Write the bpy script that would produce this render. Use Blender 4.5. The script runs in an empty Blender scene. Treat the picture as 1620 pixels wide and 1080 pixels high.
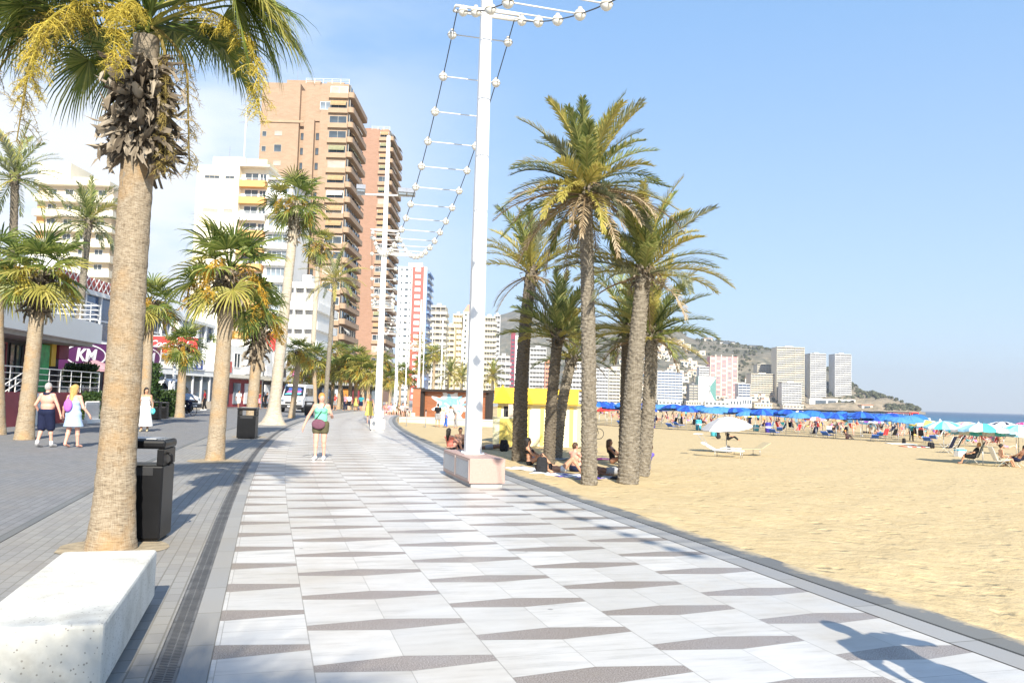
import bpy, bmesh, math, random
import numpy as np
from mathutils import Matrix, Vector, Euler, noise as mnoise
from math import sin, cos, pi, radians, atan2, sqrt, floor, hypot
random.seed(7); np.random.seed(7)
SC = bpy.context.scene
COL = SC.collection
# ---------------------------------------------------------------- camera
F = 1300.0; CH = 1.6; PITCH = radians(4.05); ROLL = radians(1.6)
cam = bpy.data.cameras.new('camera'); camo = bpy.data.objects.new('camera', cam); COL.objects.link(camo)
RM = Matrix.Rotation(pi/2+PITCH, 3, 'X') @ Matrix.Rotation(ROLL, 3, 'Z')
camo.matrix_world = Matrix.Translation((0, 0, CH)) @ RM.to_4x4()
cam.sensor_width = 36; cam.lens = F*36/1620; cam.clip_start = .1; cam.clip_end = 60000
SC.camera = camo
# ---------------------------------------------------------------- sky, sun, exposure
SUN_EL = radians(33); SUN_AZ = radians(168.5)          # azimuth clockwise from +Y (the view), elevation
w = bpy.data.worlds.new('World'); SC.world = w; w.use_nodes = True
nt = w.node_tree; nt.nodes.clear()
wo = nt.nodes.new('ShaderNodeOutputWorld'); bg = nt.nodes.new('ShaderNodeBackground'); sk = nt.nodes.new('ShaderNodeTexSky')
sk.sky_type = 'NISHITA'; sk.sun_disc = False; sk.sun_elevation = SUN_EL; sk.sun_rotation = SUN_AZ
sk.air_density = 1.1; sk.dust_density = .25; sk.ozone_density = 4.5; sk.altitude = 0
bg.inputs['Strength'].default_value = 0.13
# thin bright veil of cloud low in the sky on the left
tc = nt.nodes.new('ShaderNodeTexCoord'); mp = nt.nodes.new('ShaderNodeMapping'); mp.inputs['Scale'].default_value = (2.2, 2.2, 7)
cn = nt.nodes.new('ShaderNodeTexNoise'); cn.inputs['Scale'].default_value = 1.3; cn.inputs['Detail'].default_value = 7; cn.inputs['Roughness'].default_value = .55
cr = nt.nodes.new('ShaderNodeMapRange'); cr.interpolation_type = 'SMOOTHSTEP'
cr.inputs['From Min'].default_value = .25; cr.inputs['From Max'].default_value = .55
sx = nt.nodes.new('ShaderNodeSeparateXYZ')
lf = nt.nodes.new('ShaderNodeMapRange'); lf.inputs['From Min'].default_value = .02; lf.inputs['From Max'].default_value = -.36; lf.inputs['To Max'].default_value = .95
hf = nt.nodes.new('ShaderNodeMapRange'); hf.inputs['From Min'].default_value = .58; hf.inputs['From Max'].default_value = .26
m1 = nt.nodes.new('ShaderNodeMath'); m1.operation = 'MULTIPLY'; m2 = nt.nodes.new('ShaderNodeMath'); m2.operation = 'MULTIPLY'
mx = nt.nodes.new('ShaderNodeMix'); mx.data_type = 'RGBA'
mx.inputs['B'].default_value = (4.3, 4.5, 4.8, 1)
L = nt.links.new
L(tc.outputs['Generated'], mp.inputs['Vector']); L(mp.outputs['Vector'], cn.inputs['Vector']); L(cn.outputs['Fac'], cr.inputs['Value'])
L(tc.outputs['Generated'], sx.inputs[0]); L(sx.outputs['X'], lf.inputs['Value']); L(sx.outputs['Z'], hf.inputs['Value'])
L(cr.outputs['Result'], m1.inputs[0]); L(lf.outputs['Result'], m1.inputs[1]); L(m1.outputs[0], m2.inputs[0]); L(hf.outputs['Result'], m2.inputs[1])
# haze-pale summer sky: the physical sky blended with the colours measured in the photo, paler to the horizon
gr = nt.nodes.new('ShaderNodeValToRGB'); e_ = gr.color_ramp.elements
while len(e_) < 4: e_.new(.5)
for i_, (p_, c_) in enumerate(((0, (2.40, 3.00, 3.70)), (.16, (1.95, 2.74, 3.80)), (.42, (1.22, 2.22, 3.75)), (.9, (.55, 1.15, 2.6)))): e_[i_].position = p_; e_[i_].color = (c_[0]/4, c_[1]/4, c_[2]/4, 1)
L(sx.outputs['Z'], gr.inputs[0])
g4 = nt.nodes.new('ShaderNodeVectorMath'); g4.operation = 'SCALE'; g4.inputs['Scale'].default_value = 4; L(gr.outputs[0], g4.inputs[0])
gm = nt.nodes.new('ShaderNodeMix'); gm.data_type = 'RGBA'; gm.inputs['Factor'].default_value = .78; L(sk.outputs['Color'], gm.inputs['A']); L(g4.outputs[0], gm.inputs['B'])
L(m2.outputs[0], mx.inputs['Factor']); L(gm.outputs['Result'], mx.inputs['A'])
L(mx.outputs['Result'], bg.inputs['Color']); L(bg.outputs['Background'], wo.inputs['Surface'])
sun = bpy.data.lights.new('sun', 'SUN'); sun.energy = 4.9; sun.angle = radians(.5); sun.color = (1, .935, .81)
suno = bpy.data.objects.new('sun', sun); COL.objects.link(suno)
TOSUN = Vector((sin(SUN_AZ)*cos(SUN_EL), cos(SUN_AZ)*cos(SUN_EL), sin(SUN_EL)))
suno.rotation_euler = TOSUN.to_track_quat('Z', 'Y').to_euler(); suno.location = (0, -20, 40)
SC.view_settings.view_transform = 'Standard'; SC.view_settings.look = 'None'
SC.view_settings.exposure = 1.0; SC.view_settings.gamma = 1
SC.cycles.max_bounces = 6; SC.cycles.transparent_max_bounces = 8

# ---------------------------------------------------------------- placing helpers
def ray(px, py): return RM @ Vector(((px-810)/F, -(py-540)/F, -1))
def G(px, py, z=0.0):
    d = ray(px, py); t = (z-CH)/d.z
    return Vector((d.x*t, d.y*t, z))
def A(px, py, Y):
    d = ray(px, py); t = Y/d.y
    return Vector((d.x*t, Y, CH+d.z*t))
def S(px, py):                                          # a point of the sand seen at that pixel
    z = -.6
    for _ in range(14):
        p = G(px, py, z); z = .5*z+.5*sandz(p.x, p.y)
    return Vector((p.x, p.y, sandz(p.x, p.y)))
# ---------------------------------------------------------------- mesh helpers
class MB:
    def __init__(s): s.v = []; s.f = []; s.m = []
    def add(s, vs, fs, mi=0):
        o = len(s.v); s.v.extend([tuple(p) for p in vs]); s.f.extend([tuple(i+o for i in f) for f in fs]); s.m.extend([mi]*len(fs)); return s
    def bb(s, x0, x1, y0, y1, z0, z1, mi=0):
        return s.add([(x0,y0,z0),(x1,y0,z0),(x1,y1,z0),(x0,y1,z0),(x0,y0,z1),(x1,y0,z1),(x1,y1,z1),(x0,y1,z1)],
              [(0,3,2,1),(4,5,6,7),(0,1,5,4),(1,2,6,5),(2,3,7,6),(3,0,4,7)], mi)
    def box(s, c, d, rz=0, mi=0, tilt=None):
        vs = []
        R_ = Matrix.Rotation(rz, 3, 'Z')
        if tilt: R_ = R_ @ Matrix.Rotation(tilt[1], 3, tilt[0])
        for z in (-.5, .5):
            for x, y in ((-.5,-.5),(.5,-.5),(.5,.5),(-.5,.5)):
                vs.append(Vector(c)+R_ @ Vector((x*d[0], y*d[1], z*d[2])))
        return s.add(vs, [(0,3,2,1),(4,5,6,7),(0,1,5,4),(1,2,6,5),(2,3,7,6),(3,0,4,7)], mi)
    def tube(s, pts, r, n=8, mi=0, cap=True):
        pts = [Vector(p) for p in pts]; k = len(pts)
        rs = r if hasattr(r, '__len__') else [r]*k
        vs = []; u = None
        for i in range(k):
            t = (pts[min(i+1, k-1)]-pts[max(i-1, 0)])
            t = t.normalized() if t.length > 1e-9 else Vector((0,0,1))
            if u is None:
                a = Vector((1,0,0)) if abs(t.x) < .8 else Vector((0,1,0)); u = (a-t*a.dot(t)).normalized()
            else:
                u = u-t*u.dot(t); u = u.normalized() if u.length > 1e-6 else Vector((1,0,0))
            b = t.cross(u)
            for j in range(n):
                a = 2*pi*j/n; vs.append(pts[i]+(u*cos(a)+b*sin(a))*rs[i])
        fs = [(i*n+j, i*n+(j+1)%n, (i+1)*n+(j+1)%n, (i+1)*n+j) for i in range(k-1) for j in range(n)]
        if cap: fs += [tuple(range(n-1, -1, -1)), tuple(range((k-1)*n, k*n))]
        return s.add(vs, fs, mi)
    def lathe(s, prof, n=16, c=(0,0,0), mi=0, sx=1, sy=1, a0=0):
        vs = [(c[0]+r*cos(a0+2*pi*j/n)*sx, c[1]+r*sin(a0+2*pi*j/n)*sy, c[2]+z) for r, z in prof for j in range(n)]
        k = len(prof)
        fs = [(i*n+j, i*n+(j+1)%n, (i+1)*n+(j+1)%n, (i+1)*n+j) for i in range(k-1) for j in range(n)]
        if prof[0][0] > 1e-4: fs.append(tuple(range(n-1, -1, -1)))
        if prof[-1][0] > 1e-4: fs.append(tuple(range((k-1)*n, k*n)))
        return s.add(vs, fs, mi)
    def ball(s, c, r, n=10, mi=0):
        r3 = r if hasattr(r, '__len__') else (r, r, r); k = max(4, n//2)
        vs = [(c[0]+r3[0]*sin(pi*i/k)*cos(2*pi*j/n), c[1]+r3[1]*sin(pi*i/k)*sin(2*pi*j/n), c[2]-r3[2]*cos(pi*i/k)) for i in range(k+1) for j in range(n)]
        fs = [(i*n+j, i*n+(j+1)%n, (i+1)*n+(j+1)%n, (i+1)*n+j) for i in range(k) for j in range(n)]
        return s.add(vs, fs, mi)
    def poly(s, pts2, h, z0=0, mi=0):                    # prism of an outline, in XY
        n = len(pts2)
        vs = [(x, y, z0) for x, y in pts2]+[(x, y, z0+h) for x, y in pts2]
        return s.add(vs, [tuple(range(n-1,-1,-1)), tuple(range(n, 2*n))]+[(i, (i+1)%n, n+(i+1)%n, n+i) for i in range(n)], mi)
    def xf(s, M, start=0):
        for i in range(start, len(s.v)): s.v[i] = tuple(M @ Vector(s.v[i]))
        return s
    def mesh(s, name, mats, smooth=False):
        me = bpy.data.meshes.new(name); me.from_pydata(s.v, [], s.f)
        for m_ in (mats if isinstance(mats, (list, tuple)) else [mats]): me.materials.append(M[m_] if isinstance(m_, str) else m_)
        if s.m: me.polygons.foreach_set('material_index', s.m)
        if smooth: me.polygons.foreach_set('use_smooth', [True]*len(me.polygons))
        me.update(); return me
    def build(s, name, mats, parent=None, smooth=False, bevel=0, kind=None):
        return link(name, s.mesh(name, mats, smooth), parent, bevel, kind)
def link(name, me, parent=None, bevel=0, kind=None):
    o = bpy.data.objects.new(name, me); COL.objects.link(o)
    if parent is not None: o.parent = parent
    if bevel:
        b = o.modifiers.new('bevel', 'BEVEL'); b.width = bevel; b.segments = 2; b.limit_method = 'ANGLE'; b.angle_limit = radians(40)
    if kind: o['kind'] = kind
    return o
def thing(name, label, cat, loc=(0,0,0), rz=0, group=None):
    o = bpy.data.objects.new(name, None); COL.objects.link(o); o.empty_display_size = .1
    o.location = loc; o.rotation_euler = (0, 0, rz)
    return tag(o, label, cat, group)
def tag(o, label, cat, group=None):
    o['label'] = label; o['category'] = cat
    if group: o['group'] = group
    return o
def dup(root, loc=None, rz=None, label=None, group=None, scale=None, swap=None):
    def cp(o, par):
        c = o.copy(); COL.objects.link(c)
        if par is not None: c.parent = par
        if swap and o.type == 'MESH' and o.name.split('.')[0] in swap:
            c.data = o.data.copy(); sw = swap[o.name.split('.')[0]]
            for i, m_ in enumerate(sw): c.data.materials[i] = M[m_]
        for ch in o.children: cp(ch, c)
        return c
    r = cp(root, None)
    if loc is not None: r.location = loc
    if rz is not None: r.rotation_euler = (0, 0, rz)
    if scale is not None: r.scale = scale if hasattr(scale, '__len__') else (scale,)*3
    if label: r['label'] = label
    if group: r['group'] = group
    return r
def textobj(name, txt, size, mat_, parent, M4, font=None, shear=0, extrude=.01, bold=0, align='CENTER'):
    c = bpy.data.curves.new(name, 'FONT'); c.body = txt; c.size = size; c.extrude = extrude; c.shear = shear; c.offset = bold
    c.align_x = align; c.align_y = 'CENTER'; c.resolution_u = 3
    to = bpy.data.objects.new(name, c); COL.objects.link(to)
    dg = bpy.context.evaluated_depsgraph_get(); me = bpy.data.meshes.new_from_object(to.evaluated_get(dg))
    bpy.data.objects.remove(to); bpy.data.curves.remove(c)
    me.transform(M4); me.materials.clear(); me.materials.append(M[mat_])
    return link(name, me, parent)
# ---------------------------------------------------------------- materials
M = {}
def newmat(name):
    m = bpy.data.materials.new(name); m.use_nodes = True; M[name] = m
    n = m.node_tree.nodes; b = n['Principled BSDF']
    return m, n, m.node_tree.links.new, b
def node(n, t, **kw):
    x = n.new(t)
    for k, v in kw.items():
        if k in x.inputs: x.inputs[k].default_value = v
        else: setattr(x, k, v)
    return x
def c4(c, k=1): return (min(1, c[0]*k), min(1, c[1]*k), min(1, c[2]*k), 1)
def mathn(n, l, op, a, b=None, c=None):
    x = n.new('ShaderNodeMath'); x.operation = op
    for i, v in enumerate((a, b, c)):
        if v is None: continue
        if isinstance(v, (int, float)): x.inputs[i].default_value = v
        else: l(v, x.inputs[i])
    return x.outputs[0]
def mixc(n, l, fac, a, b):
    x = n.new('ShaderNodeMix'); x.data_type = 'RGBA'
    for k, v in (('Factor', fac), ('A', a), ('B', b)):
        if isinstance(v, (int, float)): x.inputs[k].default_value = v
        elif isinstance(v, (tuple, list)): x.inputs[k].default_value = (*v[:3], 1)
        else: l(v, x.inputs[k])
    return x.outputs['Result']
def ramp(n, l, fac, stops):
    x = n.new('ShaderNodeValToRGB'); l(fac, x.inputs[0]); e = x.color_ramp.elements
    while len(e) < len(stops): e.new(.5)
    for i, (p, c) in enumerate(stops): e[i].position = p; e[i].color = (*c[:3], 1)
    return x.outputs[0]
def coords(n, l, scale=(1,1,1), kind='Object'):
    t = n.new('ShaderNodeTexCoord'); p = n.new('ShaderNodeMapping'); p.inputs['Scale'].default_value = scale
    l(t.outputs[kind], p.inputs[0]); return p.outputs[0]
def tnoise(n, l, vec, scale, detail=4, rough=.55, out='Fac'):
    x = n.new('ShaderNodeTexNoise'); x.inputs['Scale'].default_value = scale; x.inputs['Detail'].default_value = detail; x.inputs['Roughness'].default_value = rough
    l(vec, x.inputs['Vector']); return x.outputs[out]
def bump(n, l, b, h, strength=.3, dist=.02):
    x = n.new('ShaderNodeBump'); x.inputs['Strength'].default_value = strength; x.inputs['Distance'].default_value = dist
    l(h, x.inputs['Height']); l(x.outputs[0], b.inputs['Normal'])
def mat(name, col, rough=.7, var=.12, scale=4, bmp=0, bscale=30, metal=0, spec=.5, stretch=(1,1,1)):
    m, n, l, b = newmat(name)
    v = coords(n, l, stretch); f = tnoise(n, l, v, scale, 6)
    r = ramp(n, l, f, [(.3, c4(col, 1-var)), (.7, c4(col, 1+var))]); l(r, b.inputs['Base Color'])
    b.inputs['Roughness'].default_value = rough; b.inputs['Metallic'].default_value = metal; b.inputs['Specular IOR Level'].default_value = spec
    if bmp: bump(n, l, b, tnoise(n, l, v, bscale, 5), bmp, .02)
    return m
def islmat(name, cols, rough=.5, trans=0):               # every leaf (mesh island) takes its own colour
    m, n, l, b = newmat(name)
    g = n.new('ShaderNodeNewGeometry'); k = len(cols)
    r = ramp(n, l, g.outputs['Random Per Island'], [(i/(k-1), c) for i, c in enumerate(cols)])
    l(r, b.inputs['Base Color']); b.inputs['Roughness'].default_value = rough; b.inputs['Specular IOR Level'].default_value = .35
    if trans:
        t = n.new('ShaderNodeBsdfTranslucent'); l(r, t.inputs[0]); mxs = n.new('ShaderNodeMixShader'); mxs.inputs[0].default_value = trans
        l(b.outputs[0], mxs.inputs[1]); l(t.outputs[0], mxs.inputs[2]); l(mxs.outputs[0], n['Material Output'].inputs['Surface'])
    return m
def glassmat(name, col, rough=.08):
    m, n, l, b = newmat(name)
    f = tnoise(n, l, coords(n, l), .35, 2)
    l(ramp(n, l, f, [(.35, c4(col, .55)), (.7, c4(col, 1.3))]), b.inputs['Base Color']); b.inputs['Roughness'].default_value = rough
    b.inputs['Specular IOR Level'].default_value = .8
    return m
def brickmat(name, c1, c2, mortar, sc=1.0, bw=.5, rh=.1):
    m, n, l, b = newmat(name)
    t = n.new('ShaderNodeTexCoord'); s = n.new('ShaderNodeSeparateXYZ'); l(t.outputs['Object'], s.inputs[0])
    q = n.new('ShaderNodeCombineXYZ'); l(mathn(n, l, 'ADD', s.outputs['X'], s.outputs['Y']), q.inputs['X']); l(s.outputs['Z'], q.inputs['Y'])
    k = n.new('ShaderNodeTexBrick'); l(q.outputs[0], k.inputs['Vector']); k.inputs['Color1'].default_value = c4(c1); k.inputs['Color2'].default_value = c4(c2); k.inputs['Mortar'].default_value = c4(mortar)
    k.inputs['Scale'].default_value = sc; k.inputs['Brick Width'].default_value = bw; k.inputs['Row Height'].default_value = rh; k.inputs['Mortar Size'].default_value = .012
    f = tnoise(n, l, coords(n, l, (1,1,.4)), .25, 5)
    l(mixc(n, l, mathn(n, l, 'MULTIPLY', f, .5), k.outputs['Color'], c4(c1, .75)), b.inputs['Base Color']); b.inputs['Roughness'].default_value = .85
    return m

mat('white_paint', (.74,.735,.72), .4, .07, 3); mat('white_wall', (.78,.77,.74), .7, .06, .3); mat('cream_wall', (.80,.74,.60), .75, .06, .3)
mat('warm_white', (.76,.70,.56), .75, .06, .3); mat('yellow_wall', (.78,.66,.42), .75, .07, .3); mat('orange_band', (.66,.36,.13), .75, .08, .4)
mat('grey_concrete', (.40,.39,.38), .8, .12, 1.5); mat('light_grey', (.58,.58,.57), .7, .08, 1); mat('maroon', (.22,.03,.06), .6, .15, 1); mat('red_panel', (.50,.10,.08), .6, .1, 1)
mat('coral_wall', (.62,.28,.18), .75, .1, .3); mat('pink_panel', (.62,.27,.25), .75, .1, .4); mat('green_panel', (.10,.25,.22), .35, .1, 1); mat('blue_panel', (.16,.26,.48), .4, .2, .3)
mat('roof_tile', (.48,.20,.11), .85, .2, 2); mat('beige_wall', (.60,.50,.38), .8, .08, .4); mat('far_white', (.56,.555,.54), .7, .08, .3); mat('far_cream', (.56,.51,.40), .7, .08, .3); mat('facade_dark', (.20,.195,.19), .5, .55, .55, stretch=(1,1,2.2)); mat('facade_blue', (.14,.20,.32), .4, .5, .55, stretch=(1,1,2.2)); mat('dark_void', (.035,.035,.04), .6, .3, 1)  # facade_dark: shade of deep balconies put into the colour, mottled by windows and walls
brickmat('brick', (.33,.225,.15), (.39,.27,.185), (.39,.30,.22), 1, .9, .28); brickmat('brick_red', (.32,.185,.125), (.37,.215,.15), (.36,.25,.18), 1, .9, .28)
mat('brick_band', (.36,.25,.165), .8, .1, .6); mat('awning_tan', (.36,.25,.13), .8, .2, 2); mat('awning_green', (.24,.24,.14), .8, .2, 2); mat('awning_white', (.66,.62,.54), .8, .08, 2)
glassmat('glass', (.07,.09,.11)); glassmat('glass_blue', (.03,.07,.17)); glassmat('glass_pale', (.22,.26,.30)); glassmat('car_glass', (.02,.025,.03))
mat('shutter', (.36,.33,.28), .7, .2, 1)
mat('black_metal', (.006,.006,.007), .4, .3, 3, spec=.25); mat('black_plastic', (.02,.02,.022), .45, .2, 6); mat('black_cloth', (.015,.015,.018), .9, .3, 12)
mat('galv', (.45,.46,.47), .4, .1, 8, metal=.6); mat('cable', (.05,.05,.055), .6, .1, 8); mat('lamp_white', (.74,.72,.66), .3, .05, 10); mat('lamp_ring', (.45,.41,.34), .4, .1, 10)
mat('rubber', (.02,.02,.02), .8, .2, 10); mat('chrome', (.6,.6,.62), .25, .05, 10, metal=1)
mat('purple_sign', (.10,.018,.10), .5, .12, 2); mat('sign_white', (.80,.79,.80), .5, .03, 3); mat('red_sign', (.62,.03,.03), .45, .08, 3); mat('green_sign', (.05,.42,.13), .45, .35, 3)
mat('shop_red', (.30,.05,.06), .6, .15, 1); mat('shop_dark', (.06,.045,.045), .6, .3, .8); mat('sign_blue', (.04,.08,.30), .5, .2, 3); mat('sign_pink', (.55,.12,.3), .5, .3, 3); mat('sign_cyan', (.12,.45,.6), .5, .3, 3)
mat('wood_red', (.36,.135,.06), .6, .18, 1.5, stretch=(.4,.4,6)); mat('wood_edge', (.035,.025,.02), .7, .2, 3)
mat('yellow_paint', (.80,.52,.05), .5, .07, 2); mat('cream_paint', (.82,.76,.50), .55, .05, 2); mat('yellow_pale', (.85,.66,.16), .5, .06, 2); mat('mural_white', (.80,.80,.80), .6, .05, 5); mat('mural_blue', (.25,.52,.68), .6, .2, 5); mat('mural_yellow', (.75,.66,.32), .6, .2, 5)
# granite, terrazzo
def speck(name, base, cols, sc, rough, bsc=1):
    m, n, l, b = newmat(name); v = coords(n, l)
    x = n.new('ShaderNodeTexVoronoi'); x.inputs['Scale'].default_value = sc; l(v, x.inputs['Vector'])
    s = n.new('ShaderNodeSeparateColor'); l(x.outputs['Color'], s.inputs[0])
    k = len(cols); r = ramp(n, l, s.outputs[0], [(i/(k-1), c) for i, c in enumerate(cols)])
    f = tnoise(n, l, v, 2.5*bsc, 6, .65)
    l(mixc(n, l, mathn(n, l, 'MULTIPLY', f, .55), r, base), b.inputs['Base Color']); b.inputs['Roughness'].default_value = rough
    bump(n, l, b, tnoise(n, l, v, sc*.7, 3), .08, .004); return m, n, l, b
speck('pink_granite', (.42,.28,.235), [(.32,.20,.165), (.45,.31,.26), (.38,.25,.21), (.52,.38,.33)], 200, .6); mat('white_stone', (.66,.64,.60), .7, .12, 6)
m, n, l, b = newmat('terrazzo'); v = coords(n, l)
x = node(n, 'ShaderNodeTexVoronoi', Scale=85.0); l(v, x.inputs['Vector'])
s = n.new('ShaderNodeSeparateColor'); l(x.outputs['Color'], s.inputs[0])
dot = mathn(n, l, 'MULTIPLY', mathn(n, l, 'GREATER_THAN', s.outputs[0], .80), mathn(n, l, 'LESS_THAN', x.outputs['Distance'], mathn(n, l, 'MULTIPLY', s.outputs[1], .48)))
big = tnoise(n, l, v, 3.2, 7, .62)
cb = ramp(n, l, big, [(.28, (.44,.415,.35)), (.48, (.62,.60,.53)), (.7, (.70,.68,.62))])
l(mixc(n, l, mathn(n, l, 'MULTIPLY', dot, .75), cb, (.24,.21,.17)), b.inputs['Base Color']); b.inputs['Roughness'].default_value = .75
bump(n, l, b, mathn(n, l, 'SUBTRACT', tnoise(n, l, v, 70, 4), dot), .25, .004)
# palm foliage
islmat('fan_green', [(.07,.11,.022), (.14,.195,.04), (.25,.29,.065), (.38,.39,.11)], .38, .42)
islmat('fan_yellow', [(.26,.26,.055), (.40,.36,.08), (.52,.45,.13)], .5, .4)
islmat('date_green', [(.12,.16,.05), (.22,.27,.08), (.36,.38,.12), (.50,.47,.18)], .36, .42)
islmat('date_yellow', [(.36,.35,.09), (.52,.45,.12), (.64,.53,.18)], .42, .42)
islmat('date_grey', [(.13,.155,.09), (.25,.265,.16), (.37,.36,.22)], .5, .35)
islmat('dead_frond', [(.20,.14,.08), (.33,.25,.15), (.46,.37,.25)], .8, .15)
islmat('boot', [(.06,.045,.03), (.15,.12,.085), (.26,.215,.16), (.42,.36,.28)], .85)
islmat('flower', [(.42,.30,.03), (.55,.42,.05), (.36,.30,.05), (.62,.50,.10)], .7, .2)
islmat('flower_dry', [(.16,.12,.045), (.26,.20,.06), (.34,.25,.07)], .8, .15)
islmat('flower_orange', [(.40,.22,.03), (.55,.33,.04), (.62,.42,.06)], .7, .2)
islmat('hedge_leaf', [(.018,.04,.01), (.035,.07,.015), (.07,.11,.025)], .5, .15)
islmat('scrub_leaf', [(.045,.055,.025), (.075,.08,.04), (.11,.11,.06)], .7)
def trunkmat(name, c_lo, c_hi, c_dark, ring=26, patch=None):
    m, n, l, b = newmat(name)
    v = coords(n, l)
    t = n.new('ShaderNodeTexCoord'); s = n.new('ShaderNodeSeparateXYZ'); l(t.outputs['Object'], s.inputs[0])
    ang = mathn(n, l, 'ARCTAN2', s.outputs['Y'], s.outputs['X'])
    q = n.new('ShaderNodeCombineXYZ'); l(mathn(n, l, 'MULTIPLY', mathn(n, l, 'SINE', ang), 1.0), q.inputs['X']); l(mathn(n, l, 'MULTIPLY', mathn(n, l, 'COSINE', ang), 1.0), q.inputs['Y']); l(mathn(n, l, 'MULTIPLY', s.outputs['Z'], ring), q.inputs['Z'])
    rings = tnoise(n, l, q.outputs[0], 2.4, 8, .72)
    q2 = n.new('ShaderNodeVectorMath'); q2.operation = 'MULTIPLY'; l(q.outputs[0], q2.inputs[0]); q2.inputs[1].default_value = (26, 26, .32)
    cracks = tnoise(n, l, q2.outputs[0], 1.0, 5, .7)
    big = tnoise(n, l, v, 2.2, 5)
    h = mathn(n, l, 'ADD', mathn(n, l, 'MULTIPLY', rings, .62), mathn(n, l, 'MULTIPLY', cracks, .38))
    c = ramp(n, l, h, [(.34, c_dark), (.47, c_lo), (.62, c_hi)])
    if patch: c = mixc(n, l, mathn(n, l, 'MULTIPLY', ramp(n, l, big, [(.48, (0,0,0)), (.66, (1,1,1))]), .62), c, patch)
    l(c, b.inputs['Base Color']); b.inputs['Roughness'].default_value = .88; b.inputs['Specular IOR Level'].default_value = .2
    bump(n, l, b, h, .9, .03)
trunkmat('fan_trunk', (.32,.25,.17), (.49,.41,.305), (.06,.043,.03), 30, (.43,.26,.11))
trunkmat('fan_trunk_pale', (.40,.35,.28), (.56,.51,.43), (.22,.18,.13), 14, (.52,.42,.28))
trunkmat('date_trunk', (.18,.155,.12), (.32,.285,.23), (.035,.03,.023), 9)
trunkmat('date_trunk_dark', (.12,.10,.075), (.22,.185,.14), (.03,.025,.02), 12)
# people
def skinmat(name, c):
    m = mat(name, c, .5, .07, 9, spec=.35); b_ = m.node_tree.nodes['Principled BSDF']
    b_.inputs['Subsurface Weight'].default_value = .06; b_.inputs['Subsurface Radius'].default_value = (.02, .008, .004)
skinmat('skin_fair', (.62,.40,.30)); skinmat('skin_tan', (.50,.27,.17)); skinmat('skin_brown', (.24,.12,.075)); skinmat('skin_pink', (.66,.36,.27))
CL = dict(mint=(.20,.62,.42), navy=(.012,.016,.045), denim=(.36,.48,.66), lilac=(.42,.14,.55), white=(.78,.78,.77), black=(.012,.012,.014), darkred=(.28,.02,.03), coral=(.66,.20,.16), aqua=(.10,.55,.58),
          olive=(.10,.09,.05), plum=(.16,.07,.10), purple=(.13,.09,.42), yellow=(.72,.58,.14), blue=(.05,.14,.52), red=(.6,.05,.05), grey=(.30,.30,.31), teal=(.04,.25,.28), pink=(.70,.28,.38), khaki=(.42,.36,.24), sky=(.28,.52,.72), orange=(.66,.27,.06), magenta=(.45,.06,.24))
for k_, c_ in CL.items(): mat('cloth_'+k_, c_, .85, .14, 14, .15, 60, spec=.2)
for k_, c_ in dict(black=(.014,.011,.01), brown=(.07,.035,.018), blond=(.50,.32,.10), ginger=(.52,.25,.06), grey=(.40,.38,.36)).items(): mat('hair_'+k_, c_, .55, .35, 25, .5, 70, stretch=(3,3,.6))
m, n, l, b = newmat('dotted_white'); v = coords(n, l); x = node(n, 'ShaderNodeTexVoronoi', Scale=26.0); l(v, x.inputs['Vector'])
l(mixc(n, l, mathn(n, l, 'LESS_THAN', x.outputs['Distance'], .22), (.80,.79,.78), (.42,.42,.46)), b.inputs['Base Color']); b.inputs['Roughness'].default_value = .85
# ================================================================ SETTING: ground, promenade, beach, sea, hills
def shore_points():
    p = []
    for y in range(-20, 97, 4):
        p.append((-.26-.294*y+(.0017*(y-10)**2 if y > 10 else 0), float(y)))
    return p+[(-15.6, 112), (-14.0, 140), (-10, 180), (-3, 235), (6, 310), (22, 420), (52, 545), (100, 670), (175, 775), (275, 860), (390, 950), (490, 1030), (540, 1085), (548, 1120), (520, 1250), (470, 1600), (460, 2400), (450, 6000)]
def resample(pts, step):
    P = [np.array(q) for q in pts]; out = []
    for i in range(len(P)-1):
        p0 = P[max(0, i-1)]; p1 = P[i]; p2 = P[i+1]; p3 = P[min(len(P)-1, i+2)]
        k = max(2, int(np.linalg.norm(p2-p1)/step(p1[1])))
        for j in range(k):
            t = j/k
            out.append(.5*((2*p1)+(-p0+p2)*t+(2*p0-5*p1+4*p2-p3)*t*t+(-p0+3*p1-3*p2+p3)*t**3))
    out.append(P[-1]); return np.array(out)
EDGE = resample(shore_points(), lambda y: .6 if y < 60 else (2 if y < 150 else 12))
TAN = np.gradient(EDGE, axis=0); TAN /= np.linalg.norm(TAN, axis=1)[:, None]
NRM = np.stack([TAN[:, 1], -TAN[:, 0]], 1)
ARC = np.concatenate([[0], np.cumsum(np.linalg.norm(np.diff(EDGE, axis=0), axis=1))])
KERB = 5.44
def along(s, u):                                         # promenade coordinates -> world
    i = min(len(ARC)-2, max(0, int(np.searchsorted(ARC, s))-1)); t = (s-ARC[i])/(ARC[i+1]-ARC[i])
    e = EDGE[i]*(1-t)+EDGE[i+1]*t; q = NRM[i]*(1-t)+NRM[i+1]*t
    return Vector((e[0]+q[0]*u, e[1]+q[1]*u, 0))
def su(x, y):                                            # world -> promenade coordinates, and heading
    d = (EDGE[:, 0]-x)**2+(EDGE[:, 1]-y)**2; i = int(d.argmin()); v = np.array([x, y])-EDGE[i]
    return ARC[i]+float(v @ TAN[i]), float(v @ NRM[i]), -atan2(TAN[i][0], TAN[i][1])
def beach_profile(d):
    return np.interp(d, [-1, 0, 5, 25, 60, 85, 130, 300], [-.5, -.42, -.6, -1.0, -1.5, -1.95, -3.4, -6])
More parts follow.
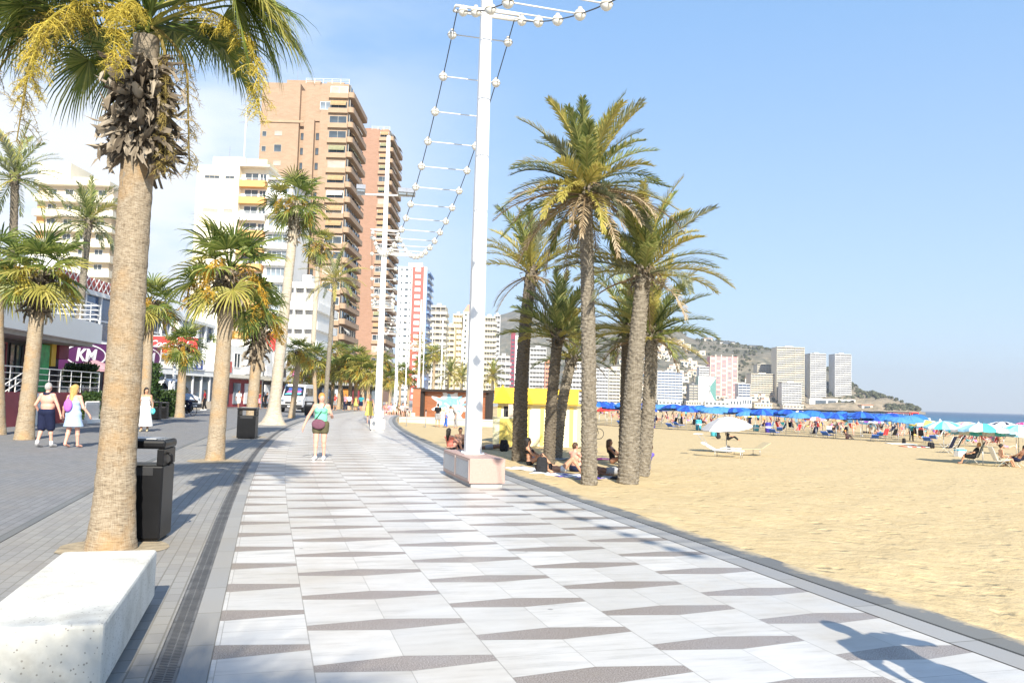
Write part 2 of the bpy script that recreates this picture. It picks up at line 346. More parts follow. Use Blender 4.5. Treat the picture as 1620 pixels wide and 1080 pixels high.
def sandz(x, y): return float(beach_profile(su(x, y)[1]-KERB))
def strip(name, prof, s0, s1, mats, kind='structure'):   # a profile of (u, z) swept along the promenade; uv = metres across, metres along
    idx = [i for i in range(len(ARC)) if s0 <= ARC[i] <= s1]
    vs = []; uv = []
    for i in idx:
        for u, z in prof:
            vs.append((EDGE[i][0]+NRM[i][0]*u, EDGE[i][1]+NRM[i][1]*u, z)); uv.append((u, ARC[i]))
    k = len(prof); fs = []; 
    for a in range(len(idx)-1):
        for j in range(k-1): fs.append((a*k+j, a*k+j+1, (a+1)*k+j+1, (a+1)*k+j))
    me = bpy.data.meshes.new(name); me.from_pydata(vs, [], fs); me.materials.append(M[mats])
    ul = me.uv_layers.new(name='uv')
    for lp in me.loops: ul.data[lp.index].uv = uv[lp.vertex_index]
    me.update(); return link(name, me, None, 0, kind)
def uvsep(n, l):
    t = n.new('ShaderNodeTexCoord'); s = n.new('ShaderNodeSeparateXYZ'); l(t.outputs['UV'], s.inputs[0]); return t.outputs['UV'], s.outputs['X'], s.outputs['Y']
# --- marble promenade with dark granite lens bands
m, n, l, b = newmat('marble'); UVv, U, V = uvsep(n, l); mm = lambda op, a, b_=None, c=None: mathn(n, l, op, a, b_, c)
uc = mm('DIVIDE', mm('SUBTRACT', U, .58), 1.10); kcol = mm('FLOOR', uc); fu = mm('SUBTRACT', uc, kcol)
vr = mm('ADD', mm('DIVIDE', V, .875), mm('MULTIPLY', mm('MODULO', mm('ADD', kcol, 10), 2), .5)); krow = mm('FLOOR', vr); fv = mm('SUBTRACT', vr, krow)
tri = mm('SUBTRACT', 1, mm('ABSOLUTE', mm('SUBTRACT', mm('MULTIPLY', fu, 2), 1)))
half = mm('ADD', .068, mm('MULTIPLY', tri, .098))
dv = mm('ABSOLUTE', mm('SUBTRACT', fv, .5)); dark = mm('LESS_THAN', dv, half)
# joints: column lines, tile middles, lens edges, an occasional cross joint
jc = mm('LESS_THAN', mm('MINIMUM', fu, mm('SUBTRACT', 1, fu)), .0035)
jm = mm('MULTIPLY', mm('LESS_THAN', mm('ABSOLUTE', mm('SUBTRACT', fu, .5)), .0024), mm('SUBTRACT', 1, dark))
jl = mm('LESS_THAN', mm('ABSOLUTE', mm('SUBTRACT', dv, half)), .0042)
hid = mm('FLOOR', mm('MULTIPLY', fu, 2))
cid = n.new('ShaderNodeCombineXYZ'); l(mm('ADD', mm('MULTIPLY', kcol, 2), hid), cid.inputs[0]); l(mm('FLOOR', mm('ADD', vr, .5)), cid.inputs[1]); l(dark, cid.inputs[2])
wn = n.new('ShaderNodeTexWhiteNoise'); wn.noise_dimensions = '3D'; l(cid.outputs[0], wn.inputs['Vector'])
rnd = wn.outputs['Value']; rs = n.new('ShaderNodeSeparateColor'); l(wn.outputs['Color'], rs.inputs[0])
jx = mm('MULTIPLY', mm('LESS_THAN', mm('MINIMUM', fv, mm('SUBTRACT', 1, fv)), .0032), mm('GREATER_THAN', rs.outputs[1], .72))
joint = mm('MAXIMUM', mm('MAXIMUM', jc, jm), mm('MAXIMUM', jl, jx))
sh = n.new('ShaderNodeVectorMath'); sh.operation = 'ADD'; l(UVv, sh.inputs[0]); of = n.new('ShaderNodeVectorMath'); of.operation = 'SCALE'; l(wn.outputs['Color'], of.inputs[0]); of.inputs['Scale'].default_value = 37; l(of.outputs[0], sh.inputs[1])
st = n.new('ShaderNodeVectorMath'); st.operation = 'MULTIPLY'; l(sh.outputs[0], st.inputs[0]); st.inputs[1].default_value = (1.1, 6.5, 1)
vein = tnoise(n, l, st.outputs[0], 1.6, 8, .62)
white = ramp(n, l, vein, [(.25, (.37,.36,.335)), (.45, (.575,.56,.53)), (.7, (.665,.65,.615))])
white = mixc(n, l, mm('MULTIPLY', rnd, .62), white, (.46,.445,.415))
stain = tnoise(n, l, UVv, .55, 7, .62)
white = mixc(n, l, mm('MULTIPLY', ramp(n, l, stain, [(.46, (0,0,0)), (.68, (1,1,1))]), .55), white, (.40,.35,.275))
grain = tnoise(n, l, UVv, 110, 3, .8)
gran = ramp(n, l, grain, [(.36, (.10,.083,.072)), (.5, (.26,.222,.195)), (.64, (.46,.41,.37))])
c = mixc(n, l, dark, white, gran)
c = mixc(n, l, mm('MULTIPLY', joint, .62), c, (.20,.18,.15))
gum = n.new('ShaderNodeTexVoronoi'); gum.inputs['Scale'].default_value = 1.7; l(UVv, gum.inputs['Vector'])
c = mixc(n, l, mm('MULTIPLY', mm('LESS_THAN', gum.outputs['Distance'], .036), .6), c, (.16,.15,.14))
l(c, b.inputs['Base Color']); l(ramp(n, l, tnoise(n, l, UVv, 3, 5), [(.3, (.30,)*3), (.7, (.50,)*3)]), b.inputs['Roughness']); b.inputs['Specular IOR Level'].default_value = .42
bump(n, l, b, mm('SUBTRACT', mm('MULTIPLY', vein, .12), joint), .25, .004)
strip('promenade', [(0, 0), (1.2, 0), (2.4, 0), (3.6, 0), (4.86, 0)], 0, 260, 'marble')
# --- grey slabs and kerb
def slabmat(name, c1, c2, bw, rh, mort, fleck=.3, rough=.75, m_size=.006, spill=False):
    m, n, l, b = newmat(name); UVv, U, V = uvsep(n, l)
    sw = n.new('ShaderNodeCombineXYZ'); l(V, sw.inputs[0]); l(U, sw.inputs[1])
    k = n.new('ShaderNodeTexBrick'); l(sw.outputs[0], k.inputs['Vector']); k.inputs['Scale'].default_value = 1; k.inputs['Brick Width'].default_value = bw; k.inputs['Row Height'].default_value = rh
    k.inputs['Color1'].default_value = c4(c1); k.inputs['Color2'].default_value = c4(c2); k.inputs['Mortar'].default_value = c4(mort); k.inputs['Mortar Size'].default_value = m_size; k.inputs['Bias'].default_value = 0
    big = tnoise(n, l, UVv, .7, 7, .65); fine = tnoise(n, l, UVv, 120, 3, .8)
    c = mixc(n, l, mathn(n, l, 'MULTIPLY', ramp(n, l, big, [(.42, (0,0,0)), (.7, (1,1,1))]), .45), k.outputs['Color'], (c1[0]*1.25, c1[1]*1.12, c1[2]*.92))
    c = mixc(n, l, mathn(n, l, 'MULTIPLY', fine, fleck), c, (c1[0]*.4, c1[1]*.4, c1[2]*.4))
    if spill:                                            # drifted sand towards the beach edge
        edge = n.new('ShaderNodeMapRange'); edge.inputs['From Min'].default_value = 5.12; edge.inputs['From Max'].default_value = 5.44; edge.inputs['To Min'].default_value = -.16; edge.inputs['To Max'].default_value = .22; l(U, edge.inputs['Value'])
        sn = mathn(n, l, 'ADD', tnoise(n, l, UVv, 1.6, 8, .7), edge.outputs[0]); c = mixc(n, l, mathn(n, l, 'MULTIPLY', ramp(n, l, sn, [(.56, (0,0,0)), (.68, (1,1,1))]), .85), c, (.53,.42,.25))
    l(c, b.inputs['Base Color']); b.inputs['Roughness'].default_value = rough
    bump(n, l, b, mathn(n, l, 'SUBTRACT', mathn(n, l, 'MULTIPLY', fine, .4), k.outputs['Fac']), .3, .006)
slabmat('kerb_stone', (.285,.29,.295), (.345,.35,.35), 1.0, .6, (.14,.14,.13)); slabmat('kerb_dark', (.15,.155,.155), (.19,.195,.19), 1.0, .6, (.10,.10,.09), spill=True)
slabmat('channel_stone', (.29,.285,.27), (.36,.35,.33), .8, .4, (.2,.19,.16)); slabmat('tree_paving', (.27,.26,.245), (.33,.32,.295), .22, .11, (.19,.18,.155))
slabmat('road_paving', (.205,.205,.208), (.255,.255,.255), .22, .11, (.12,.115,.11), .35, .8)
strip('kerb', [(4.864, .004), (5.11, .006), (5.112, -.01)], 0, 260, 'kerb_stone')
strip('kerb', [(5.124, -.01), (5.126, .012), (5.42, .012), (5.44, -.004), (5.44, -.9)], 0, 260, 'kerb_dark')
strip('pavement', [(-.165, .004), (-.001, .004)], 0, 260, 'channel_stone')
m, n, l, b = newmat('grating'); UVv, U, V = uvsep(n, l)
sl = mathn(n, l, 'LESS_THAN', mathn(n, l, 'FRACT', mathn(n, l, 'MULTIPLY', V, 33)), .45); ed = mathn(n, l, 'LESS_THAN', mathn(n, l, 'ABSOLUTE', mathn(n, l, 'ADD', U, .236)), .05)
md = mathn(n, l, 'GREATER_THAN', mathn(n, l, 'ABSOLUTE', mathn(n, l, 'ADD', U, .236)), .004)
slot = mathn(n, l, 'MULTIPLY', mathn(n, l, 'MULTIPLY', sl, ed), md); sd = mathn(n, l, 'LESS_THAN', mathn(n, l, 'FRACT', V), .012)
base = ramp(n, l, tnoise(n, l, UVv, 4, 6), [(.35, (.10,.10,.10)), (.7, (.21,.205,.195))])
l(mixc(n, l, mathn(n, l, 'MAXIMUM', slot, sd), base, (.02,.02,.02)), b.inputs['Base Color']); b.inputs['Roughness'].default_value = .6; b.inputs['Metallic'].default_value = .2
bump(n, l, b, mathn(n, l, 'SUBTRACT', 1, slot), .5, .01)
tag(strip('drain_grating', [(-.306, .0), (-.168, .0)], 0, 130, 'grating', None), 'long dark slotted drain grating let into the grey paving beside the marble', 'drain')
strip('pavement', [(-2.30, .0), (-1.2, .0), (-.309, .002)], 0, 260, 'tree_paving')
strip('kerb', [(-2.42, .0), (-2.42, .006), (-2.303, .006), (-2.303, .0)], 0, 260, 'kerb_dark')
strip('road', [(-16.5, -.004), (-9, -.004), (-2.424, -.004)], 0, 260, 'road_paving')
# --- ground sheet of the town
mat('town_ground', (.34,.33,.31), .9, .12, .05)
vs = []; fs = []
ii = [i for i in range(len(EDGE)) if i == 0 or EDGE[i][1] > EDGE[i-1][1]]
ii = [i for j, i in enumerate(ii) if EDGE[i][1] >= max(EDGE[q][1] for q in ii[:j+1])]
for i in ii:
    p = EDGE[i]+NRM[i]*5.41; vs += [(-5000, p[1], -.03), (p[0], p[1], -.03)]
vs = [(-5000, -300, -.03), (8+80, -300, -.03)]+vs
k = len(vs)//2; fs = [(2*i, 2*i+1, 2*i+3, 2*i+2) for i in range(k-1)]
g_ = MB().add(vs, fs); g_.build('ground', 'town_ground', None, False, 0, 'structure')
# --- beach
m, n, l, b = newmat('sand'); v = coords(n, l)
a1 = tnoise(n, l, v, .25, 6, .6); a2 = tnoise(n, l, v, 2.6, 6, .62); a3 = tnoise(n, l, v, 150, 2, .7); foot = tnoise(n, l, coords(n, l, (1,1.25,1)), 3.6, 3, .55); foot2 = tnoise(n, l, v, 9, 3, .6)
c = ramp(n, l, a2, [(.3, (.50,.385,.21)), (.5, (.565,.445,.255)), (.7, (.61,.49,.295))]); c = mixc(n, l, mathn(n, l, 'MULTIPLY', a1, .5), c, (.53,.41,.23))
vor = n.new('ShaderNodeTexVoronoi'); vor.inputs['Scale'].default_value = 1.3; l(v, vor.inputs['Vector'])
c = mixc(n, l, mathn(n, l, 'MULTIPLY', mathn(n, l, 'LESS_THAN', vor.outputs['Distance'], .02), .7), c, (.12,.09,.06))
c = mixc(n, l, mathn(n, l, 'MULTIPLY', a3, .25), c, (.36,.25,.12))
l(c, b.inputs['Base Color']); b.inputs['Roughness'].default_value = .95; b.inputs['Specular IOR Level'].default_value = .1
fp = n.new('ShaderNodeTexVoronoi'); fp.inputs['Scale'].default_value = 2.1; l(v, fp.inputs['Vector']); dim = n.new('ShaderNodeMapRange'); dim.interpolation_type = 'SMOOTHSTEP'; dim.inputs['From Min'].default_value = .10; dim.inputs['From Max'].default_value = .30; l(fp.outputs['Distance'], dim.inputs['Value'])
hh = mathn(n, l, 'ADD', mathn(n, l, 'MULTIPLY', dim.outputs[0], .45), mathn(n, l, 'ADD', mathn(n, l, 'MULTIPLY', foot, .6), mathn(n, l, 'MULTIPLY', foot2, .35))); bump(n, l, b, hh, .65, .11)
az = np.radians(np.arange(-30, 96, .5)); rr = np.concatenate([[1.5], 3*np.exp(np.arange(0, 5.3, .022))])
XX = np.outer(rr, np.sin(az)); YY = np.outer(rr, np.cos(az)); fx = XX.ravel(); fy = YY.ravel()
dd = np.empty(len(fx))
for i0 in range(0, len(fx), 4000):
    X_ = fx[i0:i0+4000]; Y_ = fy[i0:i0+4000]; D_ = (X_[:, None]-EDGE[None, :, 0])**2+(Y_[:, None]-EDGE[None, :, 1])**2; j = D_.argmin(1)
    dd[i0:i0+4000] = (X_-EDGE[j, 0])*NRM[j, 0]+(Y_-EDGE[j, 1])*NRM[j, 1]
zz = beach_profile(dd-KERB); zz[dd < KERB-.4] = -.95
rng = np.random.RandomState(3)
bumpz = sum(a*np.sin(fx*kx+fy*ky+ph) for a, kx, ky, ph in [(.016, 2.1, 1.3, .3), (.014, -1.7, 2.4, 1.2), (.02, .7, -.9, 2.), (.012, 3.7, -2.2, .5), (.010, 2.9, 4.1, 4.)])
near = np.clip(1-np.hypot(fx, fy)/90, 0, 1); zz = zz+np.where(dd > KERB+.2, bumpz*near+rng.normal(0, .010, len(fx))*near, 0)
nr, na = XX.shape
vs = np.stack([fx, fy, zz], 1).tolist(); fs = [(a*na+j, a*na+j+1, (a+1)*na+j+1, (a+1)*na+j) for a in range(nr-1) for j in range(na-1) if max(dd[a*na+j], dd[a*na+j+1], dd[(a+1)*na+j], dd[(a+1)*na+j+1]) > KERB-1]
fs = [f[::-1] for f in fs]
bmb = MB(); bmb.v = vs; bmb.f = fs; bmb.m = [0]*len(fs); bmb.build('beach', 'sand', None, True, 0, 'structure')
# --- sea
m, n, l, b = newmat('sea_water'); v = coords(n, l)
t = n.new('ShaderNodeTexCoord'); s = n.new('ShaderNodeSeparateXYZ'); l(t.outputs['Object'], s.inputs[0])
depthc = mathn(n, l, 'SUBTRACT', s.outputs['X'], mathn(n, l, 'MULTIPLY', s.outputs['Y'], .15))
wv = tnoise(n, l, coords(n, l, (.02, .05, 1)), 1.0, 6, .6); fac = mathn(n, l, 'ADD', mathn(n, l, 'DIVIDE', depthc, 420), mathn(n, l, 'MULTIPLY', wv, .35))
l(ramp(n, l, fac, [(.25, (.03,.17,.23)), (.62, (.010,.08,.155)), (1, (.006,.045,.11))]), b.inputs['Base Color']); b.inputs['Roughness'].default_value = .3; b.inputs['Specular IOR Level'].default_value = .35
bump(n, l, b, mathn(n, l, 'ADD', tnoise(n, l, coords(n, l, (.5, 1.2, 1)), .8, 5, .6), tnoise(n, l, coords(n, l, (.06, .12, 1)), 1, 4)), .9, .6)
MB().add([(-600, -9000, -2.1), (60000, -9000, -2.1), (60000, 50000, -2.1), (-600, 50000, -2.1)], [(0, 1, 2, 3)]).build('sea', 'sea_water', None, False, 0, 'structure')
# --- hills across the bay
m, n, l, b = newmat('hill_scrub'); v = coords(n, l)
s1 = tnoise(n, l, v, .012, 8, .62); s2 = tnoise(n, l, v, .06, 7, .7); s3 = tnoise(n, l, coords(n, l, (1, 1, 2.5)), .006, 5)
c = ramp(n, l, s2, [(.36, (.075,.08,.055)), (.5, (.15,.14,.10)), (.66, (.28,.24,.175))])
t = n.new('ShaderNodeTexCoord'); s = n.new('ShaderNodeSeparateXYZ'); l(t.outputs['Object'], s.inputs[0])
low = n.new('ShaderNodeMapRange'); low.inputs['From Min'].default_value = 26; low.inputs['From Max'].default_value = 4; l(s.outputs['Z'], low.inputs['Value'])
c = mixc(n, l, mathn(n, l, 'MULTIPLY', low.outputs[0], .75), c, ramp(n, l, s2, [(.35, (.16,.14,.085)), (.5, (.44,.34,.22)), (.7, (.58,.47,.32))]))
c = mixc(n, l, mathn(n, l, 'MULTIPLY', ramp(n, l, s1, [(.5, (0,0,0)), (.68, (1,1,1))]), .55), c, (.27,.21,.135))
l(c, b.inputs['Base Color']); b.inputs['Roughness'].default_value = .95; bump(n, l, b, mathn(n, l, 'ADD', s1, mathn(n, l, 'MULTIPLY', s2, .4)), 1, 12)
FARSIL = [(500, 610), (600, 585), (700, 545), (760, 515), (785, 500), (800, 496), (815, 491), (832, 489), (850, 496), (865, 495), (885, 500), (920, 511), (955, 514), (990, 512), (1015, 520), (1045, 540), (1080, 560), (1110, 600), (1140, 660), (1500, 690)]
NEARSIL = [(560, 625), (760, 612), (850, 596), (930, 560), (985, 540), (1020, 533), (1048, 527), (1062, 524), (1075, 525), (1086, 534), (1100, 538), (1130, 540), (1168, 545), (1190, 549), (1212, 553), (1228, 557), (1252, 563), (1272, 568), (1300, 579), (1325, 591), (1345, 603), (1362, 616), (1385, 622), (1405, 627), (1428, 637), (1450, 646.5), (1462, 653)]
def fbm(x, y, sc, o=5): return mnoise.fractal(Vector((x*sc, y*sc, 3.7)), .9, 2.1, o)
def silz(px, sil, r):                                    # height that reaches the ridge line of the photo at distance r
    ys = np.interp(px, [q[0] for q in sil], [q[1] for q in sil]); p = A(px, ys, 1000.); k = r/hypot(p.x, p.y); return CH+(p.z-CH)*k
def smooth(t): t = min(1, max(0, t)); return t*t*(3-2*t)
def ridge_r(px): return float(np.interp(px, [560, 1000, 1230, 1350, 1462], [1750, 1650, 1500, 1300, 1190]))
def shore_r(px): return float(np.interp(px, [560, 930, 1000, 1100, 1230, 1350, 1462], [560, 760, 900, 1010, 1090, 1120, 1150]))
def hillz(px, r):
    R1 = ridge_r(px); R0 = shore_r(px)+25; H1 = silz(px, NEARSIL, R1)
    up = smooth((r-R0)/(R1-R0))**.85 if r < R1 else 1-smooth((r-R1)/600)
    p = A(px, 600, 1000.); ux = p.x/hypot(p.x, p.y); uy = p.y/hypot(p.x, p.y); x, y = ux*r, uy*r
    z1 = (H1+1)*up-1+fbm(x, y, .008)*max(0, H1)*.13*up*(1-up)*3
    R2 = 2500; H2 = silz(px, FARSIL, R2)
    up2 = smooth((r-1500)/(R2-1500)) if r < R2 else 1-smooth((r-R2)/900)
    z2 = (H2+1)*up2-1+fbm(x, y, .003)*max(0, H2)*.22*up2*(1-up2)*3
    return x, y, max(z1, z2)
pxs = np.arange(420, 1466, 4.0); rs_ = np.concatenate([np.arange(560, 1900, 22.), np.arange(1900, 3500, 55.)])
vs = []; 
for r in rs_:
    for px in pxs:
        x, y, z = hillz(px, r)
        if r < shore_r(px)+25: z = -2.6 if px > 1000 else -.5
        vs.append((x, y, z+(fbm(x, y, .03, 4)*2.2 if z > 4 else 0)))
na = len(pxs); fs = [(a*na+j, a*na+j+1, (a+1)*na+j+1, (a+1)*na+j) for a in range(len(rs_)-1) for j in range(na-1)]
hm = MB(); hm.v = vs; hm.f = [f[::-1] for f in fs]; hm.m = [0]*len(fs); hm.build('hills', 'hill_scrub', None, True, 0, 'structure')
# ================================================================ TREES AND PLANTS
GA = 2.39996
def frame(az, el): 
    t = Vector((cos(el)*sin(az), cos(el)*cos(az), sin(el))); side = Vector((cos(az), -sin(az), 0)); return t, side, side.cross(t)
def ribbon(mb, pts, wid, side, mi=0):                    # a thin leaf: centre line, widths, side vectors
    vs = []; k = len(pts)
    for i in range(k):
        sd = side[i] if isinstance(side, list) else side
        vs += [pts[i]-sd*wid[i]*.5, pts[i]+sd*wid[i]*.5]
    mb.add(vs, [(2*i, 2*i+1, 2*i+3, 2*i+2) for i in range(k-1)], mi)
def date_frond(mb, base, az, el, Ln, droop, n=36, lw=.034, ll=.42, mi=0, rmi=None, seg=10, rnd=random):
    pts = []; p = Vector(base); ds = Ln/seg; tw = rnd.uniform(-.35, .35)
    for i in range(seg+1):
        s = i/seg; e = el-droop*s**1.5; t, side, up = frame(az+tw*s*.5, e); pts.append((p.copy(), t, side, up)); p = p+t*ds
    mb.tube([q[0] for q in pts], [.030*(1-.85*i/seg)+.004 for i in range(seg+1)], 4, mi if rmi is None else rmi, False)
    roll = rnd.uniform(-.5, .5)
    for i in range(n):
        s = .12+.88*(i+.5)/n; f = s*seg; a = min(seg-1, int(f)); k = f-a
        P = pts[a][0].lerp(pts[a+1][0], k); t, side, up = pts[a][1:]
        lf = ll*(sin(pi*(.10+.82*s))**.7)*rnd.uniform(.85, 1.12)
        for sg in (-1, 1):
            side2 = side*cos(roll)+up*sin(roll); up2 = up*cos(roll)-side*sin(roll)
            spread = rnd.uniform(.60, .95)*(1-.45*s)
            d = (t*cos(spread)+side2*sg*sin(spread)+up2*rnd.uniform(.1, .5)).normalized()
            q = P+d*lf*.55; d2 = (d+Vector((0, 0, -rnd.uniform(.15, .55)))).normalized(); q2 = q+d2*lf*.45
            wv = d.cross(up2); wv = wv.normalized() if wv.length > 1e-4 else side
            ribbon(mb, [P, q, q2], [lw*.6, lw*.95, lw*.12], wv, mi)
def fan_frond(mb, base, az, el, pet, bl, nseg=26, mi=0, pmi=0, rnd=random, droop=.5, spanw=2.0, w=None, tilt=.35):
    t, side, up = frame(az, el); P = Vector(base); pts = [P]
    for i in range(1, 5):
        s = i/4; t2, _, _ = frame(az, el-.35*s*s); P = P+t2*pet/4; pts.append(P)
    mb.tube(pts, [.022, .018, .016, .014, .012], 4, pmi, False)
    t, side, up = frame(az, el-.1-tilt); roll = rnd.uniform(-.5, .5); fold = rnd.uniform(.25, .55)
    side, up = side*cos(roll)+up*sin(roll), up*cos(roll)-side*sin(roll)
    W_ = w or bl*2*spanw/nseg*.38
    for k in range(nseg):
        a = (k/(nseg-1)*2-1)*spanw
        d = (t*cos(a)+side*sin(a)+up*fold*abs(sin(a*.5))).normalized()
        L_ = bl*(1-.28*abs(a)/spanw)*rnd.uniform(.88, 1.08)
        wv = (side*cos(a)-t*sin(a)); wv = (wv-d*wv.dot(d)).normalized(); wv = (wv+up*(.5 if k % 2 else -.5)).normalized()
        q = P.copy(); cp = [q]; dd_ = d.copy(); g = droop*rnd.uniform(.6, 1.3)
        for st in (.42, .28, .18, .12):
            q = q+dd_*L_*st; cp.append(q); dd_ = (dd_+Vector((0, 0, -g*(.22+.9*(len(cp)-1)/4)))).normalized()
        ribbon(mb, cp, [.008, W_*.9, W_*.7, W_*.32, W_*.04], wv, mi)
def flower_cluster(mb, base, az, el, Ln, n=260, spread=.28, mi=0, rnd=random, w=.007, twig=.1):
    p = Vector(base); pts = []
    for i in range(13):
        s = i/12; e = el-2.5*s**.8; t, side, up = frame(az, max(e, -1.5)); pts.append(p.copy()); p = p+t*Ln/12
    mb.tube(pts, [.014*(1-.7*i/12)+.002 for i in range(13)], 4, mi, False)
    nb = max(5, n//28); per = max(4, n//nb)
    for k in range(nb):                                  # side branches, each with many short sprigs
        s = .25+.75*(k+rnd.random())/nb; f = s*11.99; a = int(f); q = pts[a].lerp(pts[a+1], f-a); L_ = spread*rnd.uniform(.9, 2.0)*(1.15-.5*s); th = rnd.uniform(0, 2*pi)
        d = Vector((cos(th), sin(th), rnd.uniform(-.5, .35))).normalized(); br = [q]
        for j in range(5): d = (d+Vector((0, 0, -.32))).normalized(); q = q+d*L_/5; br.append(q)
        mb.tube(br, [w*1.1, w, w*.9, w*.8, w*.6, w*.4], 3, mi, False)
        for j in range(per):
            f = rnd.uniform(.15, 1)*4.99; a = int(f); P = br[a].lerp(br[a+1], f-a); e = P+Vector((rnd.gauss(0, 1), rnd.gauss(0, 1), rnd.gauss(-.5, .7))).normalized()*twig*rnd.uniform(.5, 1.3)
            wv = (e-P).cross(Vector((rnd.gauss(0, 1), rnd.gauss(0, 1), rnd.gauss(0, 1)))); wv = wv.normalized() if wv.length > 1e-5 else Vector((1,0,0))
            ribbon(mb, [P, P.lerp(e, .5)+wv*twig*.1, e], [w*.7, w*1.1, w*.5], wv, mi)
def trunk_path(p0, p1, bend, k):
    p0, p1 = Vector(p0), Vector(p1); out = []
    for i in range(k+1):
        s = i/k; q = p0.lerp(p1, s); c = sin(pi*s); out.append(q+Vector((bend[0]*c, bend[1]*c, 0)))
    return out
def fan_trunk(pts_fn, H, r0, r1, flare, n=28, k=90, rnd=random):
    mb = MB(); ph = [rnd.uniform(0, 9) for _ in range(3)]; vs = []
    for i in range(k+1):
        s = i/k; c = pts_fn(s); r = r1+(r0-r1)*(1-s)**1.2+flare*math.exp(-s*H/.35)
        ring = .004*abs(sin(s*H/.085*pi*.5+ph[0]+mnoise.noise(Vector((s*H*3, 1, ph[1])))*2))+.007*mnoise.noise(Vector((s*H*7, ph[1], 0)))
        for j in range(n):
            a = 2*pi*j/n
            rr_ = r*(1+.05*mnoise.noise(Vector((cos(a)*1.5, sin(a)*1.5, s*H*1.6+ph[2]))))+ring*(r/.2)+.007*mnoise.noise(Vector((cos(a)*7, sin(a)*7, s*H*11)))
            vs.append((c[0]+rr_*cos(a), c[1]+rr_*sin(a), c[2]))
    mb.add(vs, [(i*n+j, i*n+(j+1)%n, (i+1)*n+(j+1)%n, (i+1)*n+j) for i in range(k) for j in range(n)]); return mb
def date_trunk(pts_fn, H, r0, r1, n=30, rnd=random, rowh=.105, K=8, amp=.035, sub=4):
    mb = MB(); k = int(H/rowh*sub); vs = []
    ph = rnd.uniform(0, 50)
    for i in range(k+1):
        s = i/k; c = pts_fn(s); r = r1+(r0-r1)*(1-s)**1.5
        for j in range(n):
            a = 2*pi*j/n; row = s*H/rowh+2*j/n+.8*mnoise.noise(Vector((cos(a)*1.4, sin(a)*1.4, s*H*1.8+ph))); y = row-floor(row); odd = int(floor(row)) % 2; x_ = (j/n*K+.5*odd+.35*mnoise.noise(Vector((cos(a)*2, sin(a)*2, floor(row)*.9+ph)))) % 1-.5
            pr = amp*(.15+.85*y)*(1-(2*abs(x_))**2*(.3+.6*y)); pr *= .75+.5*mnoise.noise(Vector((cos(a)*3, sin(a)*3, floor(row)*.7)))+.25
            rr_ = r+pr-.4*amp; vs.append((c[0]+rr_*cos(a), c[1]+rr_*sin(a), c[2]))
    mb.add(vs, [(i*n+j, i*n+(j+1)%n, (i+1)*n+(j+1)%n, (i+1)*n+j) for i in range(k) for j in range(n)]); return mb
def boots(mb, pts_fn, s0, s1, r0, r1, n, size, mi=0, rnd=random, hang=.7):   # dead, broken leaf bases, cupped and torn
    for i in range(n):
        s = s0+(s1-s0)*((i+rnd.random())/n); az = i*GA+rnd.uniform(-.3, .3); c = pts_fn(s); r = r0+(r1-r0)*(i/n)
        q = Vector((c[0]+sin(az)*r*.8, c[1]+cos(az)*r*.8, c[2])); el = rnd.uniform(-1.3, hang); t, side, up = frame(az, el)
        L_ = size*rnd.uniform(.45, 1.5); wd = size*rnd.uniform(.16, .5); tw = rnd.uniform(-1.3, 1.3); cu = rnd.uniform(-2.4, .9); cup = rnd.uniform(.15, .55); vs = []; K = 4
        ws = (.55, 1, rnd.uniform(.8, 1.1), rnd.uniform(.6, 1.0), rnd.uniform(.3, .9))
        for j in range(5):
            tt, sd, u2 = frame(az+tw*.4*j/4, el+cu*j/4); ro = tw*j/4; sd, u2 = sd*cos(ro)+u2*sin(ro), u2*cos(ro)-sd*sin(ro)
            for m_ in range(K+1):
                x = m_/K*2-1; tear = tt*(rnd.uniform(-.16, .22)*L_ if j == 4 else 0); vs.append(q+sd*x*wd*.5*ws[j]+u2*(x*x-.4)*wd*cup+tear+u2*rnd.uniform(-.012, .012))
            q = q+tt*L_/4
        mb.add(vs, [(j*(K+1)+m_, j*(K+1)+m_+1, (j+1)*(K+1)+m_+1, (j+1)*(K+1)+m_) for j in range(4) for m_ in range(K) if j < 3 or rnd.random() < .75], mi)
def lin(p0, p1, bend=(0, 0)):
    p0, p1 = Vector(p0), Vector(p1)
    return lambda s: p0.lerp(p1, s)+Vector((bend[0]*sin(pi*s), bend[1]*sin(pi*s), 0))
def crown_fan(top, n, pet, bl, nseg, el0, el1, rnd, yellow=.3, droop=.5, drop=.3, mats=('fan_green', 'fan_yellow')):
    mb = MB()
    for i in range(n):
        s = (i+.5)/n; el = el0+(el1-el0)*s**1.1+rnd.uniform(-.15, .15); az = i*GA+rnd.uniform(-.25, .25)
        mi = 1 if rnd.random() < yellow*(.3+1.2*s) else 0
        fan_frond(mb, Vector(top)+Vector((0, 0, -drop*s)), az, el, pet*rnd.uniform(.8, 1.15), bl*rnd.uniform(.85, 1.1), nseg, mi, mi, rnd, droop*(1.0+.9*s))
    return mb
def crown_date(top, n, Ln, el0, el1, rnd, nl=34, yellow=.3, droop=1.0, lw=.034, ll=.42, drop=.35):
    mb = MB()
    for i in range(n):
        s = (i+.5)/n; el = el0+(el1-el0)*s+rnd.uniform(-.12, .12); az = i*GA+rnd.uniform(-.3, .3)
        x = rnd.random(); mi = 1 if x < yellow*(.5+s) else (2 if x > .82 else 0)
        date_frond(mb, Vector(top)+Vector((0, 0, -drop*s)), az, el, Ln*rnd.uniform(.82, 1.1), droop*rnd.uniform(.75, 1.2)*(.7+.4*s), nl, lw, ll, mi, None, 9, rnd)
    return mb
DATE_M = ['date_green', 'date_yellow', 'date_grey']; FAN_M = ['fan_green', 'fan_yellow']
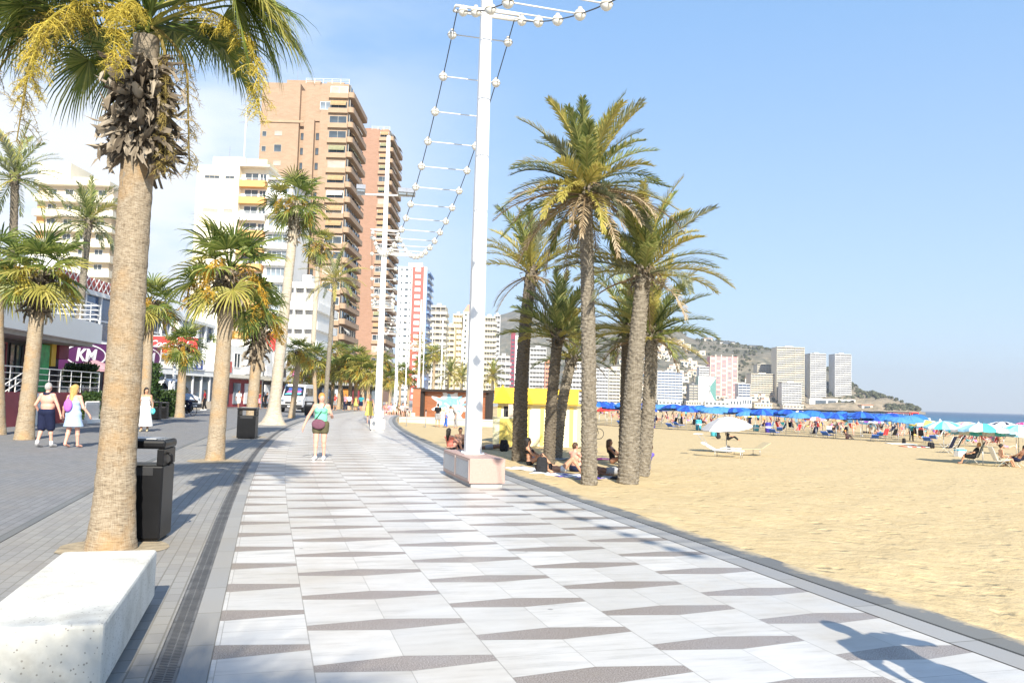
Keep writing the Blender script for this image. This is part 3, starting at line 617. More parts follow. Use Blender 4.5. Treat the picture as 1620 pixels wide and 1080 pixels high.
# ---- the big fan palm close to the camera, on the left
def big_palm():
    rnd = random.Random(11)
    b0 = G(175, 868); t = thing('fan_palm', 'big foreground fan palm with a skirt of grey dead leaf bases, between bench and bin', 'palm tree', b0)
    top = A(232, 60, b0.y+.1)-b0; H = top.z; p1 = A(209, 270, b0.y+.05)-b0
    fn = lambda s: Vector((0, 0, 0)).lerp(top, s)
    k = p1.z/H
    fan_trunk(lambda s: fn(s*k*1.03), p1.z*1.03, .185, .155, .06, 44, 260, rnd).build('trunk', 'fan_trunk', t, True)
    fan_trunk(lambda s: fn(k*.95+s*(1-k*.95)), H*(1-k*.95), .155, .13, 0, 18, 20, rnd).build('crown_stem', 'boot', t, True)
    mb = MB(); boots(mb, fn, k*1.045, .95, .185, .15, 560, .25, 0, rnd, .45); mb.build('dead_leaf_bases', 'boot', t)
    mb = MB(); T = top+Vector((0, 0, .30))
    spec = [(1.5, .35, 1.0, 1.08, 1.25), (1.75, .30, .95, 1.0, 1.4), (1.2, .55, .95, 1.0, .5), (2.0, .85, .9, 1.0, .3), (.7, .8, .9, 1.0, .3), (.2, .9, .9, .95, .3), (2.7, 1.05, .8, .95, 0), (-2.8, 1.0, .9, 1.0, .2), (-.5, .8, .9, .95, .3), (-1.2, .65, 1.0, 1.0, .4), (-1.7, .45, 1.0, 1.0, .6), (-2.2, .75, 1.0, 1.0, .3),
            (-1.45, .15, 1.0, .95, .7), (-1.0, .3, .95, .95, .7), (2.35, .8, .9, .95, .3), (-2.55, .7, 1.1, 1.0, .4), (.4, .35, .9, .9, .6), (-.1, .5, .9, .9, .5), (1.55, 1.05, .85, 1.0, 0), (-1.5, 1.1, .9, .95, 0), (0, 1.35, .8, .95, 0), (3.1, 1.25, .9, .95, 0), (-1.9, .3, 1.15, 1.0, .7), (1.0, .1, .8, .9, .8), (-1.3, -.25, .8, .85, .7), (-.8, -.1, .7, .85, .7), (1.62, .45, 1.15, 1.0, 1.1), (-2.0, 1.05, 1.2, 1.0, .3), (1.4, .5, 1.1, 1.05, 1.0), (1.85, .6, 1.0, 1.0, .9), (-1.55, .5, 1.2, 1.05, 1.0), (-1.8, .25, 1.2, 1.0, 1.2), (-1.3, .7, 1.2, 1.05, .6), (-2.4, .9, 1.1, 1.0, .5), (2.5, 1.0, .8, .95, .4), (-.3, .6, 1.0, 1.0, .6), (.5, .6, 1.0, 1.0, .6)]
    for i, (az, el, pet, bl, tl) in enumerate(spec):
        mi = 1 if rnd.random() < .32 else 0
        fan_frond(mb, T+Vector((0, 0, -.25*(i/len(spec)))), az, el, pet, bl, 64, mi, mi, rnd, .95, 1.8, .023, tl)
    mb.build('crown', FAN_M, t)
    for az, el, Ln, n, sp, m_ in ((3.05, .5, 1.45, 1900, .17, 'flower'), (-2.3, .55, 1.75, 2000, .20, 'flower'), (-1.9, .5, 1.9, 1500, .20, 'flower'), (1.75, .62, 2.15, 2200, .18, 'flower'), (-1.62, .55, 2.7, 1000, .25, 'flower_dry'), (-2.0, .3, 2.2, 900, .22, 'flower_dry'), (1.0, -.3, 1.7, 1300, .14, 'flower_dry'), (1.95, -.6, 1.75, 1300, .13, 'flower_dry')):
        mb = MB(); flower_cluster(mb, T+Vector((0, 0, -.15)), az, el, Ln, n, sp, 0, rnd, .0042, .06); mb.build('flower_cluster', m_, t)
    return t
big_palm()
# ---- fan palms along the street: own trunk, shared crowns
def fan_palm(label, base, top, r0, r1, flare, cr, boot_len=.0, boot_size=.22, flowers=0, pale=False, seed=1, group=None, fmat='flower_orange', near=True, bn=120, name='fan_palm'):
    rnd = random.Random(seed); t = thing(name, label, 'palm tree', base, 0, group); top = Vector(top)-Vector(base); H = top.z
    fn = lin((0, 0, 0), top)
    fan_trunk(fn, H, r0, r1, flare, 20 if near else 10, int(H/.05) if near else 24, rnd).build('trunk', 'fan_trunk_pale' if pale else 'fan_trunk', t, True)
    if boot_len: mb = MB(); boots(mb, fn, 1-boot_len/H, 1.0, r1*1.1, r1*1.5, bn, boot_size, 0, rnd, .9); mb.build('dead_leaf_bases', 'boot', t)
    n, pet, bl, nseg, el0, el1, yel = cr
    crown_fan(top, n, pet, bl, nseg, el0, el1, rnd, yel).build('crown', FAN_M, t)
    for i in range(flowers):
        mb = MB(); flower_cluster(mb, top, i*2*pi/flowers+rnd.uniform(-.4, .4)+.4, rnd.uniform(.2, .7), bl*rnd.uniform(1.2, 1.7)+.3, 520 if near else 130, .24 if near else .34, 0, rnd, .011 if near else .03, .11 if near else .16); mb.build('flower_cluster', fmat, t)
    return t
b = G(340, 728); fan_palm('fan palm with broad green crown in the round tree pit just beyond the black bin', b, A(363, 425, b.y+.2), .19, .165, .05, (30, .75, .95, 26, 1.45, -.75, .25), .95, .26, 5, False, 21, bn=150)
b = G(395, 690); fan_palm('fan palm with shaggy grey trunk top and orange fruit, behind the second black bin', b, A(412, 495, b.y), .2, .19, .04, (22, .6, .85, 22, 1.4, -.7, .4), 1.9, .36, 6, False, 22, bn=170)
b = G(431, 671.5); fan_palm('tall fan palm with whitish trunk flared at its foot, left of the woman in green', b, A(469, 318, b.y), .30, .22, .45, (30, 1.0, 1.15, 22, 1.4, -.8, .3), 2.2, .3, 5, True, 23, bn=90)
b = G(461, 661); fan_palm('small fan palm in front of the truck, right of the white flared trunk', b, A(474, 556, b.y), .2, .17, .05, (20, .6, .95, 18, 1.35, -.6, .3), .6, .25, 5, False, 24)
b = G(489, 646); fan_palm('very tall fan palm with orange hanging fruit, left of the dark street palm', b, A(505, 385, b.y), .3, .26, .1, (24, 1.2, 1.5, 18, 1.3, -.9, .6), 2.5, .5, 8, True, 25, near=False)
b = G(38, 695); fan_palm('fan palm with a mop of pale dead leaf bases, beside the couple at left', b, A(66, 428, b.y), .24, .19, .05, (28, .8, 1.05, 26, 1.4, -.55, .25), 1.35, .32, 5, False, 26, bn=190, fmat='flower')
b = G(284, 660); fan_palm('short fan palm with orange foot, behind the cyclist', b, A(291, 545, b.y), .26, .22, .05, (24, .8, 1.0, 20, 1.4, -.8, .4), .5, .25, 6, False, 27)
b = G(318, 644); fan_palm('short fan palm in front of the glass restaurant, right of the cyclist', b, A(325, 548, b.y), .24, .22, .05, (22, .9, 1.1, 18, 1.3, -.8, .5), .5, .25, 6, False, 28, near=False)
b = A(228, 655, 36); b.z = 0; fan_palm('fan palm whose green crown shows right behind the big foreground trunk', b, A(238, 478, 36), .22, .2, .05, (26, .8, 1.05, 22, 1.4, -.8, .4), .6, .25, 5, False, 29)
b = A(-4, 690, 27); b.z = 0; fan_palm('fan palm cut off by the left edge of the photo, heavy with orange fruit', b, A(-6, 415, 27), .22, .2, .05, (22, .8, 1.0, 20, 1.3, -.8, .5), .6, .25, 7, False, 30)
far_spots = [((527, 638), (527, 582), 'first of the small far street palms right of the dark palm'), ((535, 647), (541, 580), 'far street palm with dark thin trunk behind the woman in green'), ((553, 640.5), (556, 582), 'far street palm with light trunk in front of the dark cafe'), ((575, 635), (572, 580), 'far street palm left of the white mast bundle'),
             ((616, 641), (619, 600), 'far street palm just right of the white masts'), ((645, 634), (648, 597), 'far street palm above the sitting people'), ((660, 633), (668, 575), 'far street palm between the thin white masts, left of the mural'), ((684, 632), (688, 560), 'taller far street palm above the left end of the mural')]
far_spots += [((474, 643), (477, 588), 'short street palm between the truck and the totem'), ((499, 639), (497, 566), 'street palm with yellowed crown behind the tall orange-fruited palm'), ((519, 637), (514, 590), 'low street palm just left of the thin dark date palm'), ((543, 636.5), (534, 560), 'taller street palm before the foot of the brown tower'),
    ((562, 635), (565, 566), 'taller street palm before the redder tower'), ((583, 634), (582, 592), 'low street palm behind the foot of the second mast'), ((603, 634), (607, 572), 'street palm showing between the second and fourth masts'), ((632, 633.5), (634, 588), 'street palm above the seated row, left of the thin poles')]
for i, (pb, pt, lb) in enumerate(far_spots):
    b = G(*pb); b = A(pb[0], pb[1], min(b.y, (98 if pb[0] < 600 else 135)-3*(i % 5))); b.z = 0
    fan_palm('fan palm, '+lb, b, A(pt[0], pt[1], b.y), .24, .2, .05, (22, .95, 1.35, 14, 1.35, -.8, .6), .6, .3, 5, False, 40+i, None, near=False, bn=40)
# ---- date palms
def date_palm(label, base, top, r0, r1, cr, bend=(0, 0), dead=0, seed=1, dark=False, deadlen=2.4, fruit=0, cheap=False, group=None, deadn=30):
    rnd = random.Random(seed); t = thing('date_palm', label, 'palm tree', base, 0, group); top = Vector(top)-Vector(base); H = top.z; fn = lin((0, 0, 0), top, bend)
    date_trunk(fn, H, r0, r1, 16 if cheap else 32, rnd, .16 if cheap else .105, 8, .03 if cheap else .042, 3 if cheap else 4).build('trunk', 'date_trunk_dark' if dark else 'date_trunk', t)
    mb = MB(); boots(mb, fn, 1-.6/H, 1.0, r1*.95, r1*1.1, 60, .22, 0, rnd, 1.3); mb.build('dead_leaf_bases', 'boot', t)
    n, Ln, el0, el1, yel, dr, nl, ll = cr
    crown_date(top, n, Ln, el0, el1, rnd, nl, yel, dr, .06 if cheap else .036, ll).build('crown', DATE_M, t)
    if dead:
        mb = MB()
        for i in range(dead): date_frond(mb, top+Vector((0, 0, -.35)), i*GA+rnd.uniform(-.3, .3), rnd.uniform(-.5, .1), deadlen*rnd.uniform(.6, 1.1), rnd.uniform(.9, 1.3), deadn, .028, .34, 0, None, 9, rnd)
        mb.build('dead_fronds', 'dead_frond', t)
    for i in range(fruit):
        mb = MB(); flower_cluster(mb, top+Vector((0, 0, -.1)), i*2*pi/fruit+2.6, .5, 1.0, 90, .2, 0, rnd, .016, .2); mb.build('fruit_stalk', 'dead_frond', t)
    return t
def beach_palms():
    b = S(932, 766); date_palm('tallest beach palm, straight trunk and huge crown with hanging dead fronds', b, A(926, 288, b.y), .21, .165, (52, 2.35, 1.42, -.35, .4, 1.0, 60, .42), (.03, .0), 26, 61, deadlen=2.7, fruit=4)
    b = S(993, 764); date_palm('beach palm with thick leaning trunk and yellowed crown, right of the tallest palm', b, A(1020, 418, b.y), .29, .20, (34, 2.45, 1.42, .05, .5, .95, 60, .42), (-.05, 0), 3, 62, fruit=2)
    b = S(1016, 752); date_palm('lower beach palm behind the thick leaning trunk, green crown spreading right', b, A(1031, 520, b.y), .22, .19, (34, 2.3, 1.4, -.05, .3, .95, 46, .42), (.06, 0), 4, 63)
    b = S(988, 742); date_palm('shaded beach palm showing left behind the thick leaning trunk', b, A(994, 512, b.y), .22, .2, (26, 2.5, 1.4, -.1, .15, .95, 34, .42), (0, 0), 2, 64, True)  # darker trunk material puts the shade on this palm into its colour
    b = S(822, 730); date_palm('beach palm with dark trunk leaning right, left of the striped kiosk front', b, A(842, 420, b.y), .27, .2, (26, 2.5, 1.5, .35, .35, .9, 44, .42), (-.12, 0), 7, 65, True, deadlen=2.2)
    b = S(868, 738); date_palm('beach palm with slender dark trunk in front of the striped kiosk', b, A(884, 520, b.y), .2, .17, (32, 1.95, 1.45, .1, .35, .8, 44, .4), (-.05, 0), 2, 66, True)
    b = S(880, 726); date_palm('beach palm with pale trunk bending right under a low crown, by the kiosk', b, A(908, 556, b.y), .22, .19, (24, 1.9, 1.4, .05, .2, .9, 32, .38), (-.12, 0), 2, 67)
beach_palms()
for (px, py, tx, ty, Y, ln, sd, lb) in [(14, 640, 24, 275, 44, 2.9, 71, 'tall date palm with dark drooping crown at the left edge, before the hotel'), (112, 640, 141, 345, 50, 2.5, 72, 'slim date palm in front of the hotel, left of the big foreground trunk'), (514, 640, 530, 440, 78, 3.6, 73, 'date palm with a thin dark trunk, left of the white masts'),
        (704, 640, 712, 588, 120, 3.0, 74, 'date palm above the middle of the mural'), (729, 640, 731, 595, 125, 2.6, 75, 'date palm above the mural, right against the nearest mast'), (777, 640, 780, 592, 118, 2.4, 76, 'date palm right of the nearest mast, left of the kiosk'), (668, 640, 664, 550, 150, 3.6, 77, 'dark date palm in front of the red and white tower')]:
    b = A(px, py, Y); b.z = 0
    date_palm(lb, b, A(tx, ty, Y), .22, .2, (34, ln, 1.4, -.5, .15 if Y < 60 else .45, 1.1, 24, .5), (0, 0), 0, sd, Y < 60 and px < 100, cheap=True)
# palms behind the camera that throw soft frond shadows over the near paving and the road
for i, (x, y, H_, cr_) in enumerate(((1.5, -11.2, 9.4, (20, .9, 1.0, 20, 1.4, -.6, .3)), (-4.3, -1.7, 6.6, (14, .5, .62, 18, 1.2, -.5, .3)))):
    b = Vector((x, y, 0)); fan_palm(('tall fan palm standing behind the camera whose fronds shade the near marble', 'fan palm behind the camera on the left whose shadow falls on the road')[i], b, b+Vector((0, 0, H_)), .2, .17, .05, cr_, .8, .26, 0, False, 33+i)
# ---- hedges, bushes
def leafy(name, label, cat, c, size, rz, n, ls, seed, lumps=6):
    rnd = random.Random(seed); t = thing(name, label, cat, (c[0], c[1], 0), rz); mb = MB()
    for i in range(n):
        p = Vector((rnd.uniform(-1, 1)*size[0]/2, rnd.uniform(-1, 1)*size[1]/2, rnd.uniform(0, 1)*size[2]))
        face = rnd.randrange(3)
        if face == 0: p.x = math.copysign(size[0]/2, p.x)
        elif face == 1: p.y = math.copysign(size[1]/2, p.y)
        else: p.z = size[2]
        p += Vector((rnd.gauss(0, .06), rnd.gauss(0, .06), rnd.gauss(0, .06)))+Vector((0, 0, .12*mnoise.noise(p*1.3))); p.z += c[2]
        d = Vector((rnd.gauss(0, 1), rnd.gauss(0, 1), rnd.gauss(.4, 1))).normalized(); sd = d.cross(Vector((rnd.gauss(0, 1), rnd.gauss(0, 1), rnd.gauss(0, 1)))).normalized()
        ribbon(mb, [p, p+d*ls*.5, p+d*ls], [ls*.15, ls*.6, ls*.05], sd)
    mb.build('foliage', 'hedge_leaf', t)
    MB().bb(-size[0]/2+.1, size[0]/2-.1, -size[1]/2+.1, size[1]/2-.1, c[2]-(c[2] if c[2] < .5 else 0), c[2]+size[2]-.12).build('inner_twigs', 'hedge_leaf', t)
    return t
# ================================================================ STREET FURNITURE
def Mx(loc=(0,0,0), rx=0, ry=0, rz=0): return Matrix.Translation(loc) @ Euler((rx, ry, rz)).to_matrix().to_4x4()
AZ0 = radians(16.4)
# bench
def bench():
    t = thing('bench', 'solid white terrazzo block bench in the left foreground, in front of the big palm', 'bench', A(165, 990, 4.3)*1, AZ0)
    t.location.z = 0
    mb = MB(); mb.bb(-.64, 0, 0, 2.09, .045, .40); mb.build('seat_block', 'terrazzo', t, False, .02)
    MB().bb(-.58, -.06, .06, 2.03, .001, .044).build('plinth', 'grey_concrete', t)
bench()
# tree pits
for px, py, r, lb in ((340, 729, .62, 'round tree pit of bare earth round the palm beyond the bin'), (179, 866, .52, 'worn earth round the foot of the big foreground palm'), (395, 691, .6, 'round tree pit of the shaggy palm behind the second bin')):
    p = G(px, py); mb = MB(); k = 26
    rnd = random.Random(px)
    vs = [(p.x, p.y, .012)]+[(p.x+r*(1+rnd.uniform(-.05, .05))*cos(2*pi*i/k), p.y+r*(1+rnd.uniform(-.05, .05))*sin(2*pi*i/k), .006) for i in range(k)]
    mb.add(vs, [(0, 1+i, 1+(i+1) % k) for i in range(k)])
    o = mb.build('tree_pit', 'pit_earth' if 'pit_earth' in M else mat('pit_earth', (.36,.29,.19), .95, .3, 9, .6, 40) and 'pit_earth'); tag(o, lb, 'tree pit', None)
# leaf litter by the big palm
# bins
def make_bin(loc, rz, label):
    t = thing('litter_bin', label, 'litter bin', loc, rz)
    w, d = .31, .25
    mb = MB(); mb.bb(-w, w, -d, d, .03, .80); mb.build('body', 'black_metal', t, False, .02)
    MB().bb(-w+.04, w-.04, -d+.04, d-.04, .0, .03).build('foot', 'black_plastic', t)
    for sx in (-1, 1):
        MB().bb(sx*w-(.07 if sx > 0 else 0), sx*w+(.07 if sx < 0 else 0), -d, d, .802, .975).build('side_post', 'black_metal', t, False, .008)
    mb = MB(); mb.bb(-w-.012, w+.012, -d-.012, d+.012, .977, 1.07); mb.build('lid', 'black_metal', t, False, .03)
    MB().bb(-w+.09, w-.10, -d+.07, d-.07, 1.0715, 1.082).build('stub_plate', 'galv', t, False, .003)
    mb = MB()
    for k in range(5): mb.bb(w-.085+k*.016, w-.078+k*.016, -d+.06, d-.06, 1.0715, 1.08)
    mb.build('lid_ribs', 'galv', t)
    MB().tube([(w+.005, -.1, .93), (w+.04, -.09, .90), (w+.045, -.08, .84), (w+.005, -.07, .80)], .014, 8).build('handle', 'black_metal', t, True)
    MB().bb(-w+.10, w-.10, -d-.004, -d-.001, .70, .785).build('slot_plate', 'black_plastic', t)
    return t
c = G(263, 860); b1 = make_bin(c+Vector((-.44, .24, 0)), AZ0*.55, 'tall black litter bin with open slot, half hidden by the big foreground palm')
for px, py, lb, sc in ((387, 694, 'black litter bin with bright slot, in front of the shaggy palm in mid street', 1), (254, 662, 'small black litter bin beyond the woman in the white dress', .85), (241, 664, 'black litter bin partly hidden behind the woman in the white dress', .9), (487.5, 657, 'black litter bin behind the arm of the woman in green', 1)):
    dup(b1, G(px, py)+Vector((0, .25, 0)), .1, lb, None, sc)
# totem
t = thing('totem', 'tall plain black totem panel standing left of the bin behind the woman in green', 'totem', G(477, 649), .1)
MB().bb(-.42, .42, -.09, .09, .06, 2.0).build('panel', 'black_metal', t, False, .02); MB().bb(-.5, .5, -.16, .16, 0, .058).build('base_plate', 'galv', t)
# masts and the ladder of lamps
P0, P1, P2 = G(742, 771), G(794, 769), G(701, 750)
md_ = (P2-P0).length; dax = (P2-P0).normalized(); wax = Vector((dax.y, -dax.x, 0)); m_rz = atan2(wax.y, wax.x); mw = (P1-P0).dot(wax)
mc = P0+dax*md_/2+wax*mw/2
S1, U1, H1_ = su(mc.x, mc.y)
def make_mast(loc, rz, label, H=14.0, stone='pink_granite', w=.64, d=1.25, flood=False):
    t = thing('light_mast', label, 'light mast', loc, rz, 'white masts along the promenade')
    a, c = w/2, d/2
    MB().bb(-a+.04, a-.04, -c+.04, c-.04, 0, .07).build('plinth', 'grey_concrete', t)
    bx = MB().bb(-a, a, -c, c, .072, .52).build('base_box', stone, t, False, .008)
    for k in (0, 1):
        y0 = -c+.05+k*(d/2-.02); y1 = y0+d/2-.09
        f = MB(); x = -a
        for (ya, yb, za, zb) in ((y0, y1, .11, .145), (y0, y1, .455, .49), (y0, y0+.035, .146, .454), (y1-.035, y1, .146, .454)): f.bb(x-.012, x-.0005, ya, yb, za, zb)
        g = f.build('vent_panel', 'grey_pink' if 'grey_pink' in M else (mat('grey_pink', (.42,.34,.31), .6, .08, 8), 'grey_pink')[1], t)
        lv = MB()
        for q in range(13): lv.box((x-.004, (y0+y1)/2, .16+q*.0235), (.006, y1-y0-.075, .018), 0, 0, ('Y', .5))
        lv.build('louvre', 'light_grey', g)
    p = MB(); prof = [(0, .155), (3, .14), (6.5, .12), (9.4, .105), (H-.5, .085)]
    vs = []; 
    for z, r in prof:
        for k in range(16):
            an = 2*pi*(k+.5)/16; e = (abs(cos(an))**8+abs(sin(an))**8)**(-1/8); vs.append((r*e*cos(an), r*e*sin(an), .521+z))
    p.add(vs, [(i*16+j, i*16+(j+1) % 16, (i+1)*16+(j+1) % 16, (i+1)*16+j) for i in range(len(prof)-1) for j in range(16)]+[tuple(range(len(vs)-16, len(vs)))])
    p.build('post', 'white_paint', t)
    b_ = MB(); b_.bb(-.2, .2, -.2, .2, .5205, .535); [b_.lathe([(.02, 0), (.02, .03), (0, .035)], 8, (x_, y_, .535)) for x_ in (-.17, .17) for y_ in (-.17, .17)]; b_.build('foot_plate', 'white_paint', t)
    MB().bb(-.075, .075, -.1545, -.149, 1.25, 1.62).build('hatch', 'white_paint', t, False, .004); sm = MB(); [sm.lathe([(r_, z_), (r_+.006, z_+.012), (r_, z_+.024)], 16, (0, 0, .52), 0, 1, 1, pi/16) for z_, r_ in ((3.0, .1455), (6.5, .1255))]; sm.build('weld_seam', 'white_paint', t)
    b_ = MB()
    for z in (2.0, 2.35, 2.9): b_.lathe([(.012, -.005), (.012, 0)], 8, (0, 0, 0)); b_.ball((-.045, -.152+z*.0045, .52+z), .012, 6)
    b_.build('bolt', 'galv', t)
    arm = MB(); arm.tube([(-.66, -.12, 9.45), (.66, -.12, 9.45)], .03, 8); arm.tube([(-.66, .12, 9.45), (.66, .12, 9.45)], .03, 8); arm.tube([(-.66, -.12, 9.45), (-.66, .12, 9.45)], .02, 6); arm.tube([(.66, -.12, 9.45), (.66, .12, 9.45)], .02, 6)
    arm.build('cross_arm', 'white_paint', t, True)
    if flood:
        a2 = MB(); a2.tube([(-1.35, 0, 11.1), (1.1, 0, 11.2)], .05, 8); a2.build('flood_arm', 'white_paint', t, True)
        for x_ in (-1.2, .75, 1.15):
            fl = MB(); fl.box((x_, -.15, 11.33), (.42, .3, .28), 0, 0, ('X', -.6)); f_ = fl.build('floodlight', 'galv', t)
            MB().box((x_, -.27, 11.25), (.34, .02, .2), 0, 0, ('X', -.6)).build('lens', 'glass_pale', f_)
    return t
mast_pts = []
for k in range(-1, 7):
    q = along(S1+k*22.6, U1-.0); s_, u_, hd = su(q.x, q.y); mast_pts.append((q, hd))
mast_pts[1] = (mc, m_rz); q2 = G(592, 681); q2 = q2+Vector((.05, .5, 0)); mast_pts[2] = (q2, mast_pts[2][1]*1)
mlab = {1: 'nearest white light mast on a pink granite box with vent panels, right of the promenade', 2: 'second white light mast on a white box, behind the woman in green', 3: 'third white light mast, close behind the second one on its left',
        4: 'fourth white light mast, just right of the second one', 5: 'white light mast left of the mural, rising from behind its wooden side wall', 6: 'farthest white light mast above the left part of the mural', 7: 'white light mast far behind the mural'}
for k in range(1, 8):
    q, hd = mast_pts[k]; make_mast(q, hd, mlab[k], 14, 'pink_granite' if k == 1 else 'white_stone', mw if k == 1 else .66, md_ if k == 1 else 1.2, k == 2)
lampme = MB(); lampme.ball((0, 0, 0), .095, 14); lampme.lathe([(.0, .12), (.035, .12), (.04, .085), (.06, .06), (.06, .03)], 12, (0, 0, 0), 1); lampme.lathe([(.098, -.012), (.102, 0), (.098, .012)], 14, (0, 0, 0), 1)
LAMP = lampme.mesh('lamp', ['lamp_white', 'lamp_ring'], True)
RUNG = MB().tube([(-.58, 0, 0), (.58, 0, 0)], .013, 6).mesh('rung', 'white_paint', True)
def ladder(a, b, label, ha, hb, sag, step=1.1, t0=0., t1=1.):
    (qa, _), (qb, _) = a, b; d = qb-qa; Ln = d.length; rz = atan2(d.y, d.x)-pi/2
    t = thing('lamp_ladder', label, 'lamp string', (qa.x, qa.y, 0), rz, 'lamp ladders strung between the masts')
    zf = lambda y: ha+(hb-ha)*y/Ln-sag*4*(y/Ln)*(1-y/Ln)
    for sx in (-.6, .6): MB().tube([(sx, Ln*(t0+(t1-t0)*i/40), zf(Ln*(t0+(t1-t0)*i/40))) for i in range(41)], .011, 5).build('cable', 'cable', t)
    n = int(Ln*(t1-t0)/step)
    for i in range(n+1):
        y = Ln*t0+.55+i*step
        if y > Ln*t1-.2: break
        r = link('rung', RUNG, t); r.location = (0, y, zf(y))
        for sx in (-.6, .6): l_ = link('lamp', LAMP, r); l_.location = (sx, 0, -.01)
ladder(mast_pts[1], mast_pts[0], 'string of round lamps on rungs passing overhead from the nearest mast towards the camera', 9.42, 9.42, 2.9, 1.1)
ladder(mast_pts[1], mast_pts[2], 'sagging ladder of round white lamps between the nearest mast and the second mast', 9.42, 9.42, 2.75, 1.1)
for k in (2, 3, 4): ladder(mast_pts[k], mast_pts[k+1], ('sagging ladder of lamps from the second mast to the third', 'sagging ladder of lamps from the third mast to the fourth', 'sagging ladder of lamps beyond the fourth mast')[k-2], 9.42, 9.42, 2.4, 1.4)
# thin flag poles / lamp posts beyond
for px, ptop, Y, lb in ((668, 510, 130, 'thin white pole behind the left end of the mural'), (681, 512, 140, 'second thin white pole behind the mural, right of the first'), (702, 560, 150, 'short thin white pole over the middle of the mural'), (641, 470, 120, 'thin white pole just right of the fourth mast')):
    p0 = A(px, 630, Y); p0.z = 0; h = A(px, ptop, Y).z; t = thing('flag_pole', lb, 'pole', p0)
    MB().lathe([(.16, 0), (.09, .2), (.06, h), (0, h+.08)], 10).build('shaft', 'white_paint', t, True); MB().lathe([(.3, 0), (.3, .06)], 12).build('foot', 'galv', t)
    MB().ball((0, 0, h+.15), .12, 8).build('finial', 'lamp_white', t, True)
# wooden wall with the paint-splash mural
def mural():
    p0 = A(672, 661, 74); p1 = A(771, 661, 70); z0 = -.45; ht = A(720, 620, 71.5).z
    d = p1-p0; L_ = hypot(d.x, d.y); t = thing('mural_wall', 'long red-brown wooden wall with a white and blue paint-splash mural, left of the kiosk', 'wall', (p0.x, p0.y, z0), atan2(d.y, d.x))
    h = ht-z0; rows = 9; mb = MB()
    for r in range(rows): mb.bb(0, L_, -.06, .06, h*r/rows+.006, h*(r+1)/rows)
    mb.build('boards', 'wood_red', t); MB().bb(-.15, L_+.4, -.5, .4, h+.002, h+.22).build('roof_edge', 'wood_edge', t); MB().bb(L_+.003, L_+.35, -.3, .3, .3, h).build('end_post', 'wood_edge', t); MB().bb(-.35, -.003, -.3, .3, .0, h).build('end_post', 'wood_edge', t)
    rnd = random.Random(5); cx, cz = L_*.42, h*.50
    def blob(r0, r1, sp, seed, y, mi, ox=0, oz=0, sc=(1, .72)):
        rg = random.Random(seed); k = 72; pts = [(cx+ox, y, cz+oz)]
        for i in range(k):
            a = 2*pi*i/k; r = r0+(r1-r0)*(max(0, sin(a*sp+seed))**1.5)*(.6+.6*rg.random()); pts.append((cx+ox+r*cos(a)*sc[0], y, cz+oz+max(-cz*.95, min(h-cz-.05, r*sin(a)*sc[1]))))
        return MB().add(pts, [(0, 1+(i+1) % k, 1+i) for i in range(k)])
    blob(1.55, 2.5, 9, 3, -.066, 0).build('splash', 'mural_white', t); blob(.9, 1.7, 7, 8, -.070, 0, .1, .25, (1.2, .6)).build('splash', 'mural_blue', t); blob(.3, 1.1, 5, 4, -.074, 0, .1, -.1, (1.4, .4)).build('splash', 'mural_white', t); blob(.15, .75, 6, 6, -.078, 0, -.7, -.35, (1.2, .6)).build('splash', 'mural_yellow', t)
    blob(.1, .7, 5, 12, -.079, 0, .9, .1, (1, .8)).build('splash', 'mural_white', t)
    q0 = A(652, 656, 78); t2 = thing('wooden_shed', 'small red-brown wooden shed end standing just left of the mural wall', 'shed', (q0.x, q0.y, -.2), .1)
    MB().bb(0, 1.05, 0, 2.2, 0, 2.6).build('boards', 'wood_red', t2); MB().bb(-.06, 1.12, -.06, 2.3, 2.602, 2.7).build('roof', 'wood_edge', t2)
mural()
w0 = A(600, 655, 70); mb = MB(); pw = [along(S1+60, KERB+.05), along(S1+48, KERB+1.0), A(705, 657, 66), A(775, 657, 64)]
# low pale wall / terrace edge below the mural
a0, a1 = A(628, 661, 66), A(780, 662, 66.5); t = thing('terrace_wall', 'low pale terrace wall on the sand below the mural', 'low wall', (a0.x, a0.y, -.75), atan2(a1.y-a0.y, a1.x-a0.x)); Lw = (a1-a0).length
MB().bb(0, Lw, 0, 9, 0, .62).build('wall', 'beige_wall', t, False, .03); MB().bb(-.05, Lw+.05, -.05, .35, .622, .70).build('coping', 'light_grey', t, False, .01)
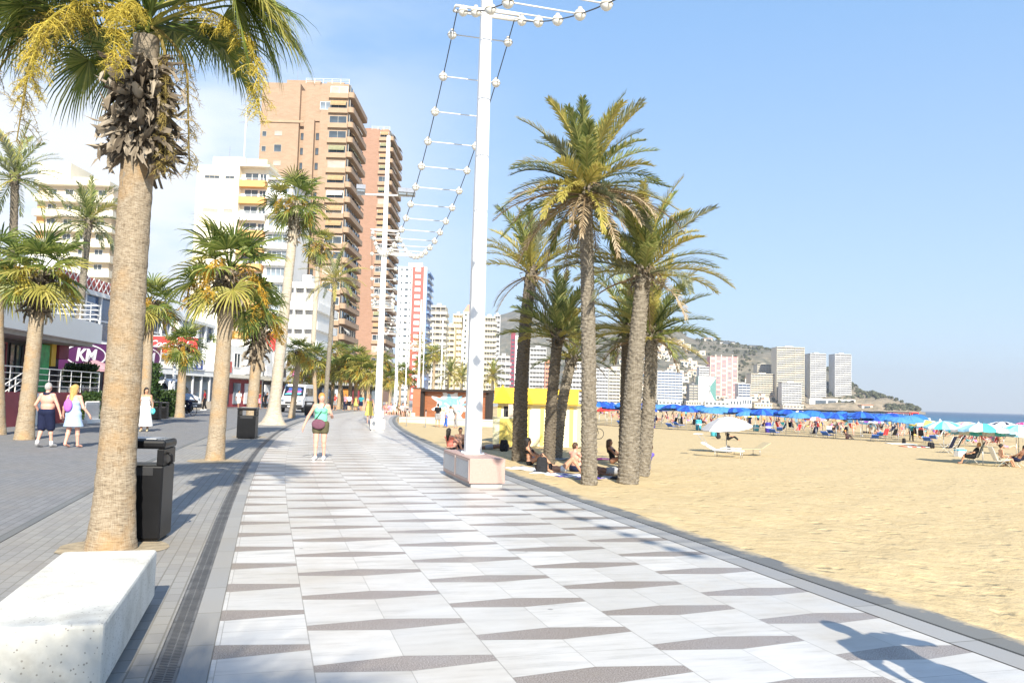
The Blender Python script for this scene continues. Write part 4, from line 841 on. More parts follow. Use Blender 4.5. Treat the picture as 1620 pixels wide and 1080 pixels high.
# kiosk with the striped front
def kiosk():
    p0, p1 = A(786, 690, 40.5), A(912, 701, 39.6); d = p1-p0; L_ = hypot(d.x, d.y); z0 = sandz((p0.x+p1.x)/2, 40); rz = atan2(d.y, d.x)
    t = thing('beach_kiosk', 'beach kiosk with yellow and cream striped front and saw-tooth yellow awning', 'kiosk', (p0.x, p0.y, z0), rz); h = A(850, 640, 39.5).z-z0; ht = A(850, 614, 39.5).z-z0
    MB().bb(0, L_, .03, 2.4, 0, h).build('cabin', 'cream_paint', t)
    n = 11; mb = MB()
    for i in range(n):
        if i % 2 == 0: mb.bb(L_*i/n, L_*(i+.5)/n, 0, .028, .05, h-.1)
    mb.build('stripes', 'yellow_pale', t)
    MB().bb(-.1, L_+.1, -.25, 2.5, h+.002, h+.08).build('eave', 'yellow_pale', t)
    aw = MB(); k = 9
    aw.bb(-.1, L_+.1, -.3, -.255, h+.05, ht)
    for i in range(k):
        x0 = L_*i/k; x1 = L_*(i+1)/k
    aw.bb(-.1, L_+.1, -.255, 2.5, ht-.06, ht)
    aw.build('awning', 'yellow_paint', t)
    for i in range(2):
        g = MB(); x0 = -.15+i*1.0; g.add([(x0-.02, -.34, h+.02), (x0+1.0, -.34, h+.02), (x0+.5, -.6, ht+.12), (x0-.02, -.31, h+.02), (x0+1.0, -.31, h+.02), (x0+.5, -.31, ht+.12)], [(0, 1, 2), (3, 5, 4), (0, 2, 5, 3), (1, 4, 5, 2)]); g.build('awning_gable', 'yellow_paint', t)
    MB().bb(.3, 1.5, .028, .0299, .9, 1.9).build('hatch', 'dark_void', t)
    # counter box standing in front
    q = A(779, 694.5, 36.5); z1 = sandz(q.x, q.y); c = thing('counter_box', 'cream and yellow striped box counter standing left of the kiosk', 'counter', (q.x, q.y, z1), rz-.35); bh = 1.32
    MB().bb(0, .75, 0, .9, .06, bh).build('body', 'cream_paint', c, False, .01); MB().bb(-.02, .77, -.02, .92, bh+.002, bh+.05).build('top', 'cream_paint', c); MB().bb(.36, .752, -.004, .9, .08, bh-.02).build('panel', 'yellow_pale', c); MB().bb(.03, .72, .03, .87, 0, .06).build('foot', 'wood_edge', c)
    MB().bb(-.004, .001, .15, .4, .08, bh-.02).build('panel', 'yellow_pale', c)
    t3 = thing('menu_board', 'pale board standing on the sand between counter box and dark palm trunk', 'board', (*A(815, 660, 39.8)[:2], z0), rz); MB().bb(-.35, .35, 0, .05, 1.35, 2.0).build('panel', 'beige_wall', t3); MB().bb(-.33, -.28, 0, .05, 0, 1.35).build('leg', 'galv', t3); MB().bb(.28, .33, 0, .05, 0, 1.35).build('leg', 'galv', t3)
kiosk()
# bicycle by the kiosk, sunk posts
def bicycle(label, loc, rz, rigid='black_metal'):
    t = thing('bicycle', label, 'bicycle', loc, rz)
    for x in (-.52, .52):
        w_ = MB(); w_.tube([(x+.33*cos(2*pi*i/28), 0, .34+.33*sin(2*pi*i/28)) for i in range(29)], .02, 6); wo_ = w_.build('wheel', 'rubber', t, True)
        sp = MB(); [sp.tube([(x, 0, .34), (x+.31*cos(a), 0, .34+.31*sin(a))], .003, 3) for a in [2*pi*k/12 for k in range(12)]]; sp.build('spokes', 'chrome', wo_)
    f = MB(); B_, S_, Hd, R_ = (-.08, 0, .30), (-.2, 0, .82), (.38, 0, .86), (-.52, 0, .34)
    for a, b in ((B_, S_), (B_, Hd), (S_, Hd), (R_, B_), (R_, S_), (Hd, (.52, 0, .34)), (Hd, (.35, 0, 1.0))): f.tube([a, b], .017, 6)
    f.build('frame', rigid, t, True)
    MB().tube([(.30, -.28, 1.0), (.36, 0, 1.01), (.30, .28, 1.0)], .014, 6).build('handlebar', 'chrome', t, True)
    s_ = MB(); s_.ball((-.21, 0, .90), (.13, .075, .04), 10); s_.build('saddle', 'black_plastic', t, True)
    MB().tube([(-.08, -.1, .2), (-.08, -.1, .22), (-.08, .1, .38), (-.08, .1, .40)], .012, 5).build('pedal_crank', 'chrome', t)
    return t
q = S(934, 694); bicycle('bicycle standing on the sand behind the tallest beach palm, only one wheel showing', q, .1)
# posts and rope on the sand
for px, py, lb in ((643, 674, 'short dark post stuck in the sand near the kerb, left of the mural'), (673, 676, 'dark post in the sand in front of the left end of the mural'), (612, 664, 'short dark post by the kerb right of the second mast')):
    q = S(px, py); t = thing('sand_post', lb, 'post', q); MB().lathe([(.035, -.2), (.035, 1.1), (.03, 1.15)], 8).build('shaft', 'grey_concrete', t, True); MB().lathe([(.05, 1.13), (.06, 1.18), (.03, 1.25), (0, 1.26)], 8).build('cap', 'black_metal', t, True)
# ================================================================ BUILDINGS
WC = {}
def window(parent, w, h, loc, rz=0, frame='white_paint', glass='glass', name='window', d=.06, mull=1):
    k = (round(w, 2), round(h, 2), frame, glass, mull)
    if k not in WC:
        mb = MB(); f = min(.07, w*.12)
        mb.bb(-w/2, w/2, -d, 0, -h/2, -h/2+f, 0).bb(-w/2, w/2, -d, 0, h/2-f, h/2, 0).bb(-w/2, -w/2+f, -d, 0, -h/2+f, h/2-f, 0).bb(w/2-f, w/2, -d, 0, -h/2+f, h/2-f, 0)
        for i in range(mull): x = -w/2+w*(i+1)/(mull+1); mb.bb(x-f/2, x+f/2, -d, 0, -h/2+f, h/2-f, 0)
        mb.add([(-w/2+f, -d*.3, -h/2+f), (w/2-f, -d*.3, -h/2+f), (w/2-f, -d*.3, h/2-f), (-w/2+f, -d*.3, h/2-f)], [(0, 1, 2, 3)], 1)
        WC[k] = mb.mesh('window', [frame, glass])
    o = link(name, WC[k], parent); o.location = loc; o.rotation_euler = (0, 0, rz); return o
BC = {}
def shared(key, fn, name, mats, parent, loc, rz=0):
    if key not in BC: BC[key] = fn().mesh(name, mats)
    o = link(name, BC[key], parent); o.location = loc; o.rotation_euler = (0, 0, rz); return o
def awning(parent, w, loc, rz, m_, drop=.9, out=.9):
    def fn():
        mb = MB(); mb.add([(-w/2, 0, 0), (w/2, 0, 0), (w/2, -out, -drop), (-w/2, -out, -drop), (w/2, -out, -drop-.25), (-w/2, -out, -drop-.25), (-w/2, 0, .03), (w/2, 0, .03), (w/2, -out-.02, -drop+.03), (-w/2, -out-.02, -drop+.03)], [(0, 1, 2, 3), (3, 2, 4, 5), (6, 9, 8, 7), (0, 3, 9, 6), (1, 7, 8, 2)]); return mb
    return shared(('aw', round(w, 2), m_, drop, out), fn, 'awning', [m_], parent, loc, rz)
def railing(w, h, mid=3, post=1.2, r=.02):
    mb = MB()
    for k in range(mid+1): mb.tube([(0, 0, h*(k+1)/(mid+1)), (w, 0, h*(k+1)/(mid+1))], r if k == mid else r*.7, 5)
    n = max(1, int(w/post))
    for i in range(n+1): mb.tube([(w*i/n, 0, 0), (w*i/n, 0, h)], r, 5)
    return mb
def px2x(px, Y, py=620): return A(px, py, Y).x
def topz(px, py, Y): return A(px, py, Y).z
# ---- brown brick tower
def brown_tower(label, X0, X1, Y, D, H, fl, brick, band, detail, rnd):
    W_ = X1-X0; t = thing('apartment_tower', label, 'apartment tower', (X0, Y, 0)); fh = H/fl
    if detail:
        MB().bb(0, W_*.44, 0, D, 0, H-.1).build('wall', brick, t); MB().bb(W_*.44+.003, W_*.505, 1.1, D, 0, H-1.2).build('wall', brick, t); MB().bb(W_*.505+.003, W_*.62, -.25, D, 0, H-7.5).build('wall', brick, t); MB().bb(W_*.62+.003, W_*.68, .9, D, 0, H-1.2).build('wall', brick, t)
        MB().bb(W_*.505+.003, W_*.678, .6, D-.1, H-7.5, H).build('wall', brick, t)
        MB().bb(W_*.68+.003, W_, 0, D, 0, H).build('wall', brick, t)
        MB().bb(-.12, W_*.50, -.22, -.003, H-8.2, H-7.7).build('cornice', band, t)
    else: MB().bb(0, W_, 0, D, 0, H).build('wall', brick, t)
    for f in range(2, fl):
        z = f*fh+fh*.5
        if detail:
            if f < fl-3:
                window(t, .9, 1.1, (W_*.05, 0, z), 0, 'shutter', 'glass', mull=0); window(t, 1.5, 1.0 if f % 2 else 1.5, (W_*.21, 0, z+.2), 0, 'shutter', 'glass' if rnd.random() < .6 else 'shutter', mull=0)
                window(t, .8, 1.4, (W_*.475, 1.1, z), 0, 'wood_edge', 'glass', mull=0); window(t, .7, 1.4, (W_*.65, .9, z), 0, 'wood_edge', 'glass', mull=0)
            elif f == fl-2: window(t, 2.2, 1.6, (W_*.74, 0, z), 0, 'white_paint', 'glass_pale')
            xw = W_*.89; ww = W_*.20
        else: xw = W_*.86; ww = W_*.24
        window(t, ww, 1.5, (xw, 0, z+.25), 0, 'shutter' if rnd.random() < .5 else 'white_paint', 'glass' if rnd.random() < .82 else 'shutter')
        def fnb(ww=ww):
            mb = MB(); mb.bb(-ww/2-.2, ww/2+.2, -.55, -.002, -.95, 0); return mb
        shared(('bf', brick, round(ww, 2)), fnb, 'balcony', [band], t, (xw, 0, z-.55))
        if rnd.random() < .45: awning(t, ww*.9, (xw, -.07, z+1.05), 0, rnd.choice(['awning_tan', 'awning_tan', 'awning_green', 'awning_white']), .8, .6)
        def fns():
            mb = MB(); r = 1.1; n = 6; pts = [(0, -.15), (0, D)]; out = [(0, 0.02), (r*.6, .02)]
            c = [(r-.7+.7*sin(a), .75-.7*cos(a)) for a in [pi/2*k/n for k in range(n+1)]]
            poly = [(0.003, .05)]+c+[(r, D-.9), (r-.3, D-.3), (.003, D-.2)]
            mb.poly(poly, 1.05, -1.1); return mb
        shared(('bs', brick, round(D, 1)), fns, 'balcony', [band], t, (W_, 0, z-.05))
        def fng():
            mb = MB(); mb.bb(.003, .25, .4, D-.6, 0, 1.45, 0)
            k = 7
            for i in range(k): y = .4+(D-1)*i/(k-1); mb.bb(.26, .36, y-.08, y+.08, 0, 1.45, 1)
            return mb
        shared(('gs', brick, round(D, 1), f % 3 == 0), fng, 'window_strip', ['glass', 'shutter'], t, (W_, 0, z-.02))
        for q in range(3):
            if rnd.random() < .38: awning(t, D*.22, (W_+.38, D*(.2+.28*q), z+1.35), pi/2, rnd.choice(['awning_tan', 'awning_green', 'awning_tan', 'awning_white']), .9, .9)
    rb = MB(); rb.bb(W_*.2, W_*.6, D*.3, D*.8, H, H+2.4); rb.build('roof_block', brick, t); MB().bb(W_*.7, W_*.9, D*.2, D*.6, H+.003, H+1.6).build('roof_block', band, t)
    for x_, y_ in ((W_*.3, D*.4), (W_*.8, D*.5), (W_*.1, D*.3)): MB().tube([(x_, y_, H), (x_, y_, H+5)], .05, 4).build('antenna', 'galv', t)
    r_ = railing(W_*.5, 1.0, 2, 1.6, .04); o = r_.build('roof_railing', 'white_paint', t); o.location = (W_*.5, .1, H)
    return t
Y = 160; brown_tower('tall brown brick apartment tower with awnings, highest building, behind the white block', px2x(409, Y, 260), px2x(547, Y, 260), Y, 16, topz(540, 133, Y), 21, 'brick', 'brick_band', True, random.Random(1))
Y = 220; brown_tower('second, redder brick apartment tower right behind the tallest brown tower', px2x(556, Y, 300), px2x(613, Y, 300), Y, 20, topz(612, 206, Y), 24, 'brick_red', 'brick_band', False, random.Random(2))
# ---- generic banded building
def banded(name, label, px0, px1, ytop, Y, D, wall, core, fl=None, bays=4, base=0, out=1.0, band_h=.42, cat='apartment block', ends=True, fh=2.9, back=None, roofbox=True, fin=None, group=None, rz=0, sides=True, ztop=None):
    X0, X1 = px2x(px0, Y, ytop+25), px2x(px1, Y, ytop+25); W_ = X1-X0; H = (ztop if ztop else topz((px0+px1)/2, ytop, Y))-base; fl = fl or max(3, int(H/fh)); f_ = H/fl
    t = thing(name, label, cat, (X0, Y, base), rz, group)
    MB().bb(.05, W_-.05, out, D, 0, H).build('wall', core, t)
    if ends: MB().bb(0, .35, 0, D+.02, 0, H+.3).build('end_wall', wall, t); MB().bb(W_-.35, W_, 0, D+.02, 0, H+.3).build('end_wall', wall, t)
    e = .353 if ends else 0
    def fn():
        mb = MB(); mb.bb(e, W_-e, 0, out-.003, 0, f_*band_h)
        if sides and not ends: mb.bb(W_-.047, W_+out*.6, 0, D, 0, f_*band_h)
        return mb
    for k in range(1, fl): shared((name, label, 'b'), fn, 'balcony', [wall], t, (0, 0, k*f_-f_*band_h*.3))
    MB().bb(0, W_, .0, D, H+.003, H+.003+f_*.3).build('roof_slab', wall, t)
    for i in range(1, bays):
        x = W_*i/bays; MB().bb(x-.12, x+.12, .1, out-.004, 0, H).build('fin', fin or wall, t)
    if not ends and back: MB().bb(W_-.045, W_+.05, out, D, 0, H).build('side_wall', back, t)
    if roofbox: MB().bb(W_*.35, W_*.65, D*.3, D*.7, H+.2, H+2.6).build('roof_block', wall, t)
    return t, W_, H, f_
# white block with orange balconies
def orange_block():
    Y = 140; X0, X1 = px2x(311, Y, 290), px2x(421, Y, 290); W_ = X1-X0; xl = px2x(378, Y, 290)-X0; H = topz(345, 262, Y); H2 = topz(350, 246, Y); t = thing('apartment_block', 'white apartment block with pale orange balcony bands, left of the brown tower', 'apartment block', (X0, Y, 0)); fh = 2.92; fl = int(H/fh)
    MB().bb(0, xl, 0, 14, 0, H).build('wall', 'warm_white', t); MB().bb(xl*.32, xl+.6, .8, 9, H+.002, H2).build('roof_block', 'warm_white', t); MB().bb(xl+.003, W_, 1.4, 14, 0, H).build('wall', 'cream_wall', t)
    for k in range(1, fl):
        z = H-k*fh
        MB().bb(xl+.004, W_-.2, 0, 1.39, z-.6, z+.55).build('balcony', 'orange_band' if k != 3 else 'white_wall', t) if k % 1 == 0 else None
        r_ = railing(W_-xl-.6, .35, 1, 1, .03); o = r_.build('railing', 'white_paint', t); o.location = (xl+.2, .1, z+.56)
        window(t, 2.4, 1.5, (xl+(W_-xl)*.38, 1.4, z+1.35), 0, 'white_paint', 'glass'); window(t, 1.2, 1.3, (xl+(W_-xl)*.8, 1.4, z+1.35), 0, 'white_paint', 'glass')
        if k % 2 == 1: window(t, 2.6, .55, (xl*.36, 0, z+.9), 0, 'shutter', 'glass' if k == 1 else 'shutter', mull=2); window(t, 1.6, .5, (xl*.78, 0, z+.9), 0, 'shutter', 'glass' if k == 1 else 'shutter', mull=1)
        else: MB().bb(xl*.15, xl*.95, -.04, -.002, z+.8, z+.9).build('ledge', 'shutter', t)
    MB().bb(xl, W_+.5, -.2, 14, H+.003, H+.35).build('roof_slab', 'warm_white', t)
    MB().bb(xl+.4, W_-.6, 2, 9, H+.36, H+1.9).build('roof_block', 'yellow_wall', t)
    # glazed wing on the right
    xr = px2x(460, Y, 290)-X0
    MB().bb(W_+.004, xr, 1.0, 14, 0, H-2.2).build('wing', 'white_wall', t); MB().bb(W_+.004, xr+.5, .2, 14, H-2.1, H-1.8).build('roof_slab', 'light_grey', t)
    for k in range(1, fl-1):
        z = H-2.2-k*fh; MB().bb(W_+.006, xr+.3, .1, .997, z-.3, z+.75).build('balcony', 'white_wall', t); window(t, (xr-W_)*.8, 1.6, ((W_+xr)/2, 1.0, z+1.55), 0, 'white_paint', 'glass_pale', mull=3)
    MB().tube([(xl*.95, 3, H2), (xl*.95, 3, H2+9)], .09, 5).build('antenna', 'white_paint', t); MB().tube([(xl*.6, 3, H2), (xl*.6, 3, H2+2.5)], .05, 4).build('antenna', 'galv', t)
orange_block()
banded('apartment_block', 'white block with stacked balconies behind the tall whitish palm trunk', 449, 497, 455, 124, 14, 'white_wall', 'grey_concrete', bays=3, ends=False, back='white_wall')
def hotel():
    Y = 160; t, W_, H, f_ = banded('hotel', 'cream hotel with white balcony bands at the far left, behind the palms', 52, 172, 292, Y, 14, 'warm_white', 'beige_wall', bays=1, ends=False, out=1.5, band_h=.45, fh=2.85, back='beige_wall', cat='hotel')
    for k in range(1, int(H/f_)):
        for i in range(4): window(t, 1.7, 1.4, (W_*(.2+.22*i), 1.5, k*f_+1.6), 0, 'white_paint', 'glass')
        r_ = railing(W_, .3, 1, 1.5, .03); o = r_.build('railing', 'galv', t); o.location = (0, .05, k*f_+.75)
    MB().bb(-1.2, W_*.36, 3, 12, H+.3, topz(70, 250, Y)).build('stair_tower', 'warm_white', t); MB().bb(.2, 1.6, 1.3, 1.52, 2, H*.9).build('orange_panel', 'orange_band', t)
hotel()
# ---- the shop buildings on the left
def oval(rx, rz_, w, k=40, d=.03):
    vs = []
    for i in range(k):
        a = 2*pi*i/k
        for r, y in ((1, 0), (1, -d)): vs.append(((rx)*cos(a), y, rz_*sin(a)))
        for r, y in ((1, 0), (1, -d)): vs.append(((rx-w)*cos(a), y, (rz_-w)*sin(a)))
    fs = []
    for i in range(k):
        o, q = i*4, ((i+1) % k)*4; fs += [(o+1, q+1, q+3, o+3), (o, q, q+1, o+1), (o+2, o+3, q+3, q+2)]
    return MB().add(vs, fs)
def km_sign(label, pa, pb, zt, zb, Y0, Y1, cxf):
    a, b = A(pa, 580, Y0), A(pb, 580, Y1); L_ = hypot(b.x-a.x, b.y-a.y); rz = atan2(b.y-a.y, b.x-a.x); z0, z1 = zb, zt
    t = thing('shop_sign', label, 'shop sign', (a.x, a.y, z0), rz); h = z1-z0
    MB().bb(0, L_, 0, .12, 0, h).build('board', 'purple_sign', t); MB().bb(-.06, L_+.06, -.03, .15, h+.002, h+.1).build('trim', 'white_paint', t); MB().bb(L_+.002, L_+.08, -.03, .15, 0, h).build('trim', 'white_paint', t)
    o = oval(h*.92, h*.40, h*.05).build('oval_ring', 'sign_white', t); o.location = (L_*cxf, -.002, h*.55)
    textobj('lettering', 'KM', h*.62, 'sign_white', t, Mx((L_*cxf, -.01, h*.53), pi/2) , None, .15, .012, h*.02)
    return t
def shops():
    # terrace building with white balcony fascia
    a, b = Vector((-19.6, 31.5, 0)), Vector((-21.0, 42, 0)); d = b-a; L_ = d.length; rz = atan2(d.y, d.x); t = thing('terrace_building', 'low dark building at the left edge with a white terrace slab and white railing', 'building', a-d*1.0, rz)
    # local x runs away along the street, +y = to the left (inside)
    L2 = L_*2; zb = 3.85; zt = 4.85
    MB().bb(0, L2, 2.0, 14, 0, zb-.05).build('wall', 'shop_dark', t); MB().bb(0, L2, 0, 14, zb, zt).build('terrace_slab', 'white_wall', t); MB().bb(.1, L2-.2, .35, 13.8, zb-.18, zb-.003).build('soffit', 'grey_concrete', t)
    r_ = railing(L2-.2, .95, 3, 1.3, .028); o = r_.build('railing', 'white_paint', t); o.location = (.1, .12, zt)
    r_ = railing(6, .95, 3, 1.3, .028); o = r_.build('railing', 'white_paint', t); o.location = (L2-.1, .12, zt); o.rotation_euler = (0, 0, pi/2)
    for i in range(9):
        x = L2*.42+i*1.5
        if x < L2-1: window(t, 1.2, 2.4, (x, 2.0, 2.3), 0, 'black_metal' if i % 2 else 'shop_red', 'glass')
    MB().bb(L2*.83, L2*.90, 1.6, 1.99, .8, 3.6).build('lit_panel', 'green_sign', t); MB().bb(L2*.91, L2*.935, 1.6, 1.99, 2.6, 3.8).build('yellow_panel', 'yellow_paint', t); MB().bb(L2*.94, L2*.995, 1.5, 1.99, 3.0, 3.75).build('fascia_sign', 'maroon', t)
    # lower terrace with railing and red-white posters
    MB().bb(L2*.3, L2*.985, -.2, 2.0, 0, 1.35).build('raised_terrace', 'shop_red', t); r_ = railing(L2*.68, 1.0, 3, 1.2, .022); o = r_.build('railing', 'white_paint', t); o.location = (L2*.3, -.15, 1.36)
    for x, m_ in ((L2*.86, 'sign_white'), (L2*.93, 'red_sign'), (L2*.80, 'red_sign')): MB().bb(x, x+.9, -.25, -.203, .35, 1.25).build('poster', m_, t)
    # glazed upper storey
    Y0 = 45; q0 = A(78, 560, 50); q1 = A(338, 560, 82); d = q1-q0; L3 = hypot(d.x, d.y); rz = atan2(d.y, d.x); g = thing('glass_shop_building', 'two-storey shop building with blue glass upper floor behind the purple KM sign', 'building', (q0.x, q0.y, 0), rz); hz = topz(160, 459, 55)
    MB().bb(0, L3, 1.2, 18, 0, 4.9).build('ground_floor', 'shop_dark', g); MB().bb(0, L3, .3, 18, 4.9, hz-.3).build('glass_wall', 'glass_blue', g); MB().bb(-.3, L3+.3, 0, 18.2, hz-.297, hz).build('roof_slab', 'white_wall', g); MB().bb(-.05, L3, .15, 1.19, 4.6, 4.897).build('floor_edge', 'white_wall', g)
    for i in range(15):
        x = L3*i/14; w_ = .16 if i < 9 else .5
        MB().bb(x-w_/2, x+w_/2, .1, .297, 4.9, hz-.3).build('mullion', 'white_paint', g)
    MB().bb(0, L3, .2, .298, 6.2, 6.32).build('transom', 'white_paint', g)
    lat = MB(); 
    for i in range(12): x = 1+i*.75; lat.tube([(x, .1, hz+.05), (x+.75, .1, hz+.85)], .04, 4, 0); lat.tube([(x+.75, .1, hz+.05), (x, .1, hz+.85)], .04, 4, 0)
    lat.build('roof_lattice', 'white_paint', g); MB().bb(1, 10, .2, .3, hz+.05, hz+.85).build('roof_sign_panel', 'red_panel', g)
    dm = MB(); dm.lathe([(2.6*cos(a), 1.4*sin(a)) for a in [pi/2*k/7 for k in range(8)]], 18, (6, 3.5, hz+.9)); dm.build('dome', 'white_wall', g, True)
    for i in range(10): window(g, 2.4, 2.6, (L3*(.06+.1*i), 1.2, 1.6), 0, 'white_paint' if i % 3 else 'shop_red', 'glass')
    km_sign('purple KM shop sign with a white oval ring, left of the big foreground trunk', 91, 172, 4.28, 2.62, 47, 50.5, .52)
    km_sign('second purple KM shop sign, half hidden behind the big foreground trunk', 182, 253, 4.45, 2.7, 50.8, 56, .70)
    # red sign with white script
    a = A(224, 541, 56); t = thing('shop_sign', 'red shop sign with white script lettering, partly behind the short fan palm', 'shop sign', (a.x, a.y, a.z-.2), .22); MB().bb(0, 3.6, 0, .12, -.45, .65).build('board', 'red_sign', t); MB().bb(-.05, 3.65, -.02, .14, .652, .70).build('trim', 'sign_white', t)
    textobj('lettering', 'Coca-Cola', .62, 'sign_white', t, Mx((1.8, -.01, .12), pi/2), None, .45, .012, .012)
    # white glass restaurant with sloping roof
    a = A(228, 600, 64); b = A(345, 600, 76); d = b-a; L4 = hypot(d.x, d.y); t = thing('glass_restaurant', 'white-framed glass restaurant pavilion with sloping white roof, behind the van', 'restaurant', (a.x, a.y, 0), atan2(d.y, d.x))
    MB().bb(0, L4, 0, 5, 0, .7).build('base_wall', 'beige_wall', t); MB().bb(.05, L4-.05, .08, 5, .703, 2.9).build('glass_wall', 'glass', t); MB().bb(-.2, L4+.2, -.15, 5.2, 2.903, 3.35).build('fascia', 'white_wall', t)
    MB().add([(-.2, -.2, 3.36), (L4+.2, -.2, 3.36), (L4+.2, 3.5, 4.7), (-.2, 3.5, 4.7), (-.2, 3.6, 3.36), (L4+.2, 3.6, 3.36)], [(0, 1, 2, 3), (3, 2, 5, 4), (0, 3, 4), (1, 5, 2), (0, 4, 5, 1)]).build('roof', 'awning_white', t)
    for i in range(9): x = L4*i/8; MB().bb(x-.09, x+.09, -.02, .078, .703, 2.9).build('post', 'white_paint', t)
    MB().bb(L4*.45, L4*.72, -.3, -.2, 3.4, 4.4).build('sign_frame', 'sign_white', t); MB().bb(L4*.47, L4*.70, -.33, -.302, 3.5, 4.3).build('sign_face', 'sign_blue', t)
    for i in range(3): MB().bb(L4*(.49+.07*i), L4*(.53+.07*i), -.345, -.331, 3.6, 4.2).build('sign_stroke', 'sign_white', t)
    # further shop row
    for j, (pa, pb, ya, yb, zt, lb, cl) in enumerate(((345, 415, 80, 90, 6.3, 'shop front with red window panels and dark posters, behind the bin palm', 'shop_red'), (415, 470, 92, 104, 7.5, 'dark shop front with white awnings, left of the truck', 'shop_dark'), (470, 600, 112, 128, 5.6, 'row of dark cafe fronts behind the far street palms', 'dark_void'))):
        a, b = A(pa, 600, ya), A(pb, 600, yb); d = b-a; L5 = hypot(d.x, d.y); t = thing('street_shop', lb, 'shop', (a.x, a.y, 0), atan2(d.y, d.x)); MB().bb(0, L5, 0, 12, 0, zt).build('wall', 'white_wall' if j < 2 else 'grey_concrete', t)
        MB().bb(.3, L5-.3, -.1, -.002, .1, 2.9).build('shop_glass', cl if j != 2 else 'dark_void', t); MB().bb(0, L5, -.9, -.003, 3.0, 3.35).build('canopy', 'awning_white' if j != 2 else 'grey_concrete', t)
        n = int(L5/2.2)
        for i in range(n):
            x = L5*(i+.5)/n; MB().bb(x-.75, x+.75, -.2, -.103, .4, 2.5).build('window', ('glass', 'sign_white', 'shop_red', 'glass_pale', 'cloth_orange')[(i*3+j) % 5], t)
            if i % 2 == 0: MB().bb(x-.9, x+.9, -.3, -.103, 3.5, 4.6).build('fascia_sign', ('red_panel', 'sign_white', 'shop_dark', 'sign_pink')[(i//2+j) % 4], t)
            if i % 2: window(t, 1.4, 1.5, (x, 0, zt-1.5), 0, 'white_paint', 'glass')
    # red heart sign
    a = A(434, 537, 66); t = thing('heart_sign', 'red heart-shaped sign high beside the tall whitish palm', 'sign', a, .1); pts = []
    for i in range(40): q = 2*pi*i/40; pts.append((.058*16*sin(q)**3*.95, .058*(13*cos(q)-5*cos(2*q)-2*cos(3*q)-cos(4*q))))
    h_ = MB(); h_.poly(pts, .12); h_.xf(Mx((0, 0, 0), pi/2)); h_.build('face', 'red_sign', t); MB().tube([(0, .1, -.9), (0, .1, -a.z)], .05, 6).build('pole', 'white_paint', t)
    # stairs with railings at the left edge
    p = A(-40, 684, 31); t = thing('stairs', 'white stairs with white railings at the left edge, behind the fan palm', 'stairs', (p.x, p.y, 0), radians(82))
    for k in range(8): MB().bb(k*.32, 8*.32+1.2, 0, 2.2, k*.165+.001, (k+1)*.165).build('step', 'white_wall', t)
    for y in (0.02, 2.2):
        r = MB()
        for h in (.35, .65, .95): r.tube([(0, y, h), (8*.32, y, 8*.165+h)], .022, 6)
        for k in range(0, 9, 2): r.tube([(k*.32, y, k*.165), (k*.32, y, k*.165+.95)], .022, 6)
        r.build('railing', 'white_paint', t)
    # hedges and fence
    leafy('hedge', 'long clipped green hedge under the purple KM sign', 'hedge', (*A(126, 600, 44)[:2], 1.75), (5.2, 1.2, .95), radians(-60), 5200, .13, 3)
    leafy('hedge', 'low green hedge behind the couple holding hands', 'hedge', (*A(146, 640, 40)[:2], .0), (2.6, 1.0, 1.25), radians(-65), 2600, .13, 4)
    leafy('bush', 'rounded dark green bush in front of the white van', 'bush', (*A(254, 640, 50)[:2], .2), (2.2, 1.3, 1.25), 0, 2600, .14, 5)
    leafy('bush', 'thin leafy shrub right of the big foreground trunk, before the purple sign', 'bush', (*A(225, 625, 46)[:2], .3), (1.5, 1.2, 2.6), 0, 1500, .2, 6)
    for pa, pb, Y_, lb in ((136, 158, 37, 'white picket fence behind the couple'), (240, 275, 50, 'white picket fence in front of the van')):
        a, b = A(pa, 650, Y_), A(pb, 650, Y_+2); L6 = hypot(b.x-a.x, b.y-a.y); t = thing('picket_fence', lb, 'fence', (a.x, a.y, 0), atan2(b.y-a.y, b.x-a.x)); n = 14; mb = MB()
        for i in range(n+1): mb.bb(L6*i/n-.03, L6*i/n+.03, 0, .03, .1, 1.0)
        mb.build('picket', 'white_paint', t); MB().bb(0, L6, .032, .07, .85, .92).bb(0, L6, .032, .07, .2, .27).build('rail', 'white_paint', t); MB().bb(-.1, L6+.1, -.1, .2, 0, .16).build('kerb_wall', 'white_wall', t)
    a = A(150, 575, 47.5); u = thing('parasol', 'dusty pink cafe parasol in front of the purple KM sign', 'parasol', (a.x, a.y, 0)); MB().lathe([(1.5, 2.55), (1.45, 2.62), (.8, 2.95), (.1, 3.2), (0, 3.22)], 10).build('canopy', 'parasol_dusty' if 'parasol_dusty' in M else (mat('parasol_dusty', (.45,.25,.27), .85, .1, 3), 'parasol_dusty')[1], u); MB().tube([(0, 0, 0), (0, 0, 3.1)], .03, 6).build('pole', 'galv', u)
    # street lamp post white near x=72
    a = A(272, 655, 52); p_ = thing('lamp_post', 'white lamp post between the van and the short fan palm', 'lamp post', (a.x, a.y, 0)); MB().lathe([(.14, 0), (.1, .3), (.08, 5.2)], 12).build('shaft', 'white_paint', p_, True); MB().lathe([(.12, 5.2), (.26, 5.35), (.26, 5.7), (.1, 5.95), (0, 6)], 12).build('lantern', 'lamp_white', p_, True)
shops()
